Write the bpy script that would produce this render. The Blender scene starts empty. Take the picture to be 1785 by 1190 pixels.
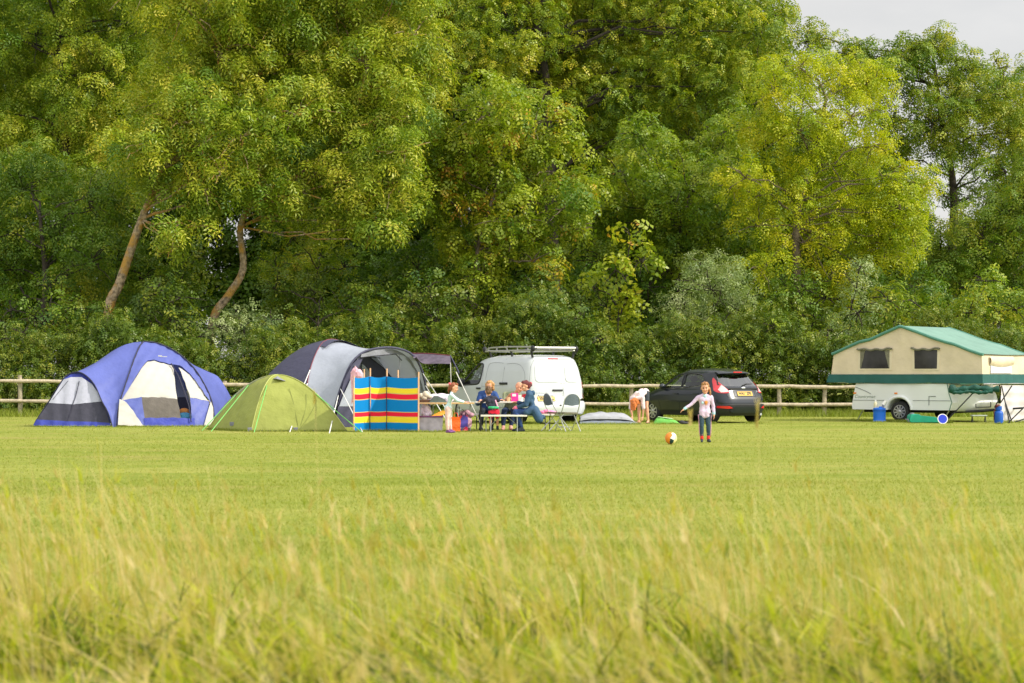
import bpy, bmesh, math, random
import numpy as np
from mathutils import Vector, Matrix
from mathutils.geometry import delaunay_2d_cdt

# ------------------------------------------------------------------ camera, sky, sun, exposure
scene = bpy.context.scene
COL = scene.collection
F, HEYE, HZ, CX = 3471.0, 1.24, 658.0, 892.5      # focal length in photo pixels, eye height, horizon row, centre column

cam = bpy.data.cameras.new("camera")
cam_ob = bpy.data.objects.new("camera", cam)
COL.objects.link(cam_ob)
cam.sensor_width = 36.0
cam.lens = 36.0 * F / 1785.0
cam.shift_y = (HZ - 595.0) / 1785.0
cam.clip_start, cam.clip_end = 0.1, 2000.0
cam_ob.location = (0, 0, HEYE)
cam_ob.rotation_euler = (math.radians(90), 0, 0)
cam.dof.use_dof = True
cam.dof.focus_distance = 52.0
cam.dof.aperture_fstop = 3.5
scene.camera = cam_ob

SUN_EL, SUN_AZ = math.radians(40), math.radians(108)   # azimuth measured clockwise from +Y (camera looks along +Y)
world = bpy.data.worlds.new("World")
scene.world = world
world.use_nodes = True
wn, wl = world.node_tree.nodes, world.node_tree.links
wn.clear()
w_out = wn.new("ShaderNodeOutputWorld")
w_bg = wn.new("ShaderNodeBackground")
w_sky = wn.new("ShaderNodeTexSky")
w_sky.sky_type = 'NISHITA'
w_sky.sun_disc = False
w_sky.sun_elevation = SUN_EL
w_sky.sun_rotation = SUN_AZ
w_co = wn.new("ShaderNodeTexCoord")
w_map = wn.new("ShaderNodeMapping")
w_map.inputs['Scale'].default_value = (1.0, 1.0, 2.6)
w_noise = wn.new("ShaderNodeTexNoise")
w_noise.inputs['Scale'].default_value = 3.2
w_noise.inputs['Detail'].default_value = 7.0
w_noise.inputs['Roughness'].default_value = 0.55
w_ramp = wn.new("ShaderNodeValToRGB")
w_ramp.color_ramp.elements[0].position = 0.30
w_ramp.color_ramp.elements[0].color = (6.6, 6.6, 6.6, 1)
w_ramp.color_ramp.elements[1].position = 0.68
w_ramp.color_ramp.elements[1].color = (9.3, 9.0, 8.6, 1)
w_mix = wn.new("ShaderNodeMixRGB")
w_mix.inputs['Fac'].default_value = 0.86
wl.new(w_co.outputs['Generated'], w_map.inputs['Vector'])
wl.new(w_map.outputs[0], w_noise.inputs['Vector'])
wl.new(w_noise.outputs[0], w_ramp.inputs[0])
wl.new(w_sky.outputs[0], w_mix.inputs[1])
wl.new(w_ramp.outputs[0], w_mix.inputs[2])
# thin cloud: brighter towards the sun's side and behind the camera
w_dot = wn.new("ShaderNodeVectorMath"); w_dot.operation = 'DOT_PRODUCT'
w_dot.inputs[1].default_value = (math.sin(math.radians(140)) * math.cos(SUN_EL), math.cos(math.radians(140)) * math.cos(SUN_EL), math.sin(SUN_EL))
w_half = wn.new("ShaderNodeMath"); w_half.operation = 'MULTIPLY_ADD'; w_half.inputs[1].default_value = 0.5; w_half.inputs[2].default_value = 0.5
w_pow = wn.new("ShaderNodeMath"); w_pow.operation = 'POWER'; w_pow.inputs[1].default_value = 1.3
w_gain = wn.new("ShaderNodeMath"); w_gain.operation = 'MULTIPLY_ADD'; w_gain.inputs[1].default_value = 1.25; w_gain.inputs[2].default_value = 0.43
w_scale = wn.new("ShaderNodeVectorMath"); w_scale.operation = 'SCALE'
wl.new(w_co.outputs['Generated'], w_dot.inputs[0]); wl.new(w_dot.outputs['Value'], w_half.inputs[0])
wl.new(w_half.outputs[0], w_pow.inputs[0]); wl.new(w_pow.outputs[0], w_gain.inputs[0])
wl.new(w_mix.outputs[0], w_scale.inputs[0]); wl.new(w_gain.outputs[0], w_scale.inputs['Scale'])
wl.new(w_scale.outputs[0], w_bg.inputs[0])
w_bg.inputs[1].default_value = 0.138
wl.new(w_bg.outputs[0], w_out.inputs[0])

sun = bpy.data.lights.new("sun", 'SUN')
sun.energy = 3.7
sun.angle = math.radians(1.6)
sun.color = (1.0, 0.93, 0.80)
sun_ob = bpy.data.objects.new("sun", sun)
COL.objects.link(sun_ob)
_sd = Vector((math.sin(SUN_AZ) * math.cos(SUN_EL), math.cos(SUN_AZ) * math.cos(SUN_EL), math.sin(SUN_EL)))
sun_ob.rotation_euler = (-_sd).to_track_quat('-Z', 'Y').to_euler()
sun_ob.location = (30, -20, 40)

scene.view_settings.view_transform = 'Standard'
scene.view_settings.look = 'None'
scene.view_settings.exposure = 0.15
scene.view_settings.gamma = 1.0
try:
    scene.cycles.use_denoising = True
    scene.cycles.max_bounces = 8
    scene.cycles.transparent_max_bounces = 12
    scene.cycles.sample_clamp_indirect = 6.0
except Exception:
    pass

rng = np.random.default_rng(7)
random.seed(7)

# ------------------------------------------------------------------ helpers
def at(px, py, Y):
    """world point that stands at photo pixel (px, py) at distance Y"""
    return Vector(((px - CX) * Y / F, Y, HEYE - (py - HZ) * Y / F))

def gY(py):
    return F * HEYE / (py - HZ)

def ground(px, py):
    Y = gY(py)
    return Vector(((px - CX) * Y / F, Y, 0.0))

def on_plane(px, py, p0, n):
    d = Vector(((px - CX) / F, 1.0, -(py - HZ) / F))
    o = Vector((0, 0, HEYE))
    t = (p0 - o).dot(n) / d.dot(n)
    return o + d * t

def srgb(r, g, b):
    f = lambda c: ((c / 255.0 + 0.055) / 1.055) ** 2.4 if c > 10 else c / 255.0 / 12.92
    return (f(r), f(g), f(b))

def mk(name, rgb, rough=0.6, var=0.12, scale=6.0, metal=0.0, bump=0.0, bscale=None, trans=0.0, coat=0.0, spec=0.4):
    """procedural material: base colour broken up by noise, optional bump, optional translucency"""
    m = bpy.data.materials.new(name)
    m.use_nodes = True
    n, l = m.node_tree.nodes, m.node_tree.links
    b = n['Principled BSDF']
    b.inputs['Roughness'].default_value = rough
    b.inputs['Metallic'].default_value = metal
    b.inputs['Specular IOR Level'].default_value = spec
    if coat:
        b.inputs['Coat Weight'].default_value = coat
        b.inputs['Coat Roughness'].default_value = 0.06
    co = n.new('ShaderNodeTexCoord')
    tx = n.new('ShaderNodeTexNoise')
    tx.inputs['Scale'].default_value = scale
    tx.inputs['Detail'].default_value = 5
    l.new(co.outputs['Object'], tx.inputs['Vector'])
    rp = n.new('ShaderNodeValToRGB')
    lo = [max(0, c * (1 - var)) for c in rgb]
    hi = [min(1, c * (1 + var)) for c in rgb]
    rp.color_ramp.elements[0].position = 0.3
    rp.color_ramp.elements[1].position = 0.7
    rp.color_ramp.elements[0].color = (*lo, 1)
    rp.color_ramp.elements[1].color = (*hi, 1)
    l.new(tx.outputs[0], rp.inputs[0])
    l.new(rp.outputs[0], b.inputs['Base Color'])
    if bump:
        t2 = n.new('ShaderNodeTexNoise')
        t2.inputs['Scale'].default_value = bscale or scale * 3
        t2.inputs['Detail'].default_value = 4
        l.new(co.outputs['Object'], t2.inputs['Vector'])
        bp = n.new('ShaderNodeBump')
        bp.inputs['Strength'].default_value = bump
        bp.inputs['Distance'].default_value = 0.05
        l.new(t2.outputs[0], bp.inputs['Height'])
        l.new(bp.outputs[0], b.inputs['Normal'])
    if trans:
        tr = n.new('ShaderNodeBsdfTranslucent')
        l.new(rp.outputs[0], tr.inputs[0])
        mx = n.new('ShaderNodeMixShader')
        mx.inputs[0].default_value = trans
        l.new(b.outputs[0], mx.inputs[1])
        l.new(tr.outputs[0], mx.inputs[2])
        l.new(mx.outputs[0], n['Material Output'].inputs[0])
    return m

def mk_glass(name, tint, refl=0.10):
    m = bpy.data.materials.new(name)
    m.use_nodes = True
    n, l = m.node_tree.nodes, m.node_tree.links
    n.remove(n['Principled BSDF'])
    tr = n.new('ShaderNodeBsdfTransparent'); tr.inputs[0].default_value = (*tint, 1)
    gl = n.new('ShaderNodeBsdfGlossy'); gl.inputs['Roughness'].default_value = 0.03
    lw = n.new('ShaderNodeLayerWeight'); lw.inputs[0].default_value = 0.5
    pw = n.new('ShaderNodeMath'); pw.operation = 'POWER'; pw.inputs[1].default_value = 3.0
    l.new(lw.outputs['Facing'], pw.inputs[0])
    ad = n.new('ShaderNodeMath'); ad.operation = 'MULTIPLY_ADD'
    ad.inputs[1].default_value = 0.8; ad.inputs[2].default_value = refl
    ad.use_clamp = True
    l.new(pw.outputs[0], ad.inputs[0])
    mx = n.new('ShaderNodeMixShader')
    l.new(ad.outputs[0], mx.inputs[0]); l.new(tr.outputs[0], mx.inputs[1]); l.new(gl.outputs[0], mx.inputs[2])
    l.new(mx.outputs[0], n['Material Output'].inputs[0])
    return m

def mk_leaf(name, stops, trans=0.35, rough=0.5, patch_scale=0.35, patch_amt=0.35, gain=1.0):
    """leaf material: colour from the leaf's own tint value plus large soft patches of the species' second tone"""
    m = bpy.data.materials.new(name)
    m.use_nodes = True
    n, l = m.node_tree.nodes, m.node_tree.links
    b = n['Principled BSDF']
    b.inputs['Roughness'].default_value = rough
    b.inputs['Specular IOR Level'].default_value = 0.35
    a = n.new('ShaderNodeAttribute'); a.attribute_name = 'tint'
    co = n.new('ShaderNodeTexCoord')
    tx = n.new('ShaderNodeTexNoise'); tx.inputs['Scale'].default_value = patch_scale; tx.inputs['Detail'].default_value = 3
    l.new(co.outputs['Object'], tx.inputs['Vector'])
    ma = n.new('ShaderNodeMath'); ma.operation = 'MULTIPLY_ADD'
    ma.inputs[1].default_value = patch_amt * 2; ma.inputs[2].default_value = -patch_amt
    l.new(tx.outputs[0], ma.inputs[0])
    ad = n.new('ShaderNodeMath'); ad.operation = 'ADD'; ad.use_clamp = True
    l.new(a.outputs['Fac'], ad.inputs[0]); l.new(ma.outputs[0], ad.inputs[1])
    rp = n.new('ShaderNodeValToRGB')
    el = rp.color_ramp.elements
    while len(el) < len(stops):
        el.new(0.5)
    for e, (p, c) in zip(el, stops):
        e.position = p; e.color = (*[min(.9, q * gq) for q, gq in zip(c, gain if hasattr(gain, '__len__') else (gain,) * 3)], 1)
    l.new(ad.outputs[0], rp.inputs[0])
    l.new(rp.outputs[0], b.inputs['Base Color'])
    tr = n.new('ShaderNodeBsdfTranslucent')
    hs = n.new('ShaderNodeMixRGB'); hs.blend_type = 'MULTIPLY'; hs.inputs[0].default_value = 1
    hs.inputs[2].default_value = (1.15, 1.25, 0.45, 1)
    l.new(rp.outputs[0], hs.inputs[1]); l.new(hs.outputs[0], tr.inputs[0])
    mx = n.new('ShaderNodeMixShader'); mx.inputs[0].default_value = trans
    l.new(b.outputs[0], mx.inputs[1]); l.new(tr.outputs[0], mx.inputs[2])
    l.new(mx.outputs[0], n['Material Output'].inputs[0])
    return m

class MB:
    """collects geometry; build() links it as ONE mesh object"""
    def __init__(self):
        self.v = []; self.f = []; self.mi = []; self.cur = 0
    def add(self, vs, fs):
        o = len(self.v)
        self.v.extend([tuple(p) for p in vs])
        self.f.extend([tuple(i + o for i in f) for f in fs])
        self.mi.extend([self.cur] * len(fs))
        return self
    def box(self, c, s, rot=None, bev=0.0):
        bm = bmesh.new()
        bmesh.ops.create_cube(bm, size=1.0)
        bmesh.ops.scale(bm, vec=Vector(s), verts=bm.verts)
        if bev:
            bmesh.ops.bevel(bm, geom=list(bm.edges), offset=bev, segments=2, affect='EDGES', profile=0.7)
        M = Matrix.Translation(Vector(c)) @ (rot.to_4x4() if rot else Matrix.Identity(4))
        bm.transform(M)
        bm.verts.index_update()
        self.add([v.co.copy() for v in bm.verts], [[v.index for v in f.verts] for f in bm.faces])
        bm.free(); return self
    def tube(self, pts, rad, n=8, cap=True):
        pts = [Vector(p) for p in pts]
        if not hasattr(rad, '__len__'): rad = [rad] * len(pts)
        vs, fs = [], []
        prev = None
        for i, p in enumerate(pts):
            if i == 0: t = pts[1] - pts[0]
            elif i == len(pts) - 1: t = pts[-1] - pts[-2]
            else: t = pts[i + 1] - pts[i - 1]
            t = t.normalized() if t.length > 1e-9 else Vector((0, 0, 1))
            if prev is None:
                a = Vector((0, 0, 1)) if abs(t.z) < 0.9 else Vector((1, 0, 0))
                u = t.cross(a).normalized()
            else:
                u = (prev - t * prev.dot(t))
                u = u.normalized() if u.length > 1e-6 else t.orthogonal().normalized()
            prev = u
            w = t.cross(u)
            for k in range(n):
                an = 2 * math.pi * k / n
                vs.append(p + (u * math.cos(an) + w * math.sin(an)) * rad[i])
        for i in range(len(pts) - 1):
            for k in range(n):
                k2 = (k + 1) % n
                fs.append((i * n + k, i * n + k2, (i + 1) * n + k2, (i + 1) * n + k))
        if cap:
            fs.append(tuple(range(n - 1, -1, -1)))
            fs.append(tuple(range((len(pts) - 1) * n, len(pts) * n)))
        return self.add(vs, fs)
    def ell(self, c, r, n=14, m=9, rot=None):
        c = Vector(c); vs, fs = [], []
        if not hasattr(r, '__len__'): r = (r, r, r)
        R = rot if rot else Matrix.Identity(3)
        vs.append(c + R @ Vector((0, 0, r[2])))
        for i in range(1, m):
            th = math.pi * i / m
            for k in range(n):
                ph = 2 * math.pi * k / n
                vs.append(c + R @ Vector((r[0] * math.sin(th) * math.cos(ph), r[1] * math.sin(th) * math.sin(ph), r[2] * math.cos(th))))
        vs.append(c + R @ Vector((0, 0, -r[2])))
        for k in range(n): fs.append((0, 1 + k, 1 + (k + 1) % n))
        for i in range(m - 2):
            for k in range(n):
                a = 1 + i * n + k; b = 1 + i * n + (k + 1) % n
                fs.append((a, a + n, b + n, b))
        e = len(vs) - 1; s = 1 + (m - 2) * n
        for k in range(n): fs.append((e, s + (k + 1) % n, s + k))
        return self.add(vs, fs)
    def lathe(self, c, prof, n=24, axis='z'):
        """prof: (radius, height) pairs"""
        c = Vector(c); vs, fs = [], []
        for r, h in prof:
            for k in range(n):
                a = 2 * math.pi * k / n
                p = Vector((r * math.cos(a), r * math.sin(a), h))
                if axis == 'y': p = Vector((p.x, p.z, p.y))
                if axis == 'x': p = Vector((p.z, p.x, p.y))
                vs.append(c + p)
        for i in range(len(prof) - 1):
            for k in range(n):
                k2 = (k + 1) % n
                fs.append((i * n + k, i * n + k2, (i + 1) * n + k2, (i + 1) * n + k))
        fs.append(tuple(range(n - 1, -1, -1))); fs.append(tuple(range((len(prof) - 1) * n, len(prof) * n)))
        return self.add(vs, fs)
    def grid(self, rows):
        """rows: list of equally long lists of points"""
        n = len(rows[0]); vs = [p for r in rows for p in r]; fs = []
        for i in range(len(rows) - 1):
            for j in range(n - 1):
                fs.append((i * n + j, i * n + j + 1, (i + 1) * n + j + 1, (i + 1) * n + j))
        return self.add(vs, fs)
    def patch(self, poly, fmap, step=0.1):
        v, f = cdt(poly, step)
        return self.add([fmap(p[0], p[1]) for p in v], f)
    def prism(self, poly, fa, fb, step=None):
        """solid between two mappings of one 2-D polygon"""
        v, f = cdt(poly, step or 1e9)
        nb = len(v)
        vs = [fa(p[0], p[1]) for p in v] + [fb(p[0], p[1]) for p in v]
        fs = [tuple(x) for x in f] + [tuple(i + nb for i in reversed(x)) for x in f]
        cnt = {}
        for x in f:
            for a, b in zip(x, list(x[1:]) + [x[0]]): cnt[(a, b)] = 1
        for (a, b) in cnt:
            if (b, a) not in cnt: fs.append((b, a, a + nb, b + nb))
        return self.add(vs, fs)
    def build(self, name, mat, parent=None, world=True, smooth=True, origin=None, angle=40):
        me = bpy.data.meshes.new(name)
        off = Vector((0, 0, 0))
        if parent is not None and world: off = abs_loc(parent)
        if origin is not None: off = Vector(origin)
        me.from_pydata([(p[0] - off.x, p[1] - off.y, p[2] - off.z) for p in self.v], [], self.f)
        mats = mat if isinstance(mat, (list, tuple)) else [mat]
        for m in mats: me.materials.append(m)
        if len(mats) > 1: me.polygons.foreach_set('material_index', self.mi)
        if smooth:
            me.polygons.foreach_set('use_smooth', [True] * len(me.polygons))
            if angle: me.set_sharp_from_angle(angle=math.radians(angle))
        me.update()
        ob = bpy.data.objects.new(name, me)
        COL.objects.link(ob)
        if parent is not None: ob.parent = parent
        if origin is not None: ob.location = origin
        return ob

def abs_loc(o):
    v = Vector((0, 0, 0))
    while o is not None:
        v += o.location; o = o.parent
    return v

def cdt(poly, step):
    pts = []
    n = len(poly)
    for i in range(n):
        a = Vector(poly[i][:2]); b = Vector(poly[(i + 1) % n][:2])
        k = max(1, int(math.ceil((b - a).length / step)))
        for j in range(k): pts.append(a.lerp(b, j / k))
    nb = len(pts)
    edges = [(i, (i + 1) % nb) for i in range(nb)]
    if step < 1e8:
        P = np.array([(p.x, p.y) for p in pts])
        mn, mx = P.min(0), P.max(0)
        xs = np.arange(mn[0] + step * .5, mx[0], step); ys = np.arange(mn[1] + step * .5, mx[1], step)
        if len(xs) and len(ys):
            gx, gy = np.meshgrid(xs, ys); gx = gx.ravel(); gy = gy.ravel()
            ins = np.zeros(len(gx), bool)
            Q = np.roll(P, -1, 0)
            for (x1, y1), (x2, y2) in zip(P, Q):
                c = ((y1 > gy) != (y2 > gy))
                with np.errstate(divide='ignore', invalid='ignore'):
                    ins ^= c & (gx < (x2 - x1) * (gy - y1) / (y2 - y1 + 1e-30) + x1)
            dmin = np.full(len(gx), 1e9)
            for (x1, y1) in P: dmin = np.minimum(dmin, (gx - x1) ** 2 + (gy - y1) ** 2)
            ok = ins & (dmin > (step * .45) ** 2)
            pts += [Vector((x, y)) for x, y in zip(gx[ok], gy[ok])]
    v, e, f, *_ = delaunay_2d_cdt(pts, edges, [], 1, 1e-6)
    return v, f

def rrect(x0, z0, x1, z1, r, k=5):
    out = []
    for cx, cz, a0 in ((x1 - r, z1 - r, 0), (x0 + r, z1 - r, 90), (x0 + r, z0 + r, 180), (x1 - r, z0 + r, 270)):
        for i in range(k + 1):
            a = math.radians(a0 + 90 * i / k)
            out.append((cx + r * math.cos(a), cz + r * math.sin(a)))
    return out

def smooth_poly(ctrl, k=6, closed=True):
    """Catmull-Rom through the control points"""
    n = len(ctrl); out = []
    rngk = range(n) if closed else range(n - 1)
    for i in rngk:
        if closed: p = [Vector(ctrl[(i + j) % n]) for j in (-1, 0, 1, 2)]
        else: p = [Vector(ctrl[min(max(i + j, 0), n - 1)]) for j in (-1, 0, 1, 2)]
        for t in range(k):
            t /= k
            out.append(0.5 * ((2 * p[1]) + (p[2] - p[0]) * t + (2 * p[0] - 5 * p[1] + 4 * p[2] - p[3]) * t * t + (3 * p[1] - p[0] - 3 * p[2] + p[3]) * t ** 3))
    if not closed: out.append(Vector(ctrl[-1]))
    return out

def thing(name, label, cat, loc=(0, 0, 0), rotz=0.0, group=None):
    o = bpy.data.objects.new(name, None)
    o.empty_display_size = 0.2
    COL.objects.link(o)
    o.location = loc; o.rotation_euler = (0, 0, rotz)
    o['label'] = label; o['category'] = cat
    if group: o['group'] = group
    return o

def tag(o, label, cat, group=None, kind=None):
    if label: o['label'] = label
    if cat: o['category'] = cat
    if group: o['group'] = group
    if kind: o['kind'] = kind
    return o

def text_geo(s, size=1.0, shear=0.0, bold=0.0):
    """outline of lettering as flat 2-D geometry centred on 0"""
    cu = bpy.data.curves.new('t', 'FONT'); cu.body = s; cu.size = size; cu.align_x = 'CENTER'; cu.align_y = 'CENTER'; cu.shear = shear; cu.offset = bold
    ob = bpy.data.objects.new('t', cu); COL.objects.link(ob)
    dg = bpy.context.evaluated_depsgraph_get()
    me = bpy.data.meshes.new_from_object(ob.evaluated_get(dg))
    v = [(p.co.x, p.co.y) for p in me.vertices]; f = [tuple(p.vertices) for p in me.polygons]
    bpy.data.objects.remove(ob); bpy.data.curves.remove(cu); bpy.data.meshes.remove(me)
    return v, f

def evaluated(ob):
    dg = bpy.context.evaluated_depsgraph_get()
    dg.update()
    return bpy.data.meshes.new_from_object(ob.evaluated_get(dg))
# ------------------------------------------------------------------ ground
def ground_material():
    m = bpy.data.materials.new("mown_grass_turf")
    m.use_nodes = True
    n, l = m.node_tree.nodes, m.node_tree.links
    b = n['Principled BSDF']; b.inputs['Roughness'].default_value = 0.9; b.inputs['Specular IOR Level'].default_value = 0.1
    co = n.new('ShaderNodeTexCoord')
    def noise(sx, sy, det=5, rough=.6):
        mp = n.new('ShaderNodeMapping'); mp.inputs['Scale'].default_value = (sx, sy, 1)
        t = n.new('ShaderNodeTexNoise'); t.inputs['Scale'].default_value = 1; t.inputs['Detail'].default_value = det
        t.inputs['Roughness'].default_value = rough
        l.new(co.outputs['Object'], mp.inputs[0]); l.new(mp.outputs[0], t.inputs['Vector'])
        return t.outputs[0]
    big = noise(.10, .35); mid = noise(.55, 1.1); fine = noise(9, 4.5); vf = noise(45, 22, 3, .7)
    def ramp(src, a, ca, bb, cb):
        r = n.new('ShaderNodeValToRGB'); r.color_ramp.elements[0].position = a; r.color_ramp.elements[1].position = bb
        r.color_ramp.elements[0].color = (*ca, 1); r.color_ramp.elements[1].color = (*cb, 1); l.new(src, r.inputs[0]); return r.outputs[0]
    def mix(a, c, fac, bt='MIX'):
        x = n.new('ShaderNodeMixRGB'); x.blend_type = bt
        if isinstance(fac, float): x.inputs[0].default_value = fac
        else: l.new(fac, x.inputs[0])
        l.new(a, x.inputs[1]); l.new(c, x.inputs[2]); return x.outputs[0]
    c1 = ramp(big, .38, (.200, .255, .030), .62, (.345, .352, .078))
    c2 = ramp(mid, .36, (.195, .258, .028), .66, (.370, .366, .095))
    c3 = ramp(fine, .34, (.80, .84, .76), .66, (1.16, 1.13, 1.2))
    c4 = ramp(vf, .32, (.78, .83, .74), .68, (1.18, 1.15, 1.25))
    c = mix(c1, c2, .45); c = mix(c, c3, .75, 'MULTIPLY'); c = mix(c, c4, .8, 'MULTIPLY')
    dry = noise(.22, .6, 6, .65); dm = n.new('ShaderNodeValToRGB'); dm.color_ramp.elements[0].position = .54; dm.color_ramp.elements[1].position = .72
    dm.color_ramp.elements[1].color = (.75, .75, .75, 1); l.new(dry, dm.inputs[0])
    dc = n.new('ShaderNodeRGB'); dc.outputs[0].default_value = (.36, .30, .10, 1)
    c = mix(c, dc.outputs[0], dm.outputs[0])
    l.new(c, b.inputs['Base Color'])
    bp = n.new('ShaderNodeBump'); bp.inputs['Strength'].default_value = .9; bp.inputs['Distance'].default_value = .035
    l.new(vf, bp.inputs['Height'])
    l.new(bp.outputs[0], b.inputs['Normal'])
    return m

M_turf = ground_material()
g = MB()
xs = [-900, -200, -60, -30, -15, -8, -4, 0, 4, 8, 15, 30, 60, 200, 900]
ys = [-60, -10, 0, 4, 8, 12, 20, 30, 40, 50, 60, 80, 120, 300, 1200]
g.grid([[Vector((x, y, 0)) for x in xs] for y in ys])
field = g.build("field", M_turf)
field['kind'] = 'structure'

def blades(name, x, y, h, w, bend_dir, bend, tint, mat, seg=3, z0=None, tipw=0.15):
    """one mesh of many curved tapering grass blades (numpy)"""
    N = len(x)
    if z0 is None: z0 = np.zeros(N)
    ang = rng.uniform(0, 2 * np.pi, N)
    sx, sy = np.cos(ang), np.sin(ang)
    V = np.zeros((N, (seg + 1) * 2, 3), np.float32)
    for i in range(seg + 1):
        t = i / seg
        d = bend * h * t ** 2
        cx = x + np.cos(bend_dir) * d; cy = y + np.sin(bend_dir) * d
        cz = z0 + h * (t - 0.30 * np.minimum(bend, 2.2) * t ** 2)
        ww = w * ((1 - t) * (1 - tipw) + tipw) * 0.5
        V[:, 2 * i, 0] = cx - sx * ww; V[:, 2 * i, 1] = cy - sy * ww; V[:, 2 * i, 2] = cz
        V[:, 2 * i + 1, 0] = cx + sx * ww; V[:, 2 * i + 1, 1] = cy + sy * ww; V[:, 2 * i + 1, 2] = cz
    base = (np.arange(N) * (seg + 1) * 2)[:, None]
    quads = []
    for i in range(seg):
        quads.append(np.concatenate([base + 2 * i, base + 2 * i + 1, base + 2 * i + 3, base + 2 * i + 2], 1))
    Q = np.stack(quads, 1).reshape(-1, 4)
    return V.reshape(-1, 3), Q, np.repeat(tint, (seg + 1) * 2)

def np_mesh(name, V, Q, tint, mat):
    me = bpy.data.meshes.new(name)
    k = Q.shape[1]
    me.vertices.add(len(V)); me.vertices.foreach_set('co', np.ascontiguousarray(V, np.float32).ravel())
    me.loops.add(Q.size); me.loops.foreach_set('vertex_index', np.ascontiguousarray(Q, np.int32).ravel())
    me.polygons.add(len(Q)); me.polygons.foreach_set('loop_start', np.arange(0, Q.size, k, dtype=np.int32))
    me.update(calc_edges=True)
    at_ = me.attributes.new('tint', 'FLOAT', 'POINT'); at_.data.foreach_set('value', np.ascontiguousarray(tint, np.float32))
    me.materials.append(mat)
    return me

M_lawn = mk_leaf("lawn_blades", [(0, (.22, .28, .028)), (.45, (.288, .322, .048)), (.8, (.41, .40, .105)), (1, (.58, .51, .22))], trans=.3, rough=.6, patch_scale=.75, patch_amt=.42)
M_tall = mk_leaf("tall_grass_blades", [(0, (.04, .07, .002)), (.16, (.21, .28, .004)), (.36, (.50, .52, .008)), (.50, (.40, .34, .03)), (.72, (.52, .41, .13)), (1, (.68, .56, .29))], trans=.4, rough=.6, patch_scale=2.2, patch_amt=.36)

# short mown lawn between the long grass and the camp
def scatter_lawn(N, y0, y1, hh, ww):
    # uniform per area within the camera's fan, a little wider
    yy = np.sqrt(rng.uniform(y0 ** 2, y1 ** 2, N))
    xx = rng.uniform(-1, 1, N) * (yy * 0.275 + 0.5)
    h = rng.uniform(.5, 1.2, N) * hh
    w = rng.uniform(.6, 1.2, N) * ww
    return xx, yy, h, w
parts = []
for N, y0, y1, hh, ww in ((90000, 7.5, 15, .045, .006), (70000, 14, 24, .035, .008), (50000, 23, 40, .03, .012), (30000, 38, 64, .035, .016)):
    x, y, h, w = scatter_lawn(N, y0, y1, hh, ww)
    parts.append(blades("l", x, y, h, w, rng.uniform(0, 6.28, N), rng.uniform(.3, 1.2, N), np.clip(rng.normal(.48, .11, N), 0, 1), None, seg=1))
# longer tufts along the fence line and round the far posts
N = 26000
x = rng.uniform(-19, 19, N); y = rng.normal(63.6, .55, N)
parts.append(blades("l", x, y, rng.uniform(.10, .34, N), np.full(N, .02), rng.uniform(0, 6.28, N), rng.uniform(.2, .8, N), np.clip(rng.normal(.22, .18, N), 0, 1), None, seg=1))
# darker grass added for contact shade round tents, wheels, tables and boxes
for (pa, Ya, pb, Yb, hh) in ((57, 50.1, 197, 49.85, .07), (203, 49.8, 372, 50.6, .07), (362, 47.5, 438, 45.7, .08), (438, 45.7, 605, 45.8, .08), (616, 45.3, 645, 45.95, .08), (645, 45.95, 674, 46.1, .08),
                             (674, 46.1, 730, 45.4, .08), (731, 45.5, 772, 45.5, .07), (788, 45.4, 815, 45.4, .06), (1010, 52.9, 1116, 52.9, .08), (1137, 53.1, 1182, 53.1, .07), (1120, 55.5, 1140, 55.3, .09),
                             (1205, 53.4, 1250, 53.2, .09), (1300, 53.6, 1330, 53.6, .09), (785, 54.5, 830, 54.4, .10), (900, 53.2, 940, 53.0, .10), (980, 53.4, 1015, 53.4, .10), (1484, 56.9, 1660, 54.3, .12),
                             (1520, 55.3, 1546, 55.3, .07), (1550, 55.4, 1585, 55.4, .08), (1580, 57.2, 1645, 57.2, .06), (1735, 53.1, 1750, 53.1, .08), (1745, 54.8, 1785, 55.2, .10)):
    Xa, Xb = (pa - CX) * Ya / F, (pb - CX) * Yb / F
    N = int(abs(Xb - Xa) * 420 + abs(Yb - Ya) * 120); u = rng.uniform(0, 1, N)
    parts.append(blades("l", Xa + (Xb - Xa) * u, Ya + (Yb - Ya) * u - np.abs(rng.normal(.03, .07, N)), rng.uniform(.35, 1.1, N) * hh, np.full(N, .012), rng.uniform(0, 6.28, N), rng.uniform(.2, .9, N), np.clip(rng.normal(.30, .16, N), 0, 1), None, seg=1))
off = 0; VV, QQ, TT = [], [], []
for V, Q, t in parts:
    VV.append(V); QQ.append(Q + off); TT.append(t); off += len(V)
lawn = bpy.data.objects.new("lawn_grass", np_mesh("lawn_grass", np.concatenate(VV), np.concatenate(QQ), np.concatenate(TT), M_lawn))
COL.objects.link(lawn)
tag(lawn, "short mown yellow-green grass of the camping field", "grass", kind='stuff')

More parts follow.
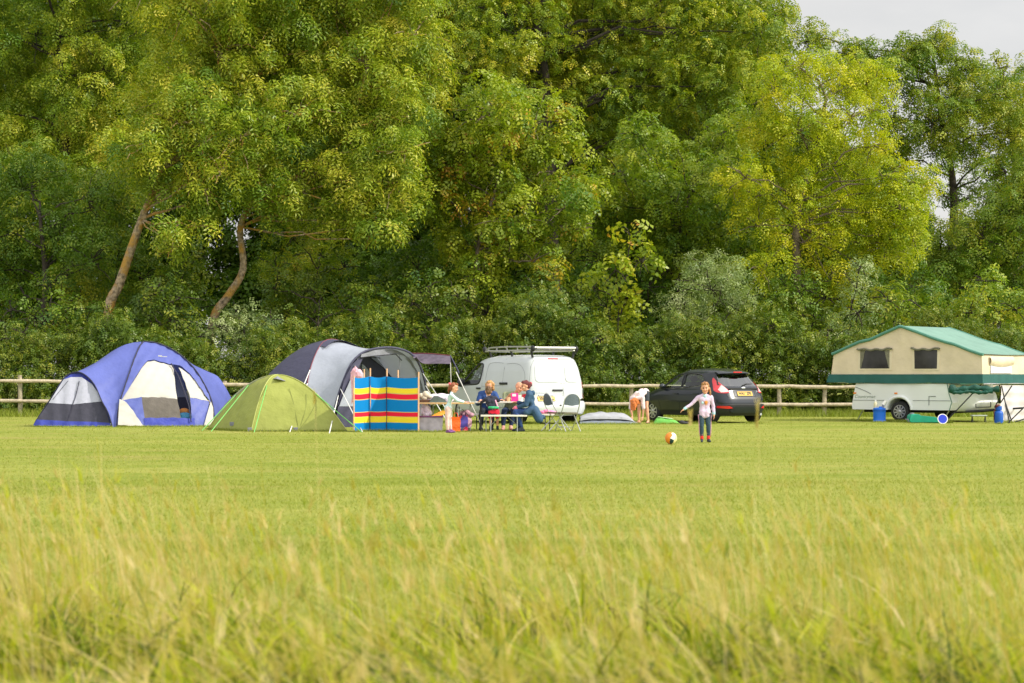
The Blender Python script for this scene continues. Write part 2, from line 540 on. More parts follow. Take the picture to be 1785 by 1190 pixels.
# long unmown grass in the foreground
def tall_grass():
    VV, QQ, TT = [], [], []; off = 0
    def put(t):
        nonlocal off
        VV.append(t[0]); QQ.append(t[1] + off); TT.append(t[2]); off += len(t[0])
    def spots(N, y0, y1, edge=True):
        y = np.sqrt(rng.uniform(y0 ** 2, y1 ** 2, N)); x = rng.uniform(-1, 1, N) * (y * .275 + .6)
        if edge:
            # ragged far edge: reaches farther on the left
            lim = 8.9 - 0.38 * x + .7 * np.sin(x * 1.7 + .6) + .45 * np.sin(x * 4.1 + 1)
            k = (y < lim + rng.normal(0, .6, N)) & (np.sin(x * 2.3 + 1.2 * y) + .8 * np.sin(x * 1.1 - y * 1.9 + 2) + rng.normal(0, .5, N) > -.75)
            x, y = x[k], y[k]
        return x, y
    def tufts(n, y0, y1, per, spread, h0, h1, w0, w1, tmean, tsd, b0, b1, leanmix, seg=3, edge=True, tipw=.15):
        x, y = spots(n, y0, y1, edge)
        if tmean > .5:
            k = rng.random(len(x)) < np.clip(.72 - .16 * x, .25, 1)
            x, y = x[k], y[k]
        n = len(x)
        cnt = rng.integers(per // 2, per + per // 2, n); ix = np.repeat(np.arange(n), cnt); N = len(ix)
        lean = np.where(rng.random(n) < leanmix, rng.normal(math.pi * .95, .45, n), rng.uniform(0, 6.28, n))
        tt = rng.normal(tmean, tsd, n); hh = rng.uniform(h0, h1, n)
        sp = np.abs(rng.normal(0, spread, N)); an = rng.uniform(0, 6.28, N)
        put(blades("t", x[ix] + np.cos(an) * sp, y[ix] + np.sin(an) * sp, hh[ix] * rng.uniform(.6, 1.15, N), rng.uniform(w0, w1, N),
                   lean[ix] + rng.normal(0, .5, N), rng.uniform(b0, b1, N), np.clip(tt[ix] + rng.normal(0, .10, N), 0, 1), None, seg=seg, tipw=tipw))
    # green and yellow-green tussocks
    tufts(2500, 2.9, 11.0, 13, .07, .14, .34, .008, .019, .21, .17, .5, 1.5, .55)
    # straw-coloured tussocks combed over to the left
    tufts(900, 2.9, 11.0, 12, .06, .24, .46, .006, .012, .68, .16, .6, 1.9, .82, seg=5)
    # dead flattened blades, broad and pale
    tufts(300, 2.9, 10.6, 6, .10, .22, .44, .012, .022, .80, .12, 1.2, 2.4, .85, seg=5, tipw=.3)
    # long arching stems that stand out one by one
    for n_, tm, b0_, b1_, lm in ((230, .86, .5, 1.8, .8), (150, .55, .3, 1.4, .7), (170, .12, .4, 1.6, .6)):
        x, y = spots(n_, 3.2, 10.8); n_ = len(x)
        put(blades("g", x, y, rng.uniform(.42, .74, n_), rng.uniform(.008, .015, n_), np.where(rng.random(n_) < lm, rng.normal(math.pi * .95, .5, n_), rng.uniform(0, 6.28, n_)),
                   rng.uniform(b0_, b1_, n_), np.clip(rng.normal(tm, .08, n_), 0, 1), None, seg=6, tipw=.35))
    # broad leaves low down (sorrel, dock) for bright green spots
    x, y = spots(6500, 2.9, 10.5); N = len(x)
    put(blades("c", x, y, rng.uniform(.15, .34, N), rng.uniform(.014, .032, N), rng.uniform(0, 6.28, N), rng.uniform(.4, 1.2, N), np.clip(rng.normal(.18, .1, N), 0, 1), None, seg=3, tipw=.3))
    # flowering stems with seed heads
    x, y = spots(1900, 3.6, 12.0, False); kk = y < 10.2 - .30 * x + rng.normal(0, .9, len(x)); x, y = x[kk], y[kk]; N = len(x)
    bd = np.where(rng.random(N) < .7, rng.normal(math.pi, .6, N), rng.uniform(0, 6.28, N)); be = rng.uniform(.05, .55, N)
    h = np.clip(rng.normal(.60, .11, N), .35, .88); tn = np.clip(rng.normal(.64, .2, N), 0, 1)
    put(blades("d", x, y, h, np.full(N, .0034), bd, be, tn, None, seg=4, tipw=.7))
    d = be * h
    tx, ty, tz = x + np.cos(bd) * d * .92, y + np.sin(bd) * d * .92, h * (.96 - .28 * be * .92) - .02
    for k in range(4):
        put(blades("e", tx + rng.normal(0, .004, N), ty + rng.normal(0, .004, N), rng.uniform(.05, .12, N), rng.uniform(.004, .009, N), bd + rng.normal(0, .9, N), be + rng.uniform(.1, .8, N), np.clip(tn + rng.normal(.03, .06, N), 0, 1), None, seg=2, z0=tz - rng.uniform(0, .04, N), tipw=.2))
    # a dense group of standing stems at the left and centre-right of the strip
    for cx_, cy_, n_ in ((-2.4, 10.2, 170), (-1.7, 9.8, 120), (1.1, 9.7, 130), (2.0, 9.4, 120), (.2, 9.6, 80), (2.7, 9.4, 70)):
        N = n_; x = rng.normal(cx_, .38, N); y = rng.normal(cy_, .45, N); bd = rng.normal(math.pi * .9, .8, N); be = rng.uniform(.05, .5, N)
        h = np.clip(rng.normal(.70, .10, N), .45, .95); tn = np.clip(rng.normal(.80, .14, N), 0, 1)
        put(blades("d", x, y, h, np.full(N, .0042), bd, be, tn, None, seg=4, tipw=.6))
    # three lone stems whose heads rise in front of the camp
    for px_, py_, yy_, ln in ((548, 681, 10.4, .065), (1203, 712, 9.4, .075), (1319, 696, 8.6, .12)):
        top = at(px_, py_, yy_)
        one = np.ones(1)
        lean_ = .05 if px_ != 1203 else -.16
        put(blades("s", one * (top.x + lean_ * .55), one * yy_, one * (top.z + .02), one * .0022, one * (math.pi if lean_ > 0 else 0), one * (abs(lean_) * .55 / top.z), one * .9, None, seg=5, tipw=.8))
        for k in range(7):
            put(blades("s", one * (top.x + rng.normal(0, .002)), one * (yy_ + rng.normal(0, .003)), one * ln * rng.uniform(.7, 1.1), one * .010, one * rng.uniform(0, 6.28), one * .12, one * rng.uniform(.65, .9), None, seg=3, z0=one * (top.z - ln + rng.uniform(-.01, .015)), tipw=.35))
    return np_mesh("tall_grass", np.concatenate(VV), np.concatenate(QQ), np.concatenate(TT), M_tall)
tg = bpy.data.objects.new("tall_grass", tall_grass())
COL.objects.link(tg)
tag(tg, "long unmown grass with straw-coloured seed heads at the front edge", "grass", kind='stuff')
# ------------------------------------------------------------------ trees, shrubs, hedge
def leaf_quads(cl, per, ln, wd, droop=.3, tj=.13, flat=.75, seed=0):
    """cl: array (x,y,z,r,tint) of leaf clumps -> many folded leaf faces spread through each clump"""
    # leaves hang in small sprays: a twig carries seven leaves, so light and dark fall on whole sprays
    R = np.random.default_rng(seed)
    cl = np.asarray(cl, np.float64); K = 7
    cnt = np.maximum(2, (per * 1.3 * (cl[:, 3] / .6) ** 2 / K).astype(int))
    idx = np.repeat(np.arange(len(cl)), cnt); M = len(idx)
    d = R.normal(size=(M, 3)); d[:, 2] += .35
    d /= np.linalg.norm(d, axis=1)[:, None]
    rad = R.uniform(.30, 1.0, M) ** .42 * R.uniform(.82, 1.15, M)
    c = cl[idx]
    p0 = c[:, :3] + d * (c[:, 3] * rad)[:, None] * np.array([1, 1, flat])
    nr = d * .85 + np.array([0, 0, .45]) + R.normal(size=(M, 3)) * .32
    nr /= np.linalg.norm(nr, axis=1)[:, None]
    sx = R.normal(size=(M, 3)) * .7 + d; sx[:, 2] -= droop
    sx -= nr * (sx * nr).sum(1)[:, None]; sx /= np.linalg.norm(sx, axis=1)[:, None] + 1e-9
    sy = np.cross(nr, sx)
    st = np.clip(c[:, 4] + R.normal(0, tj, M), 0, 1)
    ss = R.uniform(.7, 1.3, M)
    rep = lambda a: np.repeat(a, K, axis=0)
    k = np.tile(np.arange(K), M); N = M * K
    sgn = np.where(k == K - 1, 0.0, np.where(k % 2 == 0, 1.0, -1.0))
    t = (k // 2) / (K // 2)
    sx_, sy_, nr_, ss_ = rep(sx), rep(sy), rep(nr), rep(ss)
    nrm = nr_ + R.normal(size=(N, 3)) * .20
    nrm /= np.linalg.norm(nrm, axis=1)[:, None]
    ax = sx_ * (.55 + .45 * (sgn == 0))[:, None] + sy_ * (sgn * .85)[:, None] + R.normal(size=(N, 3)) * .16
    ax -= nrm * (ax * nrm).sum(1)[:, None]; ax /= np.linalg.norm(ax, axis=1)[:, None] + 1e-9
    sd = np.cross(nrm, ax)
    L = ln * .80 * ss_ * R.uniform(.75, 1.2, N); W = wd * .86 * ss_ * R.uniform(.75, 1.2, N)
    p = rep(p0) + sx_ * ((t - .45) * ln * ss_ * 1.9)[:, None] + sy_ * (sgn * ln * ss_ * .42)[:, None]
    p[:, 2] -= (t * t * ln * .5)
    V = np.zeros((N, 4, 3), np.float32)
    V[:, 0] = p - ax * (L * .5)[:, None]
    V[:, 1] = p + sd * (W * .5)[:, None] + nrm * (W * .15)[:, None] - ax * (L * .06)[:, None]
    V[:, 2] = p + ax * (L * .5)[:, None] - nrm * (L * .12)[:, None]
    V[:, 3] = p - sd * (W * .5)[:, None] + nrm * (W * .15)[:, None] - ax * (L * .06)[:, None]
    Q = np.arange(N * 4).reshape(N, 4)
    tt = np.clip(rep(st) + R.normal(0, tj * .45, N), 0, 1)
    return V.reshape(-1, 3), Q, np.repeat(tt, 4)

def lobe_clumps(lobes, cr, R, dens=1.0, tint=.5, tv=.12):
    """clumps spread over (and a few inside) each lobe's surface"""
    out = []
    for (x, y, z, r) in lobes:
        n = int(max(5, dens * 4 * math.pi * r * r * .72 / (cr * cr * 1.9)))
        lt = tint + R.normal(0, tv * .7)
        for i in range(n):
            t = (i + .5) / n
            th = math.acos(1 - 2 * t) ; ph = math.pi * (1 + 5 ** .5) * i + R.normal(0, .3)
            dx, dy, dz = math.sin(th) * math.cos(ph), math.sin(th) * math.sin(ph), math.cos(th)
            if dz < -.55 and R.random() < .55: continue
            if R.random() < .10: continue
            k = R.uniform(.62, 1.08)
            if R.random() < .15: k = R.uniform(.2, .6)
            out.append((x + dx * r * k, y + dy * r * k, z + dz * r * k * .92, cr * (.45 + .95 * R.random() ** 1.3), lt + R.normal(0, tv)))
    return out

M_bark = mk("grey_bark", (.16, .125, .085), rough=.9, var=.5, scale=5, bump=.6, bscale=16)
M_barkdk = mk("dark_bark", (.045, .036, .026), rough=.95, var=.5, scale=5, bump=.5, bscale=16)
def lichen_bark():
    m = mk("ash_bark_with_lichen", (.30, .225, .145), rough=.95, var=.7, scale=9, bump=1.0, bscale=12)
    n, l = m.node_tree.nodes, m.node_tree.links
    b = n['Principled BSDF']
    src = b.inputs['Base Color'].links[0].from_socket
    co = n.new('ShaderNodeTexCoord'); t = n.new('ShaderNodeTexNoise'); t.inputs['Scale'].default_value = 2.4; t.inputs['Detail'].default_value = 8
    l.new(co.outputs['Object'], t.inputs['Vector'])
    r = n.new('ShaderNodeValToRGB'); r.color_ramp.elements[0].position = .46; r.color_ramp.elements[1].position = .60
    l.new(t.outputs[0], r.inputs[0])
    mx = n.new('ShaderNodeMixRGB'); l.new(r.outputs[0], mx.inputs[0]); l.new(src, mx.inputs[1]); mx.inputs[2].default_value = (.42, .235, .05, 1)
    l.new(mx.outputs[0], b.inputs['Base Color'])
    return m
M_lichen = lichen_bark()

L_ash = mk_leaf("ash_leaves", [(0, (.085, .185, .028)), (.42, (.225, .335, .026)), (.75, (.47, .52, .050)), (1, (.68, .61, .09))], trans=.34, rough=.42, patch_scale=.22, patch_amt=.22, gain=(.97, .94, .85))
L_oak = mk_leaf("oak_leaves", [(0, (.080, .165, .024)), (.45, (.205, .300, .020)), (.8, (.43, .46, .030)), (1, (.60, .52, .05))], trans=.32, rough=.45, patch_scale=.25, patch_amt=.2, gain=(.97, .94, .85))
L_dark = mk_leaf("dark_green_leaves", [(0, (.070, .160, .022)), (.5, (.140, .245, .020)), (.85, (.30, .375, .030)), (1, (.48, .47, .045))], trans=.30, rough=.45, patch_scale=.3, patch_amt=.2, gain=.86)
L_gold = mk_leaf("yellow_green_leaves", [(0, (.12, .22, .012)), (.4, (.36, .45, .016)), (.75, (.58, .58, .02)), (1, (.70, .62, .03))], trans=.4, rough=.45, patch_scale=.25, patch_amt=.18, gain=(.88, .88, .9))
L_rust = mk_leaf("turning_leaves", [(0, (.10, .20, .024)), (.45, (.26, .35, .025)), (.82, (.43, .47, .035)), (.96, (.52, .40, .04)), (1, (.52, .28, .05))], trans=.36, rough=.42, patch_scale=.35, patch_amt=.13, gain=(.96, .94, .85))
L_willow = mk_leaf("silver_green_leaves", [(0, (.13, .22, .07)), (.5, (.32, .40, .14)), (1, (.58, .62, .32))], trans=.3, rough=.45, patch_scale=.6, patch_amt=.15, gain=.9)
L_ivy = mk_leaf("hedge_leaves", [(0, (.060, .140, .022)), (.5, (.155, .235, .020)), (.85, (.33, .36, .036)), (1, (.42, .42, .08))], trans=.28, rough=.42, patch_scale=.55, patch_amt=.2, gain=.78)

def wpath(pts, Y):
    """pixel path -> points at distance Y (optional third value: offset in depth)"""
    return [at(p[0], p[1], Y + (p[2] if len(p) > 2 else 0)) for p in pts]

def limb(mb, a, b, r0, r1, R, n=5, sag=.12):
    a, b = Vector(a), Vector(b); L = (b - a).length
    pts = []
    k = 5
    for i in range(k + 1):
        t = i / k
        p = a.lerp(b, t)
        p += Vector((R.normal(), R.normal(), R.normal())) * L * .035 * math.sin(math.pi * t)
        p.z += L * sag * math.sin(math.pi * t) * .6
        pts.append(p)
    mb.tube(pts, [r0 + (r1 - r0) * (i / k) for i in range(k + 1)], n)

def tree(name, label, Y, base, trunk, lobes, leafmat, bark, cr=.60, per=170, ln=.16, wd=.072, r0=.2, tint=.5, tv=.12,
         droop=.3, seed=1, group=None, back=True, cat='tree', dens=1.0, trunk_name='trunk', crown_name='crown'):
    R = np.random.default_rng(seed)
    o = thing(name, label, cat, at(base[0], HZ + HEYE * F / Y, Y), 0, group)
    o.location.z = 0
    W = []
    for lb in lobes:
        dy = lb[3] if len(lb) > 3 else R.normal(0, 1.0)
        p = at(lb[0], lb[1], Y + dy); r = lb[2] * Y / F
        W.append((p.x, p.y, p.z, r))
        if back and R.random() < .6:
            W.append((p.x + R.normal(0, .6), p.y + r * 1.3, p.z + R.normal(0, .5), r * .9))
    V, Q, t = leaf_quads(lobe_clumps(W, cr, R, dens, tint, tv), per, ln, wd, droop, seed=seed)
    loc = np.array(o.location)
    me = np_mesh(crown_name, V - loc.astype(np.float32), Q, t, leafmat)
    c = bpy.data.objects.new(crown_name, me); COL.objects.link(c); c.parent = o
    mb = MB()
    tp = [Vector((o.location.x, Y, -.1))] + wpath(trunk, Y)
    sp = smooth_poly([p for p in tp], 4, closed=False)
    n = len(sp)
    mb.tube(sp, [r0 * (1 - .72 * i / (n - 1)) * (1.25 if i == 0 else 1) for i in range(n)], 10)
    for (x, y, z, r) in W:
        # limb leaves the trunk at the nearest lower node
        cand = [p for p in sp[n // 2:] if p.z < z - .5] or [sp[n // 2]]
        q = min(cand, key=lambda p: (p - Vector((x, y, z))).length + abs(p.z - z) * .2)
        limb(mb, q, (x, y, z), max(.03, r0 * .22) if q.z < z else .03, .016, R, 5, .12 if q.z < z else -.04)
        for _ in range(7):
            e = Vector((x, y, z)) + Vector((R.normal(), R.normal(), R.normal() * .8)).normalized() * r * R.uniform(.8, 1.12)
            limb(mb, (x, y, z), e, .026, .010, R, 4)
    mb.build(trunk_name, bark, o)
    return o

# --- the wood's front trees
tree("ash_tree", "tall ash with a long leaning orange-lichened trunk behind the blue tent", 69, (188, 0),
     [(190, 545), (208, 495), (237, 410), (258, 355), (292, 285), (338, 215), (390, 110)],
     [(380, 90, 100), (300, 170, 85), (450, 130, 95), (420, 240, 75, -1.5), (352, 330, 48, -1.8), (480, 40, 95), (330, 20, 90), (255, 255, 58),
      (430, -60, 110), (515, 200, 70), (385, 300, 42, -2), (300, 410, 26, -2), (345, 395, 22, -1.6), (265, -40, 90), (318, 215, 48, -1.8), (350, 255, 40, -1.8), (285, 235, 34, -1.6), (345, 175, 50, -1.6), (330, 320, 26, -1.6)],
     L_ash, M_lichen, cr=.52, per=210, ln=.19, wd=.060, r0=.205, tint=.52, droop=.8, seed=11)
tree("ash_tree", "pale-leaved ash with a crooked trunk between the blue tent and the grey tent", 70, (358, 0),
     [(370, 565), (398, 515), (424, 468), (419, 395), (448, 348), (520, 305), (600, 240), (640, 120)],
     [(640, 110, 105), (585, 30, 105), (685, 205, 85), (640, 290, 80, -1), (560, 210, 80), (690, 320, 58, -2), (650, 390, 46, -2), (720, 60, 66),
      (700, -40, 95), (600, -90, 100), (672, 408, 32, -2.2), (540, 310, 48), (470, 345, 40, -1.6), (505, 365, 34, -1.2), (450, 300, 44, -1.5), (590, 390, 40, -1), (745, 130, 45), (620, 345, 52, -2), (705, 265, 45, -2.5)],
     L_ash, M_lichen, cr=.52, per=210, ln=.20, wd=.060, r0=.17, tint=.58, droop=.9, seed=12)
tree("broadleaf_tree", "dark broadleaf tree at the left edge behind the rail fence", 72, (60, 0), [(70, 600), (80, 500), (70, 380)],
     [(20, 470, 85), (105, 430, 75), (40, 330, 95), (140, 520, 58), (150, 345, 65), (20, 560, 52), (-60, 400, 90), (95, 550, 45), (-70, 520, 80), (160, 455, 48)],
     L_dark, M_barkdk, cr=.62, per=170, tint=.58, r0=.22, seed=13)
tree("broadleaf_tree", "tall green tree filling the top left corner", 83, (110, 0), [(110, 560), (120, 360), (110, 180), (100, 40)],
     [(60, 60, 110), (180, 120, 100), (-40, 200, 110), (90, 225, 90), (250, 40, 100), (60, -80, 110), (200, -70, 110), (185, 255, 80), (-60, 60, 110), (230, 330, 70), (130, 330, 70)],
     L_ash, M_barkdk, cr=.66, per=180, ln=.17, wd=.065, tint=.47, r0=.3, droop=.5, seed=14)
tree("maple_tree", "maple with brownish tinged crown and thin pale trunk above the white van", 71, (812, 0),
     [(822, 600), (830, 470), (838, 410), (866, 320), (880, 230)],
     [(860, 200, 66), (930, 220, 70), (800, 260, 68), (870, 300, 84), (960, 300, 62), (780, 345, 64), (900, 390, 66, -1.4), (980, 365, 46), (835, 420, 52),
      (930, 455, 42, -1.5), (1000, 330, 34), (760, 300, 40), (890, 165, 34), (840, 480, 36, -1.2), (1005, 400, 28, -1), (870, 520, 40)],
     L_rust, M_bark, cr=.52, per=150, ln=.17, wd=.11, r0=.13, tint=.50, tv=.16, seed=15)
tree("oak_tree", "big oak with dark limbs rising out of the top of the picture at the centre", 86, (965, 0),
     [(965, 560), (958, 300), (950, 130), (930, 20)],
     [(900, 60, 110), (1040, 60, 115), (820, 130, 82), (1180, 60, 115), (1110, 170, 95), (960, 160, 90), (1240, 150, 88), (1275, 50, 88), (1000, -60, 130),
      (1180, -70, 130), (860, -60, 120), (1325, 60, 50), (1330, 130, 50), (775, 20, 56), (1352, 25, 26), (1200, 240, 70), (1050, 240, 60), (740, 90, 46)],
     L_oak, M_barkdk, cr=.55, per=190, ln=.13, wd=.085, r0=.42, tint=.55, seed=16)
tree("maple_tree", "mid green tree between the brownish maple and the yellow-green tree", 75, (1190, 0), [(1188, 600), (1180, 480), (1190, 380)],
     [(1130, 270, 64), (1200, 330, 74), (1080, 300, 54), (1250, 280, 54), (1140, 400, 68), (1230, 410, 62), (1055, 380, 46), (1285, 350, 46), (1110, 235, 36), (1270, 230, 46), (1180, 450, 50), (1050, 450, 42), (1300, 430, 40)],
     L_rust, M_barkdk, cr=.55, per=150, ln=.16, wd=.095, r0=.2, tint=.36, tv=.12, seed=17)
tree("yellow_green_tree", "bright yellow-green tree standing out behind the black car", 70, (1400, 0), [(1400, 610), (1388, 450), (1394, 350), (1425, 250), (1440, 170)],
     [(1350, 160, 58), (1430, 150, 62), (1482, 205, 56), (1390, 230, 76), (1330, 225, 56), (1450, 290, 76), (1540, 310, 56), (1365, 330, 76), (1570, 365, 52),
      (1480, 390, 70), (1400, 425, 60), (1318, 395, 50), (1545, 425, 46), (1450, 490, 42), (1602, 322, 26), (1330, 470, 36), (1300, 310, 38), (1592, 415, 30), (1500, 460, 34), (1395, 118, 30), (1520, 255, 34)],
     L_gold, M_bark, cr=.50, per=230, ln=.14, wd=.058, r0=.2, tint=.55, tv=.13, seed=18)
tree("broadleaf_tree", "tall dark green tree against the sky at the right with open branches", 84, (1655, 0), [(1650, 560), (1662, 400), (1660, 310), (1640, 200), (1630, 120)],
     [(1560, 125, 68), (1638, 135, 74), (1500, 130, 54), (1625, 215, 78), (1700, 195, 70), (1742, 165, 50), (1565, 210, 62), (1625, 85, 36), (1448, 100, 44),
      (1765, 235, 62), (1590, 90, 34), (1690, 120, 34), (1405, 72, 30), (1480, 98, 30), (1575, 280, 42), (1755, 300, 48), (1700, 290, 26), (1632, 268, 30), (1720, 345, 30), (1668, 338, 26), (1622, 325, 28), (1685, 255, 40), (1640, 240, 34)],
     L_dark, M_barkdk, cr=.55, per=180, ln=.15, wd=.075, r0=.26, tint=.74, seed=19, back=False)
tree("broadleaf_tree", "dark tree with low dense crown behind the folding camper", 78, (1715, 0), [(1715, 600), (1705, 480), (1712, 400)],
     [(1720, 420, 72), (1640, 430, 58), (1785, 345, 56), (1680, 500, 68), (1765, 510, 70), (1600, 500, 58), (1830, 430, 80), (1570, 560, 50), (1830, 300, 60)],
     L_dark, M_barkdk, cr=.60, per=170, tint=.62, r0=.22, seed=20)
tree("broadleaf_tree", "slim topped tree on the skyline at the right edge", 89, (1775, 0), [(1775, 560), (1770, 300), (1750, 150)],
     [(1752, 175, 46), (1800, 180, 60), (1746, 118, 18), (1787, 118, 20), (1830, 150, 60), (1748, 145, 26), (1800, 260, 60)],
     L_oak, M_barkdk, cr=.52, per=110, tint=.5, r0=.26, seed=21)

# --- trees at the back of the wood: one prototype, copied (crown and trunk meshes shared)
bl = "broadleaf tree deep in the shade at the back of the wood"
bg = "trees at the back of the wood"
proto = tree("woodland_tree", bl, 97, (300, 0), [(300, 560), (310, 400), (300, 250), (305, 100)],
             [(300, 90, 110), (200, 170, 100), (400, 160, 100), (250, 270, 100), (360, 280, 100), (300, 380, 100), (180, 330, 80), (420, 370, 80), (300, 10, 90),
              (230, 480, 80), (370, 480, 80), (300, 560, 80), (170, 560, 60), (430, 560, 60)],
             L_dark, M_barkdk, cr=.85, per=85, ln=.30, wd=.15, tint=.45, r0=.3, seed=30, group=bg, back=False)
def copy_thing(src, loc, rotz, scale=1.0, label=None):
    r = src.copy(); COL.objects.link(r); r.location = loc; r.rotation_euler = (0, 0, rotz); r.scale = (scale,) * 3
    if label: r['label'] = label
    for ch in list(src.children):
        c = ch.copy(); COL.objects.link(c); c.parent = r
        for g2 in ch.children:
            d = g2.copy(); COL.objects.link(d); d.parent = c
    return r
for i, (px, Y, s) in enumerate([(-60, 95, 1.05), (110, 99, 1.1), (470, 96, 1.1), (620, 100, 1.15), (770, 95, 1.12), (900, 99, 1.15), (1040, 98, 1.15),
                                (1180, 101, 1.15), (1215, 99, .98), (1395, 103, .70), (1520, 101, .60), (1815, 98, .72), (1600, 97, .42), (1690, 98, .42), (1760, 97, .48),
                                (240, 92, .62), (560, 90, .6), (720, 91, .62), (1040, 92, .6), (1250, 92, .55), (1420, 93, .6)]):
    copy_thing(proto, ((px - CX) * Y / F, Y, 0), i * 2.1 + .4, s)

# --- shrubs under the trees
def shrub(name, label, Y, lobes, mat, seed, cr=.42, per=120, ln=.13, wd=.06, tint=.5, tv=.12, droop=.1, group=None, stems=True, r0=.06, dens=1.0):
    bx = sum(l[0] for l in lobes) / len(lobes)
    cy = sum(l[1] for l in lobes) / len(lobes)
    return tree(name, label, Y, (bx, 0), [(bx + 3, HZ + 30), (bx - 4, (cy + HZ) / 2 + 10), (bx, cy)], lobes, mat, M_barkdk, cr=cr, per=per, ln=ln, wd=wd,
                r0=r0, tint=tint, tv=tv, droop=droop, seed=seed, group=group, back=False, cat='shrub', dens=dens, trunk_name='stems', crown_name='foliage')
shrub("willow_shrub", "rounded silver-leaved willow shrub behind the black car", 68.3,
      [(1240, 505, 62), (1190, 550, 50), (1288, 540, 46), (1228, 470, 36), (1178, 590, 46), (1265, 590, 52), (1270, 480, 30), (1310, 570, 34)], L_willow, 41, cr=.40, per=170, ln=.17, wd=.04, tint=.52, droop=-.5)
shrub("willow_shrub", "narrow silver-leaved shrub behind the left end of the folding camper", 68.2,
      [(1490, 500, 30), (1495, 545, 38), (1460, 580, 38), (1505, 590, 36), (1500, 465, 18), (1440, 610, 36)], L_willow, 42, cr=.38, per=160, ln=.16, wd=.045, tint=.45, droop=-.4)
shrub("hazel_shrub", "light olive shrub between the blue tent and the grey tent", 67.6,
      [(430, 565, 42), (400, 600, 40), (456, 592, 34), (378, 570, 28), (432, 632, 42), (412, 548, 26), (470, 560, 20)], L_willow, 43, cr=.36, per=150, ln=.12, wd=.065, tint=.40)
shrub("hazel_shrub", "leafy shrub behind the ridge of the folding camper", 68.5,
      [(1712, 520, 40), (1742, 560, 40), (1690, 580, 40), (1600, 570, 38), (1640, 590, 36), (1720, 490, 26), (1770, 600, 40)], L_ash, 44, cr=.42, per=130, ln=.16, wd=.08, tint=.42)
shrub("sapling", "sparse sapling with big pale leaves in front of the dark gap in the wood", 67.8,
      [(1102, 415, 26), (1072, 470, 30), (1120, 455, 22), (1060, 540, 36), (1095, 520, 30), (1035, 500, 22), (1085, 575, 30)], L_rust, 45, cr=.34, per=70, ln=.26, wd=.15, tint=.55, dens=.8)
shrub("hawthorn_shrub", "reddish-brown hawthorn in the shade right of the crooked ash trunk", 73,
      [(510, 415, 52), (560, 445, 48), (482, 470, 42), (600, 465, 42), (630, 520, 46), (540, 500, 44)], L_rust, 46, cr=.48, per=110, ln=.14, wd=.06, tint=.56, tv=.14)
shrub("bramble_bush", "rounded bramble bush rising out of the hedge behind the van", 66.6, [(1010, 575, 34), (960, 585, 30), (1050, 590, 30), (1000, 560, 22)], L_ivy, 47, cr=.36, per=130, ln=.12, wd=.075, tint=.55)
shrub("bramble_bush", "bramble bush rising out of the hedge above the grey tent", 66.6, [(700, 585, 34), (650, 595, 30), (745, 590, 28), (690, 565, 20)], L_ivy, 48, cr=.36, per=130, ln=.12, wd=.075, tint=.45)
shrub("elder_bush", "yellow-green elder bush rising out of the hedge behind the hatchback", 66.6, [(1340, 590, 36), (1385, 600, 34), (1300, 610, 30), (1350, 570, 22)], L_rust, 49, cr=.36, per=110, ln=.15, wd=.08, tint=.48)
shrub("bramble_bush", "bramble bush above the fence at the left edge", 66.6, [(60, 600, 34), (10, 590, 36), (110, 605, 28), (40, 580, 22)], L_ivy, 50, cr=.36, per=130, ln=.12, wd=.075, tint=.40)
ug = "shaded bushes under the wood's canopy"
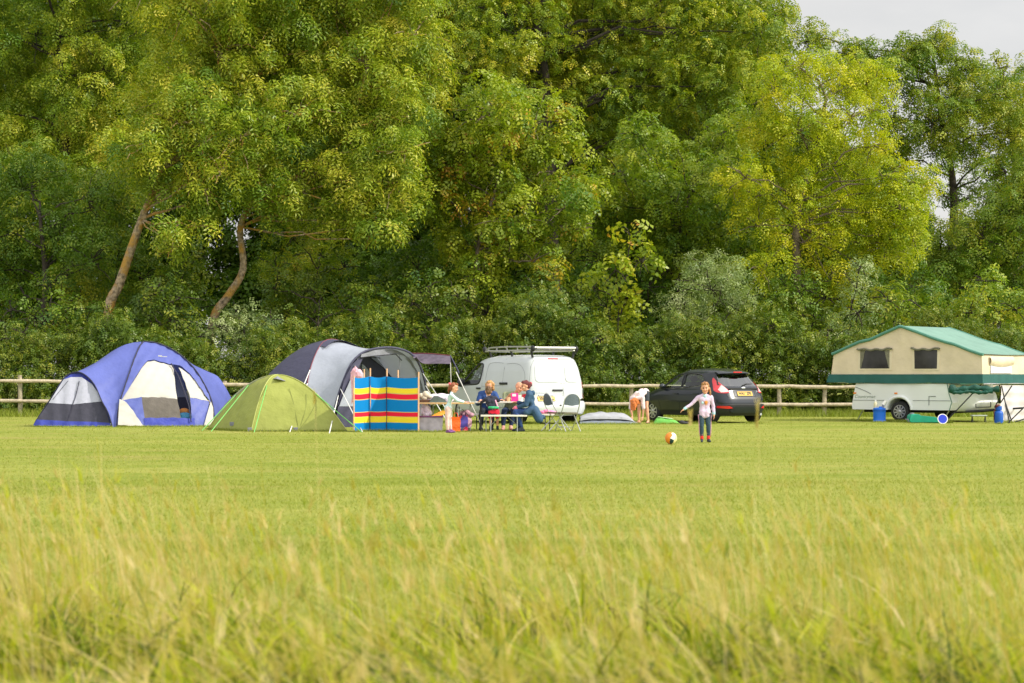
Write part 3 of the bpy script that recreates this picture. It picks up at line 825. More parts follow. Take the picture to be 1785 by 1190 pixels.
for i, (lab, Y, lob, mt, tn) in enumerate([
        ("dark bush between the two leaning ash trunks", 74, [(250, 480, 62), (320, 470, 58), (290, 530, 62), (340, 540, 48), (230, 560, 52)], L_dark, .5),
        ("dark bush left of the maple's trunk", 75, [(650, 510, 62), (730, 470, 62), (700, 560, 56), (610, 570, 56), (760, 540, 52), (500, 560, 56), (560, 570, 50)], L_dark, .46),
        ("mid green bush right of the maple's trunk", 71, [(1000, 520, 44), (940, 540, 48), (870, 560, 46), (990, 570, 44), (820, 580, 44), (740, 600, 40)], L_ivy, .5),
        ("mid green bush left under the yellow-green tree", 72.5, [(1390, 560, 48), (1350, 520, 44), (1340, 600, 46), (1420, 520, 40), (1430, 580, 44)], L_dark, .62),
        ("dark bush behind the camper's left gable", 73, [(1560, 540, 48), (1610, 540, 44), (1530, 590, 44), (1660, 560, 44)], L_dark, .5),
        ("dark bush at the far left under the broadleaf tree", 73, [(40, 600, 56), (130, 590, 52), (-40, 590, 60), (180, 560, 40)], L_dark, .5),
        ("leafy undergrowth hanging over the hedge between the ash trunks", 68.6, [(250, 545, 40), (300, 560, 38), (320, 520, 36), (275, 510, 34), (340, 590, 34)], L_ivy, .42),
        ("leafy undergrowth over the hedge left of the leaning ash", 68.6, [(120, 540, 40), (60, 555, 40), (20, 540, 38), (150, 570, 32), (90, 500, 34)], L_dark, .60),
        ("leafy undergrowth over the hedge right of the crooked ash", 69.2, [(500, 540, 40), (550, 555, 40), (600, 540, 38), (650, 555, 38), (560, 510, 34), (480, 505, 30)], L_ivy, .46),
        ("leafy undergrowth over the hedge under the maple", 68.8, [(720, 530, 40), (770, 545, 38), (690, 555, 36), (800, 520, 34), (745, 500, 32), (850, 545, 34)], L_ivy, .50),
        ("leafy undergrowth over the hedge right of the maple", 69.0, [(910, 545, 36), (955, 520, 36), (1000, 545, 34), (930, 500, 30), (1040, 520, 34)], L_ivy, .46),
        ("leafy undergrowth round the foot of the yellow-green tree", 68.9, [(1385, 545, 42), (1420, 560, 40), (1350, 565, 38), (1400, 505, 34), (1440, 520, 32), (1370, 500, 30)], L_dark, .66),
        ("leafy undergrowth behind the camper's roof", 69.4, [(1560, 560, 36), (1600, 545, 36), (1650, 560, 36), (1545, 520, 32), (1690, 545, 34), (1770, 540, 40)], L_dark, .66),
        ("dark holly bush behind the sapling", 76, [(1130, 500, 48), (1090, 560, 48), (1170, 520, 44), (1030, 560, 44)], L_dark, .22)]):
    shrub("bush", lab, Y, lob, mt, 60 + i, cr=.55, per=100, ln=.17, wd=.085, tint=tn, group=ug)

# --- the hedge of ivy and bramble right behind the fence
def hedge():
    R = np.random.default_rng(90)
    cl = []
    x = -21.0
    while x < 21.5:
        px = x * F / 65.3 + CX
        hgt = np.interp(px, [-200, 0, 160, 300, 420, 520, 640, 760, 860, 980, 1090, 1180, 1260, 1340, 1430, 1520, 1600, 1785, 1990],
                        [2.5, 2.3, 2.5, 2.35, 2.2, 2.4, 2.55, 2.5, 3.0, 3.05, 2.5, 2.7, 2.35, 2.75, 2.5, 2.3, 2.5, 2.6, 2.5]) + R.normal(0, .17) + .34 * math.sin(x * .93 + 1) + .22 * math.sin(x * 2.3) + .12 * math.sin(x * 5.1)
        z = .05
        while z < hgt:
            fr = 64.75 + .28 * math.sin(x * 1.3 + z) + .3 * math.sin(x * .6 + 2 + z * .8) + .3 * math.sin(x * 3.1 + z * 1.7) + R.normal(0, .16) + .25 * (z / hgt) ** 2
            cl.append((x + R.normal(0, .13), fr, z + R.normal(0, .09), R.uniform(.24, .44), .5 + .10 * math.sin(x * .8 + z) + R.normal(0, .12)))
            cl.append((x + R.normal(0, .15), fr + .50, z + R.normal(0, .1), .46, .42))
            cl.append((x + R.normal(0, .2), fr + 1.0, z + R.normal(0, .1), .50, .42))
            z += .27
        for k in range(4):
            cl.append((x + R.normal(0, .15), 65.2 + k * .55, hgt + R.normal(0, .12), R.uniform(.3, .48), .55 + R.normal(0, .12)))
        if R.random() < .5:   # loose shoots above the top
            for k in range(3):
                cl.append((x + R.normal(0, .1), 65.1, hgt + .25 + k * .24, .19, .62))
        x += .29 + R.uniform(-.05, .05)
    V, Q, t = leaf_quads(cl, 190, .090, .060, droop=.5, tj=.12, seed=91)
    return np_mesh("hedge", V, Q, t, L_ivy)
hd = bpy.data.objects.new("hedge", hedge()); COL.objects.link(hd)
tag(hd, "long overgrown ivy and bramble hedge behind the wooden rail fence", "hedge")
# ------------------------------------------------------------------ fence
M_rail = mk("weathered_rail_wood", (.50, .42, .30), rough=.85, var=.28, scale=7, bump=.5, bscale=22)
M_post = mk("weathered_post_wood", (.36, .31, .22), rough=.9, var=.3, scale=8, bump=.5, bscale=22)
def fence():
    YF = 63.4
    px = [-130, 35, 210, 392, 560, 745, 925, 1101, 1230, 1358, 1437, 1530, 1660, 1800, 1930]
    top = np.interp(px, [-130, 35, 392, 700, 1101, 1358, 1480, 1900], [1.14, 1.13, 1.02, .985, .96, .955, .93, .93])
    low = np.interp(px, [-130, 35, 392, 700, 1101, 1358, 1480, 1900], [.52, .50, .44, .42, .40, .385, .38, .38])
    ph = np.interp(px, [-130, 35, 392, 1101, 1358, 1930], [1.33, 1.32, 1.14, 1.05, .93, .93])
    o = thing("rail_fence", "wooden two-rail fence of rough poles in front of the hedge", "fence", (0, YF, 0))
    R = np.random.default_rng(3)
    for x, h in zip(px, ph):
        X = (x - CX) * YF / F
        mb = MB()
        mb.tube([(X, YF, -.1), (X + R.normal(0, .01), YF, h * .5), (X + R.normal(0, .015), YF, h)], [.072, .070, .066], 10)
        mb.build("post", M_post, o)
    for i in range(len(px) - 1):
        for zz in (top, low):
            a = Vector(((px[i] - CX) * YF / F - .06, YF - .11, zz[i])); b = Vector(((px[i + 1] - CX) * YF / F + .06, YF - .11, zz[i + 1]))
            pts = [a.lerp(b, t) + Vector((0, 0, R.normal(0, .012) if 0 < t < 1 else 0)) for t in (0, .25, .5, .75, 1)]
            r = [.058 + R.normal(0, .004) for _ in pts]
            MB().tube(pts, r, 10).build("rail", M_rail, o)
    return o
fence()

# ------------------------------------------------------------------ cloth materials
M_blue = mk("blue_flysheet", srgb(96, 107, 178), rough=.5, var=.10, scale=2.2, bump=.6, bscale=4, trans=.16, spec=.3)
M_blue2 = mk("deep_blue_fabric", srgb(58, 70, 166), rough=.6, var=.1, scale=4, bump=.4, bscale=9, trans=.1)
M_cream = mk("off_white_tent_fabric", srgb(204, 201, 192), rough=.7, var=.04, scale=3, bump=.3, bscale=6, trans=.2)
M_mesh = mk("grey_window_mesh", srgb(172, 174, 190), rough=.8, var=.05, scale=4, bump=.2, bscale=8)
M_char = mk("charcoal_tent_fabric", srgb(62, 62, 76), rough=.8, var=.12, scale=4, bump=.3, bscale=8)
M_brown = mk("brown_grey_mesh", srgb(98, 92, 86), rough=.8, var=.12, scale=5, bump=.5, bscale=7)
M_seam = mk("dark_seam_tape", srgb(52, 52, 70), rough=.8, var=.1)
M_white = mk("white_fabric", srgb(212, 210, 206), rough=.7, var=.03, bump=.3, bscale=8)
M_lime = mk("lime_flysheet", srgb(162, 169, 86), rough=.55, var=.08, scale=2.5, bump=.7, bscale=4.5, trans=.22, spec=.3)
M_limeline = mk("fluorescent_guy_line", srgb(112, 186, 96), rough=.6, var=.05)
M_cord = mk("white_guy_line", srgb(225, 225, 220), rough=.7, var=.04)
M_greyvent = mk("grey_vent_fabric", srgb(128, 130, 138), rough=.75, var=.08, bump=.3)
M_teal = mk("teal_groundsheet", srgb(70, 140, 130), rough=.6, var=.1)
M_navy = mk("dark_navy_tent_fabric", srgb(66, 66, 88), rough=.6, var=.08, scale=3, bump=.4, bscale=6, trans=.06)
M_silver = mk("light_grey_tent_fabric", srgb(168, 174, 188), rough=.55, var=.06, scale=2.5, bump=.5, bscale=4, trans=.18)
M_redseam = mk("red_seam", srgb(132, 66, 76), rough=.7, var=.1)
M_pole = mk("fibreglass_pole", srgb(210, 208, 200), rough=.4, var=.05)
M_black = mk("black_webbing", srgb(38, 38, 44), rough=.7, var=.1)
M_tealblanket = mk("teal_blanket", srgb(80, 150, 185), rough=.9, var=.3, scale=9, bump=.5)
M_orangecloth = mk("orange_cushion_cloth", srgb(226, 150, 80), rough=.9, var=.12, bump=.4)

def curve_pts(ctrl, n):
    s = smooth_poly([Vector(c) for c in ctrl], 12, closed=False)
    d = [0]
    for a, b in zip(s, s[1:]): d.append(d[-1] + (b - a).length)
    out = []
    for i in range(n):
        t = d[-1] * i / (n - 1)
        k = min(np.searchsorted(d, t, side='right') - 1, len(s) - 2)
        u = (t - d[k]) / max(1e-9, d[k + 1] - d[k])
        out.append(s[k].lerp(s[k + 1], u))
    return out

def loft(mb, c1, c2, m=10, sag=0.0, out=None, wr=0.0, seed=0):
    """cloth stretched between two curves; sag pulls it towards 'out' (negative) or bulges it"""
    R = np.random.default_rng(seed)
    ph = R.uniform(0, 6.28, 6)
    rows = []
    n = len(c1)
    for j in range(m + 1):
        t = j / m; row = []
        for i in range(n):
            p = c1[i].lerp(c2[i], t)
            k = math.sin(math.pi * t) * math.sin(math.pi * min(1, .15 + i / (n - 1)))
            if out is not None:
                p = p + out * (sag * k)
                if wr:
                    w = math.sin(i * .9 + ph[0] + 3 * t) + .7 * math.sin(i * .5 + 9 * t + ph[1]) + .6 * math.sin(i * 1.7 - 6 * t + ph[2])
                    p = p + out * (wr * w * k)
            row.append(p)
        rows.append(row)
    mb.grid(rows)
    return mb

def seam(mb, pts, r=.014, n=6):
    return mb.tube(pts, r, n)

# ------------------------------------------------------------------ blue family tent
def blue_tent():
    X0 = -9.26
    def G(dx, Y, z=0.0): return Vector((X0 + dx, Y, z))
    A, Fr, Gr, D, Cc, B = G(-.70, 49.9), G(1.74, 50.9), G(2.62, 53.3), G(.70, 53.7), G(-1.74, 52.7), G(-2.79, 50.2)
    T = G(-.02, 51.8, 2.17)
    o = thing("family_tent", "large blue dome tent with off-white door panels and charcoal window walls", "tent", (X0, 51.8, 0))
    n = (Fr - A).cross(T - A).normalized()
    if n.y > 0: n = -n
    span = (Fr - A).length
    def front(px, py, off=0.0):
        p = on_plane(px, py, A, n)
        u = (p - A).dot((Fr - A).normalized()) / span
        zz = max(0, min(1, p.z / T.z))
        b = .30 * math.sin(math.pi * min(1, max(0, zz))) * (1 - .5 * zz) * math.sin(math.pi * min(1, max(0, u)))
        w = .012 * math.sin(px * .33 + py * .21) + .008 * math.sin(px * .12 - py * .4)
        return p + n * (b + off + w)
    LPX = [(203.5, 742), (205, 720), (209, 700), (216, 678), (225, 652), (235, 624), (243, 605), (250, 595.5)]
    RPX = [(373, 738), (372, 715), (366, 693), (353, 668), (336, 645), (313, 622), (288, 605), (268, 597.5), (250, 595.5)]
    PA = curve_pts([front(x, y) for x, y in LPX], 16); PF = curve_pts([front(x, y) for x, y in RPX], 16)
    PA[0].z = PF[0].z = 0
    T = PA[-1].copy()
    PD = [Vector((2 * T.x - p.x, 2 * T.y - p.y, p.z)) for p in PA]; PC = [Vector((2 * T.x - p.x, 2 * T.y - p.y, p.z)) for p in PF]
    archL = curve_pts([at(196, 742, 49.95), at(188, 718, 50.05), at(178, 700, 50.2), at(163, 668, 50.4), at(142, 650, 50.6), at(124, 651, 50.7), at(111, 660, 50.65), at(86, 699, 50.45), at(58, 741, 50.2)], 31)
    archL[0].z = 0; archL[-1].z = 0
    tx, ty = T.x, T.y
    archR = [Vector((2 * tx - p.x, 2 * ty - p.y, p.z)) for p in archL]
    for p in archR: p.x = Fr.x + (p.x - Fr.x) * .80 if p.x > Fr.x else p.x
    # left roof: from the arch over its end bay to the path A-T-C
    path = curve_pts(PA + PC[::-1][1:], 31)
    roof = MB(); loft(roof, archL, path, 22, -.10, Vector((.1, -.35, .9)).normalized(), .022, 3)
    # right roof
    path2 = curve_pts(PD + PF[::-1][1:], 31)
    loft(roof, archR, path2, 14, -.10, Vector((-.1, -.25, .95)).normalized(), .012, 4)
    # back
    loft(roof, PC, PD, 12, .18, Vector((-.3, .9, .3)).normalized(), .01, 5)
    # front canopy: the flysheet between the two front poles, cut away over the door
    fly = [(x, y) for x, y in reversed(RPX[1:])] + [(367, 703), (352, 684), (338, 666), (325, 652), (312, 642), (298, 641), (282, 637), (266, 632), (256, 633), (247, 644), (234, 664), (222, 684), (211, 700), (206.5, 720), (205.5, 741)] + LPX[:-1]
    roof.patch(fly, lambda x, y: front(x, y, .012), 6)
    roof.build("flysheet", M_blue, o)
    # hanging skirt under the left arch, the overhang's shade painted in as deep blue
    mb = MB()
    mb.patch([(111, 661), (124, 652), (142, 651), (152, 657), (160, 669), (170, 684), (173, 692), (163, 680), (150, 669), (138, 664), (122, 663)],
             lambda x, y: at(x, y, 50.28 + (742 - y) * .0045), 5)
    mb.build("shaded_skirt", M_blue2, o)
    # left end wall in its three bands
    def wall(x, y, off=0): return at(x, y, 50.10 + (742 - y) * .0048 + off + .02 * math.sin(x * .25) + .012 * math.sin(x * .6 + y * .3))
    W = MB(); W.patch([(85, 702), (111, 661), (124, 657), (142, 657), (160, 669), (172, 686), (180, 699), (128, 704.5)], wall, 6); w1 = W.build("window_panel", M_mesh, o)
    W = MB(); W.patch([(85, 702), (128, 704.5), (180, 699), (185, 715), (191, 737), (165, 735), (120, 734), (64, 731)], wall, 6); W.build("charcoal_band", M_char, o)
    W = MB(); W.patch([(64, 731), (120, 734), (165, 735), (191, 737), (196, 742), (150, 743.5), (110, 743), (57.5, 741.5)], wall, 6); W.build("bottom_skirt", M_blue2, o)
    S = MB()
    seam(S, [wall(127, 704, -.015), wall(132, 690, -.015), wall(138, 664, -.015)], .010)
    seam(S, [wall(127, 704, -.015), wall(118, 733, -.015)], .008)
    seam(S, [wall(92, 696, -.012), wall(105, 680, -.012), wall(119, 663, -.012)], .006)
    seam(S, [p + Vector((0, -.012, .01)) for p in archL], .014)
    seam(S, [p + n * .02 for p in PA], .018); seam(S, [p + n * .02 for p in PF], .018)
    seam(S, [front(296, 641, .05), front(308, 665, .05), front(318, 690, .05), front(327, 713, .05), front(332, 738, .05)], .016)
    S.build("pole_sleeves", M_seam, o)
    # door panels set behind the flysheet
    def pan(name, poly, mat, off=0.0, step=6): return MB().patch(poly, lambda x, y: front(x, y, off), step).build(name, mat, o)
    pan("door_panel", [(256, 634), (268, 633), (284, 638), (300, 642), (302, 665), (304, 687), (307, 702), (280, 699), (245, 698), (210, 699), (222, 683), (236, 662), (247, 644)], M_cream, -.02)
    pan("door_mesh", [(245, 698), (280, 699), (307, 702), (311, 716), (315, 731), (295, 731), (251, 732), (248, 715)], M_brown, -.02)
    pan("door_fold", [(211, 699), (245, 698), (248, 715), (252, 733), (253, 742), (246, 742), (233, 722), (222, 708)], M_blue, -.01)
    pan("tied_back_flap", [(207, 700), (215, 703), (227, 716), (237, 730), (250, 745), (225, 744), (205, 742), (206, 720)], M_cream, .06)
    pan("side_panel", [(310, 644), (325, 653), (340, 668), (352, 685), (366, 704), (365, 699.5), (345, 698), (330, 696), (323, 678)], M_cream, -.025)
    pan("side_panel", [(310, 645), (323, 678), (330, 696), (345, 698.5), (366, 700), (366, 704), (330, 697)], M_cream, -.028)
    pan("side_lower_panel", [(330, 697), (345, 698.5), (365, 700), (363, 715), (359, 728), (355, 743), (338, 743), (333, 725)], M_blue, -.02)
    pan("corner_flap", [(367, 701), (372, 715), (373, 735), (366, 742), (355, 744), (359, 728), (363, 714)], M_cream, .03)
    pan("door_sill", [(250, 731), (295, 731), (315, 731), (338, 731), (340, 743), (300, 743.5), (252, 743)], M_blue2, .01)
    # inner room seen through the open half of the door
    def inn(x, y): return on_plane(x, y, A - n * .9, n)
    MB().patch([(286, 634), (312, 650), (328, 690), (342, 738), (290, 738)], inn, 8).build("inner_wall", M_silver, o)
    MB().patch([(296, 692), (326, 692), (342, 738), (296, 738)], lambda x, y: on_plane(x, y, A - n * .8, n), 8).build("inner_charcoal_band", M_char, o)
    # right end wall, mostly turned away
    E = MB(); cR = sum(archR, Vector()) / len(archR)
    E.add([cR] + archR, [(0, i + 1, i + 2) for i in range(len(archR) - 1)])
    E.build("end_wall", M_cream, o)
    L = MB()
    for k_, (w_, h_) in enumerate(((.10, .030), (.16, .016))):
        cx_, cy_ = 277 + 7 * k_, 626.5 + .8 * k_
        L.add([front(cx_, cy_, .05) + Vector((sx * w_ / 2, 0, sz * h_ / 2)) for sx, sz in ((-1, -1), (1, -1.4), (1, .7), (-1, 1))], [(0, 1, 2, 3)])
    L.build("maker_mark", M_white, o)
    # bedding inside (own thing)
    b = MB()
    for (x, y, r, s) in ((322, 727, .16, 1), (331, 731, .13, .9), (313, 733, .12, .8)):
        p = on_plane(x, y, A - n * .3, n); b.ell((p.x, p.y, max(p.z, .1)), (r * 1.3, r * 1.1, r * .8))
    p = on_plane(325, 735, A - n * .3, n)
    bb = b.build("bedding", M_tealblanket, None, origin=Vector((p.x, p.y, 0)))
    tag(bb, "crumpled teal and blue bedding inside the blue tent's open doorway", "bedding")
    p = on_plane(321, 717, A - n * .45, n)
    c = MB().ell((p.x, p.y, p.z), (.14, .10, .09)).build("cushion", M_orangecloth, None, origin=Vector((p.x, p.y, p.z - .09)))
    tag(c, "small orange cushion on the bedding in the blue tent", "cushion")
    return o
blue_tent()

# ------------------------------------------------------------------ small lime dome tent
def green_tent():
    s = lambda px, Y: (px - CX) * Y / F
    Lc, Fc, Rc = Vector((s(362, 47.6), 47.6, 0)), Vector((s(438, 45.75), 45.75, 0)), Vector((s(605, 45.9), 45.9, 0))
    Bc = Lc + Rc - Fc + Vector((-.15, .2, 0))
    T = Vector((s(484, 46.6), 46.7, 1.305))
    o = thing("dome_tent", "small lime green dome tent in front of the grey tunnel tent", "tent", (T.x, T.y, 0))
    def pole(b, ex):
        return [Vector((b.x + (T.x - b.x) * t, b.y + (T.y - b.y) * t, T.z * (1 - (1 - t) ** ex))) for t in [i / 17 for i in range(18)]]
    PL, PF, PR, PB = pole(Lc, 1.95), pole(Fc, 2.3), pole(Rc, 1.85), pole(Bc, 1.95)
    C = Vector((T.x, T.y, .3))
    def side(a, b, sag, seed):
        mb = MB(); mid = (a[0] + b[0]) / 2
        out = (mid - C); out.z = .15; out.normalize()
        loft(mb, a, b, 22, sag, out, .014, seed)
        return mb
    for a, b, sd, nm in ((PL, PF, 1, "flysheet"), (PF, PR, 2, "flysheet"), (PR, PB, 3, "flysheet"), (PB, PL, 4, "flysheet")):
        side(a, b, -.03, sd).build(nm, M_lime, o)
    S = MB()
    for p in (PL, PF, PR, PB): seam(S, [q + Vector((0, -.006, .008)) for q in p], .011)
    S.build("pole_sleeves", mk("lime_sleeve", srgb(172, 178, 100), .6, .05), o)
    # fan of darts on the bright panel and the zip line
    S = MB()
    def onface(u, t):   # u across PF->PR, t up
        i = t * 17; k = min(16, int(i)); f = i - k
        a = PF[k].lerp(PF[k + 1], f); b = PR[k].lerp(PR[k + 1], f)
        out = ((PF[0] + PR[0]) / 2 - C); out.z = .15; out.normalize()
        return a.lerp(b, u) + out * (-.03 * math.sin(math.pi * u) + .012)
    for u0, u1, t1 in ((.50, .52, .50), (.50, .80, .42), (.50, .90, .34)):
        seam(S, [onface(u0 + (u1 - u0) * k / 8, .01 + t1 * k / 8) for k in range(9)], .006, 5)
    S.build("seams", mk("olive_seam", srgb(130, 138, 70), .7, .1), o)
    # grey vent hood near the top
    v = MB()
    q0, q1, q2_ = onface(.10, .70), onface(.55, .66), onface(.26, .92)
    ap = (q0 + q1) / 2 + Vector((-.06, -.16, .03))
    v.add([q0, ap, q1, q2_], [(0, 1, 3), (1, 2, 3), (0, 2, 1)])
    v.build("vent_hood", M_greyvent, o, angle=20)
    # grey strip of the far fly on the left shoulder
    e = MB()
    loft(e, [q + Vector((-.035, .03, .010)) for q in PL[2:15]], [q + Vector((.045, -.05, .014)) for q in PL[2:15]], 2)
    e.build("shoulder_trim", M_greyvent, o)
    k = MB()
    for a, b in ((Lc, Fc), (Fc, Rc)):
        k.tube([a + Vector((0, -.02, .015)), b + Vector((0, -.02, .015))], .022, 6)
    k.build("groundsheet_edge", M_seam, o)
    for p in (Fc + Vector((-.03, -.03, .05)), onface(.47, .02), PL[1].lerp(PF[1], .5) + Vector((0, -.02, .0))):
        MB().box(p, (.10, .03, .09), bev=.01).build("peg_tab", M_greyvent, o)
    for a, b in ((onface(.03, .52), ground(443, 753.5)), (PL[7] + Vector((0, -.02, 0)), ground(352, 750.5)), (onface(.98, .45), ground(631, 753.5)), (PL[10], ground(368, 752))):
        MB().tube([a, b], .011, 6).build("guy_line", M_limeline, o)
    return o
green_tent()

# ------------------------------------------------------------------ grey tunnel tent
def grey_tent():
    o = thing("tunnel_tent", "grey and navy tunnel tent with an open porch behind the striped windbreak", "tent", at(620, 742, 51.5))
    o.location.z = 0
    def hoop(foot1, y1, top, yt, foot2, y2, pts):
        """pts: pixel points foot1 -> top -> foot2, depth interpolated along the hoop"""
        n = len(pts); out = []
        for i, (px, py) in enumerate(pts):
            t = i / (n - 1)
            out.append(at(px, py, y1 + (y2 - y1) * t))
        c = curve_pts(out, 33)
        for q in c: q.z = max(q.z, 0)
        return c
    H2 = hoop(0, 49.4, 0, 0, 0, 52.2, [(579, 746), (583, 715), (590, 688), (600, 660), (613, 633), (632, 615), (655, 608), (682, 606), (708, 612), (724, 624), (735, 645), (742, 672), (748, 705), (752, 740)])
    H1 = hoop(0, 49.9, 0, 0, 0, 54.0, [(531, 745), (533, 700), (537, 660), (545, 630), (557, 604), (569, 593), (585, 592), (603, 599), (625, 612), (640, 630), (652, 660), (658, 700), (660, 739)])
    H0 = hoop(0, 50.8, 0, 0, 0, 53.8, [(420, 743), (440, 705), (458, 670), (470, 650), (485, 638), (505, 628), (520, 632), (535, 645), (545, 670), (552, 700), (556, 738)])
    outv = Vector((.1, -.5, .85)).normalized()
    loft(MB(), H1, H2, 12, -.13, outv, .006, 2).build("living_room_roof", M_silver, o)
    # bedroom end: swells from the low end hoop to the main hoop
    Hm = [a.lerp(b, .5) for a, b in zip(H0, H1)]
    Hm = [Vector((p.x - .1, p.y, p.z * 1.13)) for p in Hm]
    bed = MB()
    rows = []
    for j in range(15):
        t = j / 14
        rows.append([(a * (1 - t) ** 2 + m_ * (2 * t * (1 - t)) + b * t ** 2) if True else a for a, m_, b in zip(H0, Hm, H1)])
    bed.grid(rows)
    cz = sum(H0, Vector()) / len(H0); cz.z = .2
    bed.add([cz + Vector((-.55, 0, 0))] + H0, [(0, i + 2, i + 1) for i in range(len(H0) - 1)])
    bed.build("bedroom_end", M_navy, o)
    S = MB(); seam(S, [p + outv * .012 for p in H1], .010); S.build("red_seam", M_redseam, o)
    S = MB(); seam(S, [p + outv * .01 for p in H2], .030, 8); S.build("porch_hoop_sleeve", M_navy, o)
    S = MB(); loft(S, [p + outv * .012 for p in H1[12:26]], [p.lerp(q, .16) + outv * .015 for p, q in zip(H1[12:26], H2[12:26])], 2)
    S.build("ridge_band", M_navy, o)
    # porch front: plane through the hoop
    P0 = H2[0]; n = (H2[-1] - H2[0]).cross(Vector((0, 0, 1))).normalized()
    if n.y > 0: n = -n
    def pl(off): return lambda x, y: on_plane(x, y, P0 + n * off, n) + n * (.012 * math.sin(x * .3 + y * .2))
    def pan(name, poly, mat, off, step=7): return MB().patch(poly, pl(off), step).build(name, mat, o)
    pan("porch_header", [(631, 617), (655, 610), (682, 608.5), (707, 614), (722, 625), (718, 626), (706, 620), (690, 617), (660, 620), (629, 623)], M_greyvent, 0.0)
    pan("porch_side_panel", [(613, 636), (628, 622), (633, 623), (622, 645), (611, 670), (605, 688), (602, 708), (588, 707), (592, 690), (600, 664)], M_navy, -.03)
    pan("porch_side_window", [(610, 662), (622, 645), (634, 650), (632, 690), (628, 708), (592, 708), (598, 690)], M_silver, .03)
    pan("porch_skirt", [(590, 708), (628, 708), (640, 745), (583, 746)], M_navy, .02)
    # tied back door roll on the right
    pan("rolled_door", [(706, 620), (723, 626), (733, 644), (739, 668), (742, 690), (735, 690), (731, 665), (724, 645), (712, 630)], M_greyvent, .04)
    # interior wall seen through the opening
    MB().patch([(622, 616), (645, 612), (680, 610), (712, 618), (730, 640), (740, 690), (748, 741), (625, 741)], pl(-1.25), 8).build("inner_wall", M_silver, o)
    MB().patch([(628, 622), (646, 622), (660, 634), (675, 648), (688, 664), (700, 690), (705, 741), (640, 741), (650, 690), (640, 660)], pl(-1.18), 8).build("inner_dark_panel", M_navy, o)
    MB().patch([(631, 634), (637, 638), (645, 650), (652, 668), (640, 690), (631, 690)], pl(-1.14), 8).build("inner_window", M_silver, o)
    S = MB()
    q = pl(-1.10)
    seam(S, [q(646, 622), q(665, 624), q(690, 627), q(705, 634), q(713, 650), q(716, 690)], .012)
    S.build("inner_seam", M_black, o)
    S = MB(); seam(S, [q(642, 621), q(668, 641), q(688, 664)], .012); S.build("inner_seam", M_black, o)
    q2 = pl(.02); S = MB()
    seam(S, [q2(629, 623), q2(650, 620.5), q2(690, 617), q2(700, 628)], .012)
    S.build("header_seam", M_black, o)
    MB().tube([q2(697, 617), q2(698, 700)], .012, 6).build("zip_tape", M_greyvent, o)
    MB().tube([q2(619, 636), q2(620, 655)], .016, 6).build("zip_tape", M_greyvent, o)
    # awning canopy over the right side of the porch
    a = at(716, 616, 51.6); b = at(785, 620, 50.9); c = at(786, 634, 49.6); d = at(737, 633, 49.9); e = at(726, 622, 50.6)
    aw = MB()
    top = curve_pts([a, a.lerp(b, .5) + Vector((0, 0, .02)), b], 14); bot = curve_pts([e, d, d.lerp(c, .5) + Vector((0, 0, .0)), c], 14)
    loft(aw, top, bot, 12, -.11, Vector((0, 0, 1)), .03, 8)
    aw.build("awning", mk("plum_grey_fabric", srgb(88, 78, 92), .8, .3, scale=5, bump=.8, bscale=6), o)
    S = MB(); seam(S, [p + Vector((0, 0, .008)) for p in top], .014); S.build("awning_trim", mk("dark_red_trim", srgb(120, 52, 62), .7, .1), o)
    P = MB(); P.tube([c + Vector((-.01, 0, .03)), at(788, 733, 49.6)], .010, 6); P.build("awning_pole", M_pole, o)
    P = MB(); P.tube([at(795, 648, 47.8), at(821, 703, 47.3), Vector((at(843, 745, 47).x, 47.0, 0))], .011, 6); P.build("awning_pole", M_pole, o)
    P = MB(); P.tube([b, at(797, 643, 50.0), at(800, 650, 49.6)], .022, 6); P.build("awning_strap", M_navy, o)
    for p, g in ((H2[24], ground(800, 747)), (H2[26], ground(790, 752)), (H1[8], ground(497, 752)), (H1[6], ground(505, 753)), (H2[5], ground(574, 755)), (H2[3], ground(569, 752)), (H0[8], ground(425, 750)), (H2[6], ground(632, 753))):
        MB().tube([p, g], .012, 6).build("guy_line", M_cord, o)
    return o, H2
GT, GT_H2 = grey_tent()

# pink towel over the hoop
M_pink = mk("pink_patterned_towel", srgb(232, 178, 192), rough=.95, var=.22, scale=14, bump=.6, bscale=20)
tw = MB()
yy = 48.9
loft(tw, curve_pts([at(610, 662, yy), at(613, 646, yy), at(618, 639.5, yy)], 8) , curve_pts([at(628, 656, yy - .05), at(626, 646, yy - .08), at(620, 638, yy)], 8), 8, .05, Vector((0, -1, 0)), .02, 1)
loft(tw, curve_pts([at(611, 648, yy), at(612, 668, yy), at(613, 690, yy + .05), at(612, 704, yy + .05)], 9), curve_pts([at(621, 642, yy - .1), at(621, 660, yy - .12), at(618, 685, yy - .1), at(616, 700, yy)], 9), 6, .04, Vector((0, -1, 0)), .02, 2)
tw.ell(at(625, 652, yy - .05), (.10, .08, .13))
towel = tw.build("towel", M_pink, None, origin=at(617, 670, yy))
tag(towel, "pink patterned towel hung over the grey tent's porch pole", "towel")

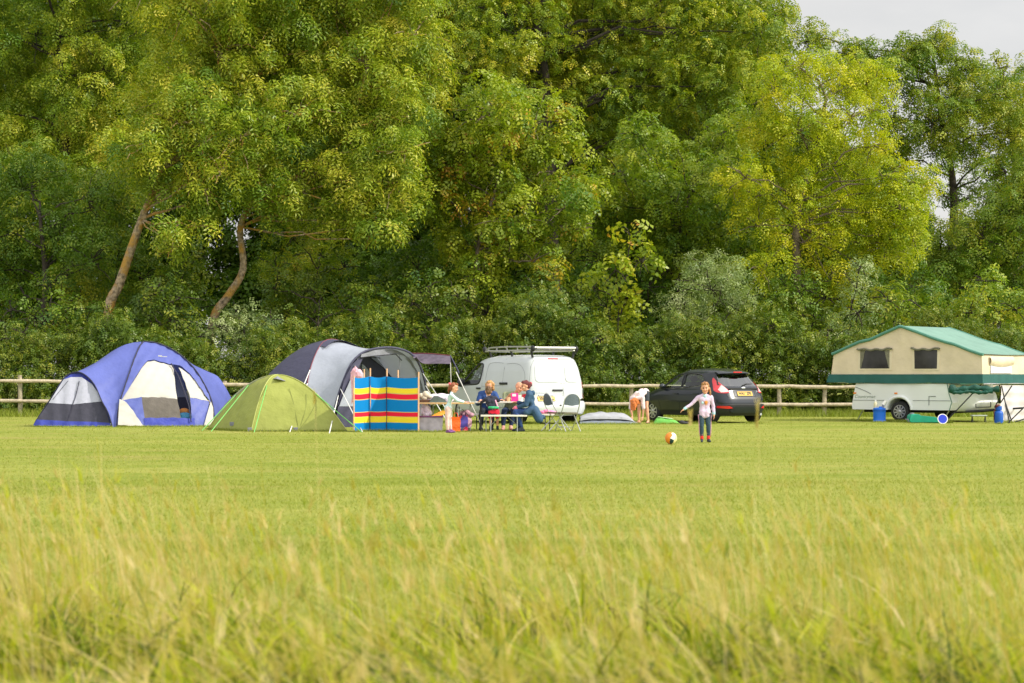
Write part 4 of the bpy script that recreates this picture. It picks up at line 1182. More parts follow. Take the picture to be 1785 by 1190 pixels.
# ------------------------------------------------------------------ striped windbreak
def windbreak():
    o = thing("windbreak", "blue windbreak with yellow and red stripes on wooden poles", "windbreak", at(672, 754, 45.6))
    o.location.z = 0
    m = bpy.data.materials.new("striped_canvas"); m.use_nodes = True
    n, l = m.node_tree.nodes, m.node_tree.links
    b = n['Principled BSDF']; b.inputs['Roughness'].default_value = .75; b.inputs['Specular IOR Level'].default_value = .2
    a = n.new('ShaderNodeAttribute'); a.attribute_name = 'tint'
    r = n.new('ShaderNodeValToRGB'); r.color_ramp.interpolation = 'CONSTANT'
    bl, ye, re, lt = srgb(8, 132, 206), srgb(246, 222, 56), srgb(236, 40, 66), srgb(206, 196, 120)
    st = [(0, bl), (.145, ye), (.255, lt), (.265, re), (.340, lt), (.352, bl), (.575, lt), (.590, re), (.685, lt), (.700, ye), (.800, bl)]
    el = r.color_ramp.elements
    while len(el) < len(st): el.new(.5)
    for e, (p, c) in zip(el, st): e.position = p; e.color = (*c, 1)
    l.new(a.outputs['Fac'], r.inputs[0])
    tx = n.new('ShaderNodeTexNoise'); tx.inputs['Scale'].default_value = 4
    mx = n.new('ShaderNodeMixRGB'); mx.blend_type = 'MULTIPLY'; mx.inputs[0].default_value = .25
    co = n.new('ShaderNodeTexCoord'); l.new(co.outputs['Object'], tx.inputs['Vector'])
    l.new(r.outputs[0], mx.inputs[1]); l.new(tx.outputs[1], mx.inputs[2])
    mx2 = n.new('ShaderNodeMixRGB'); mx2.blend_type = 'MIX'; mx2.inputs[0].default_value = .12
    l.new(r.outputs[0], mx2.inputs[1]); l.new(mx.outputs[0], mx2.inputs[2])
    l.new(mx2.outputs[0], b.inputs['Base Color'])
    tr = n.new('ShaderNodeBsdfTranslucent'); l.new(mx2.outputs[0], tr.inputs[0])
    ms = n.new('ShaderNodeMixShader'); ms.inputs[0].default_value = .15
    l.new(b.outputs[0], ms.inputs[1]); l.new(tr.outputs[0], ms.inputs[2]); l.new(ms.outputs[0], n['Material Output'].inputs[0])
    posts = [(616.5, 45.35), (645, 46.0), (674, 46.15), (729.5, 45.45)]
    back = [(694, 46.9), (635, 47.0)]
    P = [Vector(((x - CX) * Y / F, Y, 0)) for x, Y in posts]
    tops = [1.25, 1.27, 1.27, 1.25]
    V, Q, t = [], [], []
    NX, NZ = 12, 40
    ln = np.array(o.location)
    for k in range(3):
        base = len(V)
        a0, b0 = P[k], P[k + 1]
        nn = (b0 - a0).cross(Vector((0, 0, 1))).normalized()
        for i in range(NX + 1):
            u = i / NX
            for j in range(NZ + 1):
                v = j / NZ
                zt = tops[k] + (tops[k + 1] - tops[k]) * u - .03 * math.sin(math.pi * u)
                p = a0.lerp(b0, u) + nn * (-.05 * math.sin(math.pi * u) * (.6 + .4 * math.sin(3 * v)) + .006 * math.sin(9 * u + 7 * v))
                p.z = .02 + v * (zt - .02)
                V.append((p.x - ln[0], p.y - ln[1], p.z)); t.append(v)
        for i in range(NX):
            for j in range(NZ):
                q = base + i * (NZ + 1) + j
                Q.append((q, q + NZ + 1, q + NZ + 2, q + 1))
    me = np_mesh("fabric", np.array(V), np.array(Q), np.array(t), m)
    me.polygons.foreach_set('use_smooth', [True] * len(me.polygons))
    fb = bpy.data.objects.new("fabric", me); COL.objects.link(fb); fb.parent = o
    M_dowel = mk("pale_dowel", srgb(222, 178, 138), rough=.7, var=.1)
    ht = [1.28, 1.46, 1.45, 1.37]
    for p, h in zip(P, ht):
        dy = -.024 if h == 1.37 else .024
        MB().tube([(p.x, p.y + dy, -.05), (p.x + .004, p.y + dy, h)], .017, 8).build("pole", M_dowel, o)
    Pb = [Vector(((x - CX) * Y / F, Y, 0)) for x, Y in back]
    for p, h in zip(Pb, (1.42, 1.44)):
        MB().tube([(p.x, p.y - .022, -.05), (p.x, p.y - .022, h)], .017, 8).build("pole", M_dowel, o)
    for p in (P[1], P[2]):
        MB().tube([(p.x, p.y - .045, .02), (p.x, p.y - .045, 1.265)], .010, 6).build("hem", M_seam, o)
    return o
windbreak()
# ------------------------------------------------------------------ vehicles
M_whitepaint = mk("white_vehicle_paint", (.53, .56, .57), rough=.34, var=.03, scale=2, coat=.6, spec=.5)
M_blackpaint = mk("dark_blue_black_vehicle_paint", (.010, .014, .022), rough=.3, var=.15, scale=2, coat=.55, spec=.35)
M_plastic = mk("black_plastic", (.022, .023, .025), rough=.55, var=.2, scale=9)
M_rubber = mk("tyre_rubber", (.020, .020, .021), rough=.85, var=.25, scale=14, bump=.3)
M_alloy = mk("alloy_rim_silver", (.55, .56, .58), rough=.3, var=.1, metal=.8)
M_interior = mk("dark_cabin_trim", (.030, .031, .034), rough=.8, var=.3)
M_gap = mk("door_shut_line", (.16, .17, .175), rough=.8, var=.1)
M_gapdk = mk("dark_shut_line", (.004, .004, .005), rough=.8, var=.1)
M_redlamp = mk("red_lamp_lens", (.62, .012, .022), rough=.15, var=.1, coat=.8, spec=.6)
M_whitelamp = mk("clear_lamp_lens", (.75, .55, .55), rough=.15, var=.12, scale=18, coat=.8)
M_amber = mk("amber_lamp_lens", (.80, .23, .02), rough=.2, var=.1, coat=.6)
M_plate = mk("yellow_plate", (.68, .40, .025), rough=.45, var=.05)
M_ink = mk("black_lettering", (.02, .02, .02), rough=.6, var=.1)
M_badge = mk("chrome_badge", (.55, .56, .58), rough=.25, var=.05, metal=.7)
M_glass = mk_glass("car_glass", (.78, .88, .82), .05)
M_glassdk = mk_glass("rear_privacy_glass", (.16, .2, .2), .22)
M_rack = mk("aluminium_rack", (.40, .40, .38), rough=.35, var=.08, metal=.5)
M_seatfab = mk("seat_cloth", (.035, .036, .040), rough=.9, var=.2)

class Shell:
    """vehicle body as stacked plan outlines: for each height a rear end, a front end, a half width and corner squareness"""
    def __init__(self, xr, xf, hw, nr, nf, z0, z1, xc):
        self.z = np.linspace(z0, z1, 240); self.z0, self.z1 = z0, z1
        def tab(t):
            t = np.array(t, float)
            v = np.interp(self.z, t[:, 0], t[:, 1])
            k = np.array([1, 2, 3, 4, 3, 2, 1], float); k /= k.sum()
            vp = np.concatenate([[v[0]] * 3, v, [v[-1]] * 3])
            return np.convolve(vp, k, 'valid')
        self.xr, self.xf, self.hw = tab(xr), tab(xf), tab(hw)
        self.nr, self.nf, self.xc = nr, nf, xc
    def at_z(self, z):
        return (float(np.interp(z, self.z, self.xr)), float(np.interp(z, self.z, self.xf)), float(np.interp(z, self.z, self.hw)))
    def side(self, x, z, sg, off=0.0):
        xr, xf, w = self.at_z(z)
        xc = self.xc
        if x < xc: t = min(1, (xc - x) / max(1e-6, xc - xr)); n = self.nr
        else: t = min(1, (x - xc) / max(1e-6, xf - xc)); n = self.nf
        y = w * max(0, 1 - t ** n) ** (1 / n)
        return Vector((x, sg * (y + off), z))
    def rear(self, y, z, off=0.0):
        xr, xf, w = self.at_z(z)
        t = min(1, abs(y) / w); n = self.nr
        return Vector((self.xc - (self.xc - xr) * max(0, 1 - t ** n) ** (1 / n) - off, y, z))
    def front(self, y, z, off=0.0):
        xr, xf, w = self.at_z(z)
        t = min(1, abs(y) / w); n = self.nf
        return Vector((self.xc + (xf - self.xc) * max(0, 1 - t ** n) ** (1 / n) + off, y, z))
    def ring(self, z, inset=0.0, nt=300):
        xr, xf, w = self.at_z(z)
        th = np.linspace(0, 2 * np.pi, 1601)[:-1]
        c, sn = np.cos(th), np.sin(th)
        n = np.where(c > 0, self.nf, self.nr); aa = np.where(c > 0, xf - self.xc, self.xc - xr)
        r = (np.abs(c) ** n + np.abs(sn) ** n) ** (-1 / n)
        x = self.xc + (aa - inset) * c * r; y = (w - inset) * sn * r
        d = np.hypot(np.diff(np.append(x, x[0])), np.diff(np.append(y, y[0])))
        acc = np.concatenate([[0], np.cumsum(d)])
        t = np.arange(nt) / nt * acc[-1]
        X = np.interp(t, acc, np.append(x, x[0])); Y = np.interp(t, acc, np.append(y, y[0]))
        return [Vector((X[k], Y[k], z)) for k in range(nt)]
    def mesh(self, nz=60, inset=0.0, z0=None, z1=None, nt=300, cap_round=True):
        z0 = self.z0 if z0 is None else z0; z1 = self.z1 if z1 is None else z1
        mb = MB()
        # more levels near the roof
        ts = [1 - (1 - i / nz) ** 1.3 for i in range(nz + 1)]
        rings = [self.ring(z0 + (z1 - z0) * t, inset, nt) for t in ts]
        N = len(rings[0]); vs = [p for r in rings for p in r]; fs = []
        for i in range(len(rings) - 1):
            for k in range(N):
                k2 = (k + 1) % N
                fs.append((i * N + k, i * N + k2, (i + 1) * N + k2, (i + 1) * N + k))
        fs.append(tuple(range(N - 1, -1, -1)))
        last = (len(rings) - 1) * N
        c = sum(rings[-1], Vector()) / N
        if cap_round:   # slightly crowned roof
            prev = last
            for s, dz in ((.8, .012), (.5, .022), (.2, .027)):
                b = len(vs)
                for k in range(N):
                    p = vs[last + k]; vs.append(Vector((c.x + (p.x - c.x) * s, c.y + (p.y - c.y) * s, p.z + dz)))
                for k in range(N):
                    k2 = (k + 1) % N
                    fs.append((prev + k, prev + k2, b + k2, b + k))
                prev = b
            fs.append(tuple(range(prev, prev + N)))
        else:
            fs.append(tuple(range(last, last + N)))
        mb.add(vs, fs)
        return mb

def cutter(mb, mat):
    ob = mb.build("cutter", mat, None, smooth=False)
    me = ob.data
    bm = bmesh.new(); bm.from_mesh(me); bmesh.ops.recalc_face_normals(bm, faces=bm.faces); bm.to_mesh(me); bm.free()
    return ob

def carve(body, cutters):
    for c in cutters:
        md = body.modifiers.new("cut", 'BOOLEAN'); md.operation = 'DIFFERENCE'; md.object = c; md.solver = 'EXACT'
        md.material_mode = 'TRANSFER'
    me = evaluated(body)
    body.modifiers.clear()
    old = body.data; body.data = me
    bpy.data.meshes.remove(old)
    me.polygons.foreach_set('use_smooth', [True] * len(me.polygons))
    me.set_sharp_from_angle(angle=math.radians(38))
    for c in cutters:
        m_ = c.data; bpy.data.objects.remove(c); bpy.data.meshes.remove(m_)

def in_poly(x, y, poly):
    c = False; n = len(poly)
    for i in range(n):
        x1, y1 = poly[i][0], poly[i][1]; x2, y2 = poly[(i + 1) % n][0], poly[(i + 1) % n][1]
        if (y1 > y) != (y2 > y) and x < (x2 - x1) * (y - y1) / (y2 - y1) + x1: c = not c
    return c

def open_windows(ob, sides, rear=None, rx=0, front=None, fx=9):
    bm = bmesh.new(); bm.from_mesh(ob.data); kill = []
    for f in bm.faces:
        p = f.calc_center_median()
        if f.calc_area() > .2: continue
        if any(in_poly(p.x, p.z, w) for w in sides) and abs(f.normal.y) > .3: kill.append(f)
        elif rear and p.x < rx and in_poly(p.y, p.z, rear): kill.append(f)
        elif front and p.x > fx and in_poly(p.y, p.z, front): kill.append(f)
    bmesh.ops.delete(bm, geom=kill, context='FACES')
    bm.to_mesh(ob.data); bm.free()
    ob.data.polygons.foreach_set('use_smooth', [True] * len(ob.data.polygons))
    ob.data.set_sharp_from_angle(angle=math.radians(38))

def fix_normals(ob):
    bm = bmesh.new(); bm.from_mesh(ob.data); bmesh.ops.remove_doubles(bm, verts=bm.verts, dist=1e-5)
    bmesh.ops.recalc_face_normals(bm, faces=bm.faces); bm.to_mesh(ob.data); bm.free()

def strip(mb, pts2, fmap, w=.008, off=.003):
    """thin raised line along a 2-D polyline on a mapped surface"""
    P = [fmap(p[0], p[1], off) for p in pts2]
    return mb.tube(P, w * .5, 4)

def wheel(parent, x, y, sg, R, wd, spokes, rim_mat=None):
    """tyre lathe with rim, spokes and hub as sub-parts, axis along y"""
    r = R
    prof = [(r * .62, -wd / 2), (r * .90, -wd / 2), (r * .97, -wd * .42), (r, -wd * .3), (r, wd * .3), (r * .97, wd * .42), (r * .90, wd / 2), (r * .62, wd / 2)]
    ty = MB().lathe((x, y, R), prof, 36, 'y').build("tyre", M_rubber, parent, world=False)
    m = MB()
    s = wd / 2 * sg
    m.lathe((x, y + s * .25, R), [(r * .63, -.02), (r * .63, .02)], 36, 'y')
    rimring = [(r * .60, s * .4), (r * .66, s * .4), (r * .66, s * 1.02), (r * .60, s * 1.02)]
    m2 = MB()
    vs, fs = [], []
    for rr, h in rimring + [rimring[0]]:
        for k in range(36):
            a = 2 * math.pi * k / 36; vs.append(Vector((x + rr * math.cos(a), y + h, R + rr * math.sin(a))))
    for i in range(4):
        for k in range(36):
            k2 = (k + 1) % 36; fs.append((i * 36 + k, i * 36 + k2, (i + 1) * 36 + k2, (i + 1) * 36 + k))
    m2.add(vs, fs)
    for k in range(spokes):
        a = 2 * math.pi * k / spokes + .2
        d = Vector((math.cos(a), 0, math.sin(a))); t = Vector((-math.sin(a), 0, math.cos(a)))
        c = Vector((x, y + s * .86, R))
        w0, w1 = r * .085, r * .06
        vs = [c + d * r * .1 + t * w0, c + d * r * .1 - t * w0, c + d * r * .63 - t * w1, c + d * r * .63 + t * w1]
        vs += [v + Vector((0, s * .16, 0)) for v in vs]
        m2.add(vs, [(0, 1, 2, 3), (7, 6, 5, 4), (0, 3, 7, 4), (1, 0, 4, 5), (2, 1, 5, 6), (3, 2, 6, 7)])
    m2.ell((x, y + s * .98, R), (r * .16, abs(s) * .18, r * .16))
    m2.build("rim", rim_mat or M_alloy, ty, world=False)
    m.build("brake_disc", M_plastic, ty, world=False)
    return ty

def plate(parent, fmap, cy, cz, w, h, txt, off=.012):
    pl = MB().prism(rrect(cy - w / 2, cz - h / 2, cy + w / 2, cz + h / 2, .012, 3), lambda y, z: fmap(y, z, off), lambda y, z: fmap(y, z, off - .012)).build("number_plate", M_plate, parent, world=False, smooth=False)
    v, f = text_geo(txt, h * .86, 0, .006)
    sx = w * .86 / (max(p[0] for p in v) - min(p[0] for p in v))
    MB().add([fmap(cy - x * sx, cz + z, off + .002) for x, z in v], f).build("characters", M_ink, pl, world=False, smooth=False)

def heading(fx, fy): return math.atan2(fy, fx)

# ---------------- white panel van, seen from its rear left
def white_van():
    fwd = Vector((-.535, .845, 0)).normalized()
    o = thing("parked_van", "white panel van with a ladder rack on its roof, parked behind the picnic table", "van", (0, 0, 0), heading(fwd.x, fwd.y))
    S = Shell(xr=[(.2, .05), (.34, .0), (.62, .0), (.70, .05), (.95, .07), (1.2, .10), (1.5, .16), (1.68, .23), (1.76, .32), (1.80, .50)],
              xf=[(.2, 4.18), (.34, 4.32), (.62, 4.36), (.80, 4.30), (.92, 4.18), (1.0, 3.98), (1.06, 3.78), (1.12, 3.62), (1.3, 3.36), (1.5, 3.08), (1.66, 2.84), (1.74, 2.58), (1.80, 2.1)],
              hw=[(.2, .82), (.34, .88), (.6, .905), (.95, .905), (1.1, .89), (1.4, .835), (1.62, .775), (1.72, .725), (1.77, .66), (1.80, .56)],
              nr=9, nf=5.5, z0=.22, z1=1.80, xc=1.7)
    body = S.mesh(54).build("body", M_whitepaint, o, world=False)
    fix_normals(body)
    cuts = []
    for x in (.72, 3.45):
        cuts.append(cutter(MB().lathe((x, 0, .32), [(.375, -1.2), (.375, 1.2)], 40, 'y'), M_interior))
    win = smooth_poly([(2.40, 1.56), (2.38, 1.35), (2.42, 1.13), (2.52, 1.05), (2.75, 1.03), (3.15, 1.02), (3.50, 1.04), (3.30, 1.22), (3.02, 1.44), (2.80, 1.565), (2.58, 1.60)], 3)
    ws = [(-.66, 1.16), (.66, 1.16), (.56, 1.64), (-.56, 1.64)]
    carve(body, cuts)
    win = [tuple(p) for p in win]
    open_windows(body, [win], None, 0, ws, 2.3)
    liner = S.mesh(40, .035, .62, 1.77, 300, True).build("cabin_lining", M_interior, o, world=False); fix_normals(liner)
    open_windows(liner, [win], None, 0, ws, 2.3)
    for sg in (1, -1):
        MB().patch([tuple(p) for p in win], lambda x, z: S.side(x, z, sg, -.012), .12).build("side_window", M_glass, o, world=False)
    MB().patch(ws, lambda y, z: S.front(y, z, -.012), .15).build("windscreen", M_glass, o, world=False)
    # dark rubber round the side window, mirror, door shut lines
    for sg in (1, -1):
        fr = MB(); strip(fr, win + [win[0]], lambda x, z, off: S.side(x, z, sg, off), .05, -.004)
        fr.build("window_seal", M_plastic, o, world=False)
    def sd(x, z, off): return S.side(x, z, 1, off)
    g = MB()
    strip(g, [(2.30, .42), (2.30, 1.0), (2.33, 1.4), (2.42, 1.68)], sd)                       # rear edge of the front door
    strip(g, [(1.30, .42), (1.30, 1.05), (1.32, 1.45), (1.36, 1.72)], sd, .010)                  # sliding door rear edge
    strip(g, [(2.30, .42), (1.30, .42)], sd)
    strip(g, smooth_poly([(2.15, 1.15), (2.13, 1.5), (2.05, 1.60), (1.7, 1.62), (1.42, 1.60)], 4, False), sd, .007)   # pressed panel outlines
    strip(g, smooth_poly([(1.24, 1.58), (.85, 1.59), (.55, 1.52), (.36, 1.35), (.30, 1.15)], 4, False), sd, .007)
    strip(g, [(2.28, .98), (1.6, 1.0), (.35, 1.03)], sd, .006)
    g.build("side_shut_lines", M_gap, o, world=False)
    h = MB(); h.box(sd(1.24, 1.06, .012), (.36, .03, .06), bev=.01); h.build("door_handle", M_plastic, o, world=False)
    h = MB(); h.box(sd(2.46, .93, .012), (.20, .03, .045), bev=.01); h.build("door_handle", M_plastic, o, world=False)
    for sg in (1, -1):
        mr = MB(); p = S.side(3.30, 1.08, sg, .10); mr.ell(p, (.07, .12, .12)); mr.box(S.side(3.34, 1.02, sg, .03), (.08, .14, .05))
        mr.build("door_mirror", M_plastic, o, world=False)
    # rear doors
    def re(y, z, off): return S.rear(y, z, off)
    g = MB()
    ysp = -.16
    strip(g, [(ysp, .62), (ysp, 1.68)], re, .010)
    strip(g, [(.79, .66), (.79, 1.15), (.72, 1.5), (.62, 1.66), (.45, 1.695), (-.45, 1.695), (-.62, 1.66), (-.72, 1.5), (-.79, 1.15), (-.79, .66)], re, .010)
    strip(g, [(.78, 1.06), (ysp + .02, 1.06)], re, .006); strip(g, [(ysp - .02, 1.06), (-.78, 1.06)], re, .006)
    strip(g, [(.80, .60), (-.80, .60)], re, .012)
    g.build("rear_shut_lines", M_gap, o, world=False)
    for (y0, y1) in ((ysp + .09, .66), (-.66, ysp - .09)):   # raised blank panels where windows would be
        pl = [(y, z) for y, z in rrect(y0, 1.10, y1, 1.575, .10)]
        pl = [(max(min(y, .70 - (z - 1.1) * .16), -.70 + (z - 1.1) * .16), z) for y, z in pl]
        MB().prism(pl, lambda y, z: re(y, z, .012), lambda y, z: re(y, z, -.01), .12).build("blank_window_panel", M_whitepaint, o, world=False)
    h = MB(); h.box(re(.02, .885, .012), (.035, .30, .045), bev=.01); hb = h.build("rear_door_handle", M_plastic, o, world=False)
    # lamps, bumper, badges
    for sg in (1, -1):
        lp = [(sg * .72, 1.14), (sg * .872, 1.10), (sg * .886, .72), (sg * .74, .68)]
        for z0, z1, nm, mt in ((.95, 1.10, "tail_lamp", M_redlamp), (.80, .93, "reversing_lamp", M_whitepaint), (.655, .79, "tail_lamp", M_redlamp)):
            lm = MB()
            pts = rrect(.795, z0, .90, z1, .035, 4)
            lm.prism([(y, z) for y, z in pts], lambda y, z: lamp_pt(S, y * sg, z, .022), lambda y, z: lamp_pt(S, y * sg, z, -.02), .06)
            lm.build(nm, mt, o, world=False)
    bp = MB()
    rows = []
    for z, off in ((.24, .0), (.27, .05), (.40, .065), (.52, .06), (.58, .02), (.60, -.01)):
        rows.append([bump_pt(S, y, z, off) for y in np.linspace(-1, 1, 41)])
    bp.grid(rows); bp.build("rear_bumper", M_whitepaint, o, world=False)
    k = MB(); k.box(re(0.0, .50, .07), (.02, .05, .03), bev=.005); k.box(re(.45, .52, .07), (.02, .05, .025), bev=.005); k.build("parking_sensor", M_plastic, o, world=False)
    MB().box(re(.02, 1.715, .0), (.03, .30, .028), bev=.006).build("brake_lamp", M_redlamp, o, world=False)
    plate(o, re, .38, .665, .52, .111, "YF12 KXD", .022)
    MB().box(re(.38, .745, .01), (.03, .44, .05), bev=.008).build("plate_light_bar", M_badge, o, world=False)
    ch = MB()
    for zz in (.77, .705):
        for sg in (1, -1):
            c = Vector((-.52, zz))
            pts = [(c.x + sg * .085, c.y - .02), (c.x, c.y + .055), (c.x, c.y + .02), (c.x + sg * .085, c.y - .055)]
            ch.prism(pts if sg > 0 else pts[::-1], lambda y, z: re(y, z, .012), lambda y, z: re(y, z, -.004))
    v, f = text_geo("CITROEN", .055)
    ch.add([re(-.52 - x, .615 + z, .006) for x, z in v], f)
    ch.build("emblem", M_badge, o, world=False, smooth=False)
    v, f = text_geo("BERLINGO", .07, .15)
    MB().add([re(.50 - x, .81 + z, .006) for x, z in v], f).build("model_lettering", M_badge, o, world=False, smooth=False)
    for x, sg in ((.72, 1), (.72, -1), (3.45, 1), (3.45, -1)):
        wheel(o, x, sg * .76, sg, .32, .21, 6)
    # seats seen through the cab glass
    for sg in (1, -1):
        s = MB(); s.box((2.62, sg * .38, 1.0), (.14, .46, .70), Matrix.Rotation(-.18, 3, 'Y'), .05); s.ell((2.52, sg * .38, 1.42), (.06, .14, .10)); s.box((2.85, sg * .38, .72), (.5, .48, .16), None, .05)
        s.build("seat", M_seatfab, o, world=False)
    s = MB(); s.box((3.28, 0, .92), (.45, 1.45, .18), None, .05)
    s.build("dashboard", M_interior, o, world=False)
    # ladder rack
    r = MB()
    zl, zt = 1.93, 2.02
    for yy in (.66, -.66):
        r.tube([(.22, yy, zl), (2.55, yy, zl)], .026, 8)
        r.tube([(.22, yy, zt), (1.4, yy, zt + .02), (2.25, yy, zt), (2.55, yy, zl + .02)], .020, 8)
        for xx in (.45, .95, 1.45, 1.95, 2.35):
            r.tube([(xx, yy, zl), (xx, yy, zt + .012)], .014, 6)
    for xx in (.22, .95, 1.65, 2.55):
        r.tube([(xx, -.66, zl), (xx, .66, zl)], .024, 8)
    r.tube([(.20, -.66, zt - .01), (.20, .66, zt - .01)], .018, 8)
    rk = r.build("roof_rack", M_rack, o, world=False)
    for xx in (.30, 1.25, 2.30):
        for yy in (.66, -.66):
            MB().tube([(xx, yy * .93, 1.74), (xx, yy, zl)], .030, 8).build("rack_foot", M_plastic, rk, world=False)
    for xx, yy in ((.22, .66), (.22, -.66), (2.55, .66), (2.55, -.66)):
        MB().ell((xx, yy, (zl + zt) / 2), (.075, .055, .085)).build("rack_end_cap", M_plastic, rk, world=False)
    MB().tube([(.16, -.60, zl + .06), (.16, .60, zl + .06)], .030, 10).build("rack_roller", M_rack, rk, world=False)
    # place: rear-left lower corner under photo column 925
    rc = S.rear(.905 * .93, .6)
    M = Matrix.Rotation(o.rotation_euler.z, 3, 'Z')
    a = ground_at(975, 53.2)
    o.scale = (1.05, 1.05, 1.02)
    o.location = a - M @ Vector((0, 0, 0))
    return o

def lamp_pt(S, y, z, off):
    p = S.rear(y, z) if abs(y) < S.at_z(z)[2] * .985 else None
    xr, xf, w = S.at_z(z)
    lim = w * .975
    if abs(y) <= lim: return S.rear(y, z, off)
    ex = abs(y) - lim
    q = S.rear(math.copysign(lim, y), z)
    return S.side(q.x + ex * 1.6, z, 1 if y > 0 else -1, off)

def bump_pt(S, t, z, off):
    """t in -1..1 runs round the rear end from one side to the other"""
    xr, xf, w = S.at_z(z)
    s = abs(t)
    if s < .72: return S.rear(t / .72 * w * .93, z, off)
    k = (s - .72) / .28
    p0 = S.rear(math.copysign(w * .93, t), z)
    sg = 1 if t > 0 else -1
    if k < .35:
        q = S.rear(sg * w * (.93 + .065 * k / .35), z); d = Vector((-1, sg * 1.0, 0)).normalized()
        return q + d * off
    x = S.rear(sg * w * .995, z).x + (k - .35) / .65 * .30
    return S.side(x, z, sg, off)

def ground_at(px, Y): return Vector(((px - CX) * Y / F, Y, 0))

VAN = white_van()

# ---------------- black hatchback, seen from its rear left
def black_car():
    fwd = Vector((-.555, .832, 0)).normalized()
    o = thing("parked_car", "black five-door hatchback with red tail lamps parked by the fence", "car", (0, 0, 0), heading(fwd.x, fwd.y))
    S = Shell(xr=[(.2, .10), (.30, .02), (.55, .0), (.66, .03), (.80, .10), (.92, .15), (.97, .19), (1.1, .31), (1.25, .44), (1.34, .52), (1.40, .50), (1.44, .62), (1.47, .95)],
              xf=[(.2, 3.78), (.32, 3.93), (.55, 3.95), (.70, 3.85), (.80, 3.60), (.88, 3.36), (.94, 3.14), (1.0, 2.98), (1.15, 2.70), (1.3, 2.40), (1.40, 2.14), (1.45, 1.84), (1.47, 1.6)],
              hw=[(.2, .78), (.35, .84), (.60, .862), (.78, .862), (.88, .84), (.94, .80), (1.1, .73), (1.25, .665), (1.36, .61), (1.43, .54), (1.47, .42)],
              nr=5.5, nf=5, z0=.20, z1=1.47, xc=1.75)
    body = S.mesh(54).build("body", M_blackpaint, o, world=False)
    fix_normals(body)
    cuts = []
    for x in (.62, 3.11):
        cuts.append(cutter(MB().lathe((x, 0, .30), [(.345, -1.2), (.345, 1.2)], 40, 'y'), M_interior))
    w1 = smooth_poly([(1.93, 1.33), (1.90, 1.15), (1.90, .965), (2.2, .945), (2.62, .93), (2.72, .945), (2.45, 1.16), (2.18, 1.315)], 3)
    w2 = smooth_poly([(1.80, 1.345), (1.80, 1.15), (1.80, .97), (1.3, 1.0), (1.0, 1.04), (.92, 1.13), (1.02, 1.24), (1.25, 1.33)], 3)
    rw = [(-.60, 1.00), (.60, 1.00), (.66, 1.04), (.56, 1.31), (.50, 1.335), (-.50, 1.335), (-.56, 1.31), (-.66, 1.04)]
    ws = [(-.60, 1.0), (.60, 1.0), (.52, 1.36), (-.52, 1.36)]
    carve(body, cuts)
    w1 = [tuple(p) for p in w1]; w2 = [tuple(p) for p in w2]
    open_windows(body, [w1, w2], rw, .95, ws, 1.95)
    liner = S.mesh(40, .035, .55, 1.44, 300, True).build("cabin_lining", M_interior, o, world=False); fix_normals(liner)
    open_windows(liner, [w1, w2], rw, .95, ws, 1.95)
    for sg in (1, -1):
        for w in (w1, w2):
            fr = MB(); strip(fr, w + [w[0]], lambda x, z, off: S.side(x, z, sg, off), .045, -.004); fr.build("window_seal", M_plastic, o, world=False)
    fr = MB(); strip(fr, rw + [rw[0]], lambda y, z, off: S.rear(y, z, off), .05, -.006); fr.build("rear_window_seal", M_plastic, o, world=False)
    for sg in (1, -1):
        for w, nm in ((w1, "front_side_window"), (w2, "rear_side_window")):
            MB().patch([tuple(p) for p in w], lambda x, z: S.side(x, z, sg, -.01), .1).build(nm, M_glass, o, world=False)
    MB().patch(rw, lambda y, z: S.rear(y, z, -.004), .1).build("rear_window", M_glassdk, o, world=False)
    MB().patch(ws, lambda y, z: S.front(y, z, -.01), .12).build("windscreen", M_glass, o, world=False)
    def sd(x, z, off): return S.side(x, z, 1, off)
    def re(y, z, off): return S.rear(y, z, off)
    c = MB(); strip(c, [(2.70, .925), (2.2, .935), (1.9, .953), (1.3, .985), (1.02, 1.02)], sd, .018, .004); c.build("window_trim", M_badge, o, world=False)
    g = MB()
    strip(g, [(2.74, .92), (2.80, .6), (2.72, .34)], sd, .008); strip(g, [(1.86, .95), (1.86, .55), (1.88, .34)], sd, .008)
    strip(g, [(1.02, 1.0), (1.0, .75), (.96, .62)], sd, .008)
    g.build("side_shut_lines", M_gapdk, o, world=False)
    for x in (2.02, 1.14):
        MB().box(sd(x, .80, .012), (.20, .03, .035), bev=.012).build("door_handle", M_blackpaint, o, world=False)
    sk = MB()
    for sg in (1, -1):
        sk.grid([[S.side(x, z, sg, .012) for x in np.linspace(1.05, 2.70, 20)] for z in (.22, .30)])
    sk.build("sill", M_plastic, o, world=False)
    for sg in (1, -1):
        mr = MB(); mr.ell(S.side(2.60, 1.0, sg, .13), (.075, .10, .075)); mr.box(S.side(2.62, .96, sg, .04), (.06, .12, .03))
        mr.build("door_mirror", M_blackpaint, o, world=False)
    # spoiler with high brake lamp
    rows = []
    for (dx, z) in ((.10, 1.425), (-.02, 1.415), (-.10, 1.395), (-.12, 1.375), (-.02, 1.360)):
        rows.append([Vector((.52 + dx + .12 * (y / .58) ** 4, y, z - .035 * (y / .58) ** 2)) for y in np.linspace(-.575, .575, 25)])
    sp = MB().grid(rows).build("roof_spoiler", M_blackpaint, o, world=False)
    MB().box((.392, 0.0, 1.388), (.02, .30, .030), bev=.005).build("brake_lamp", M_redlamp, sp, world=False)
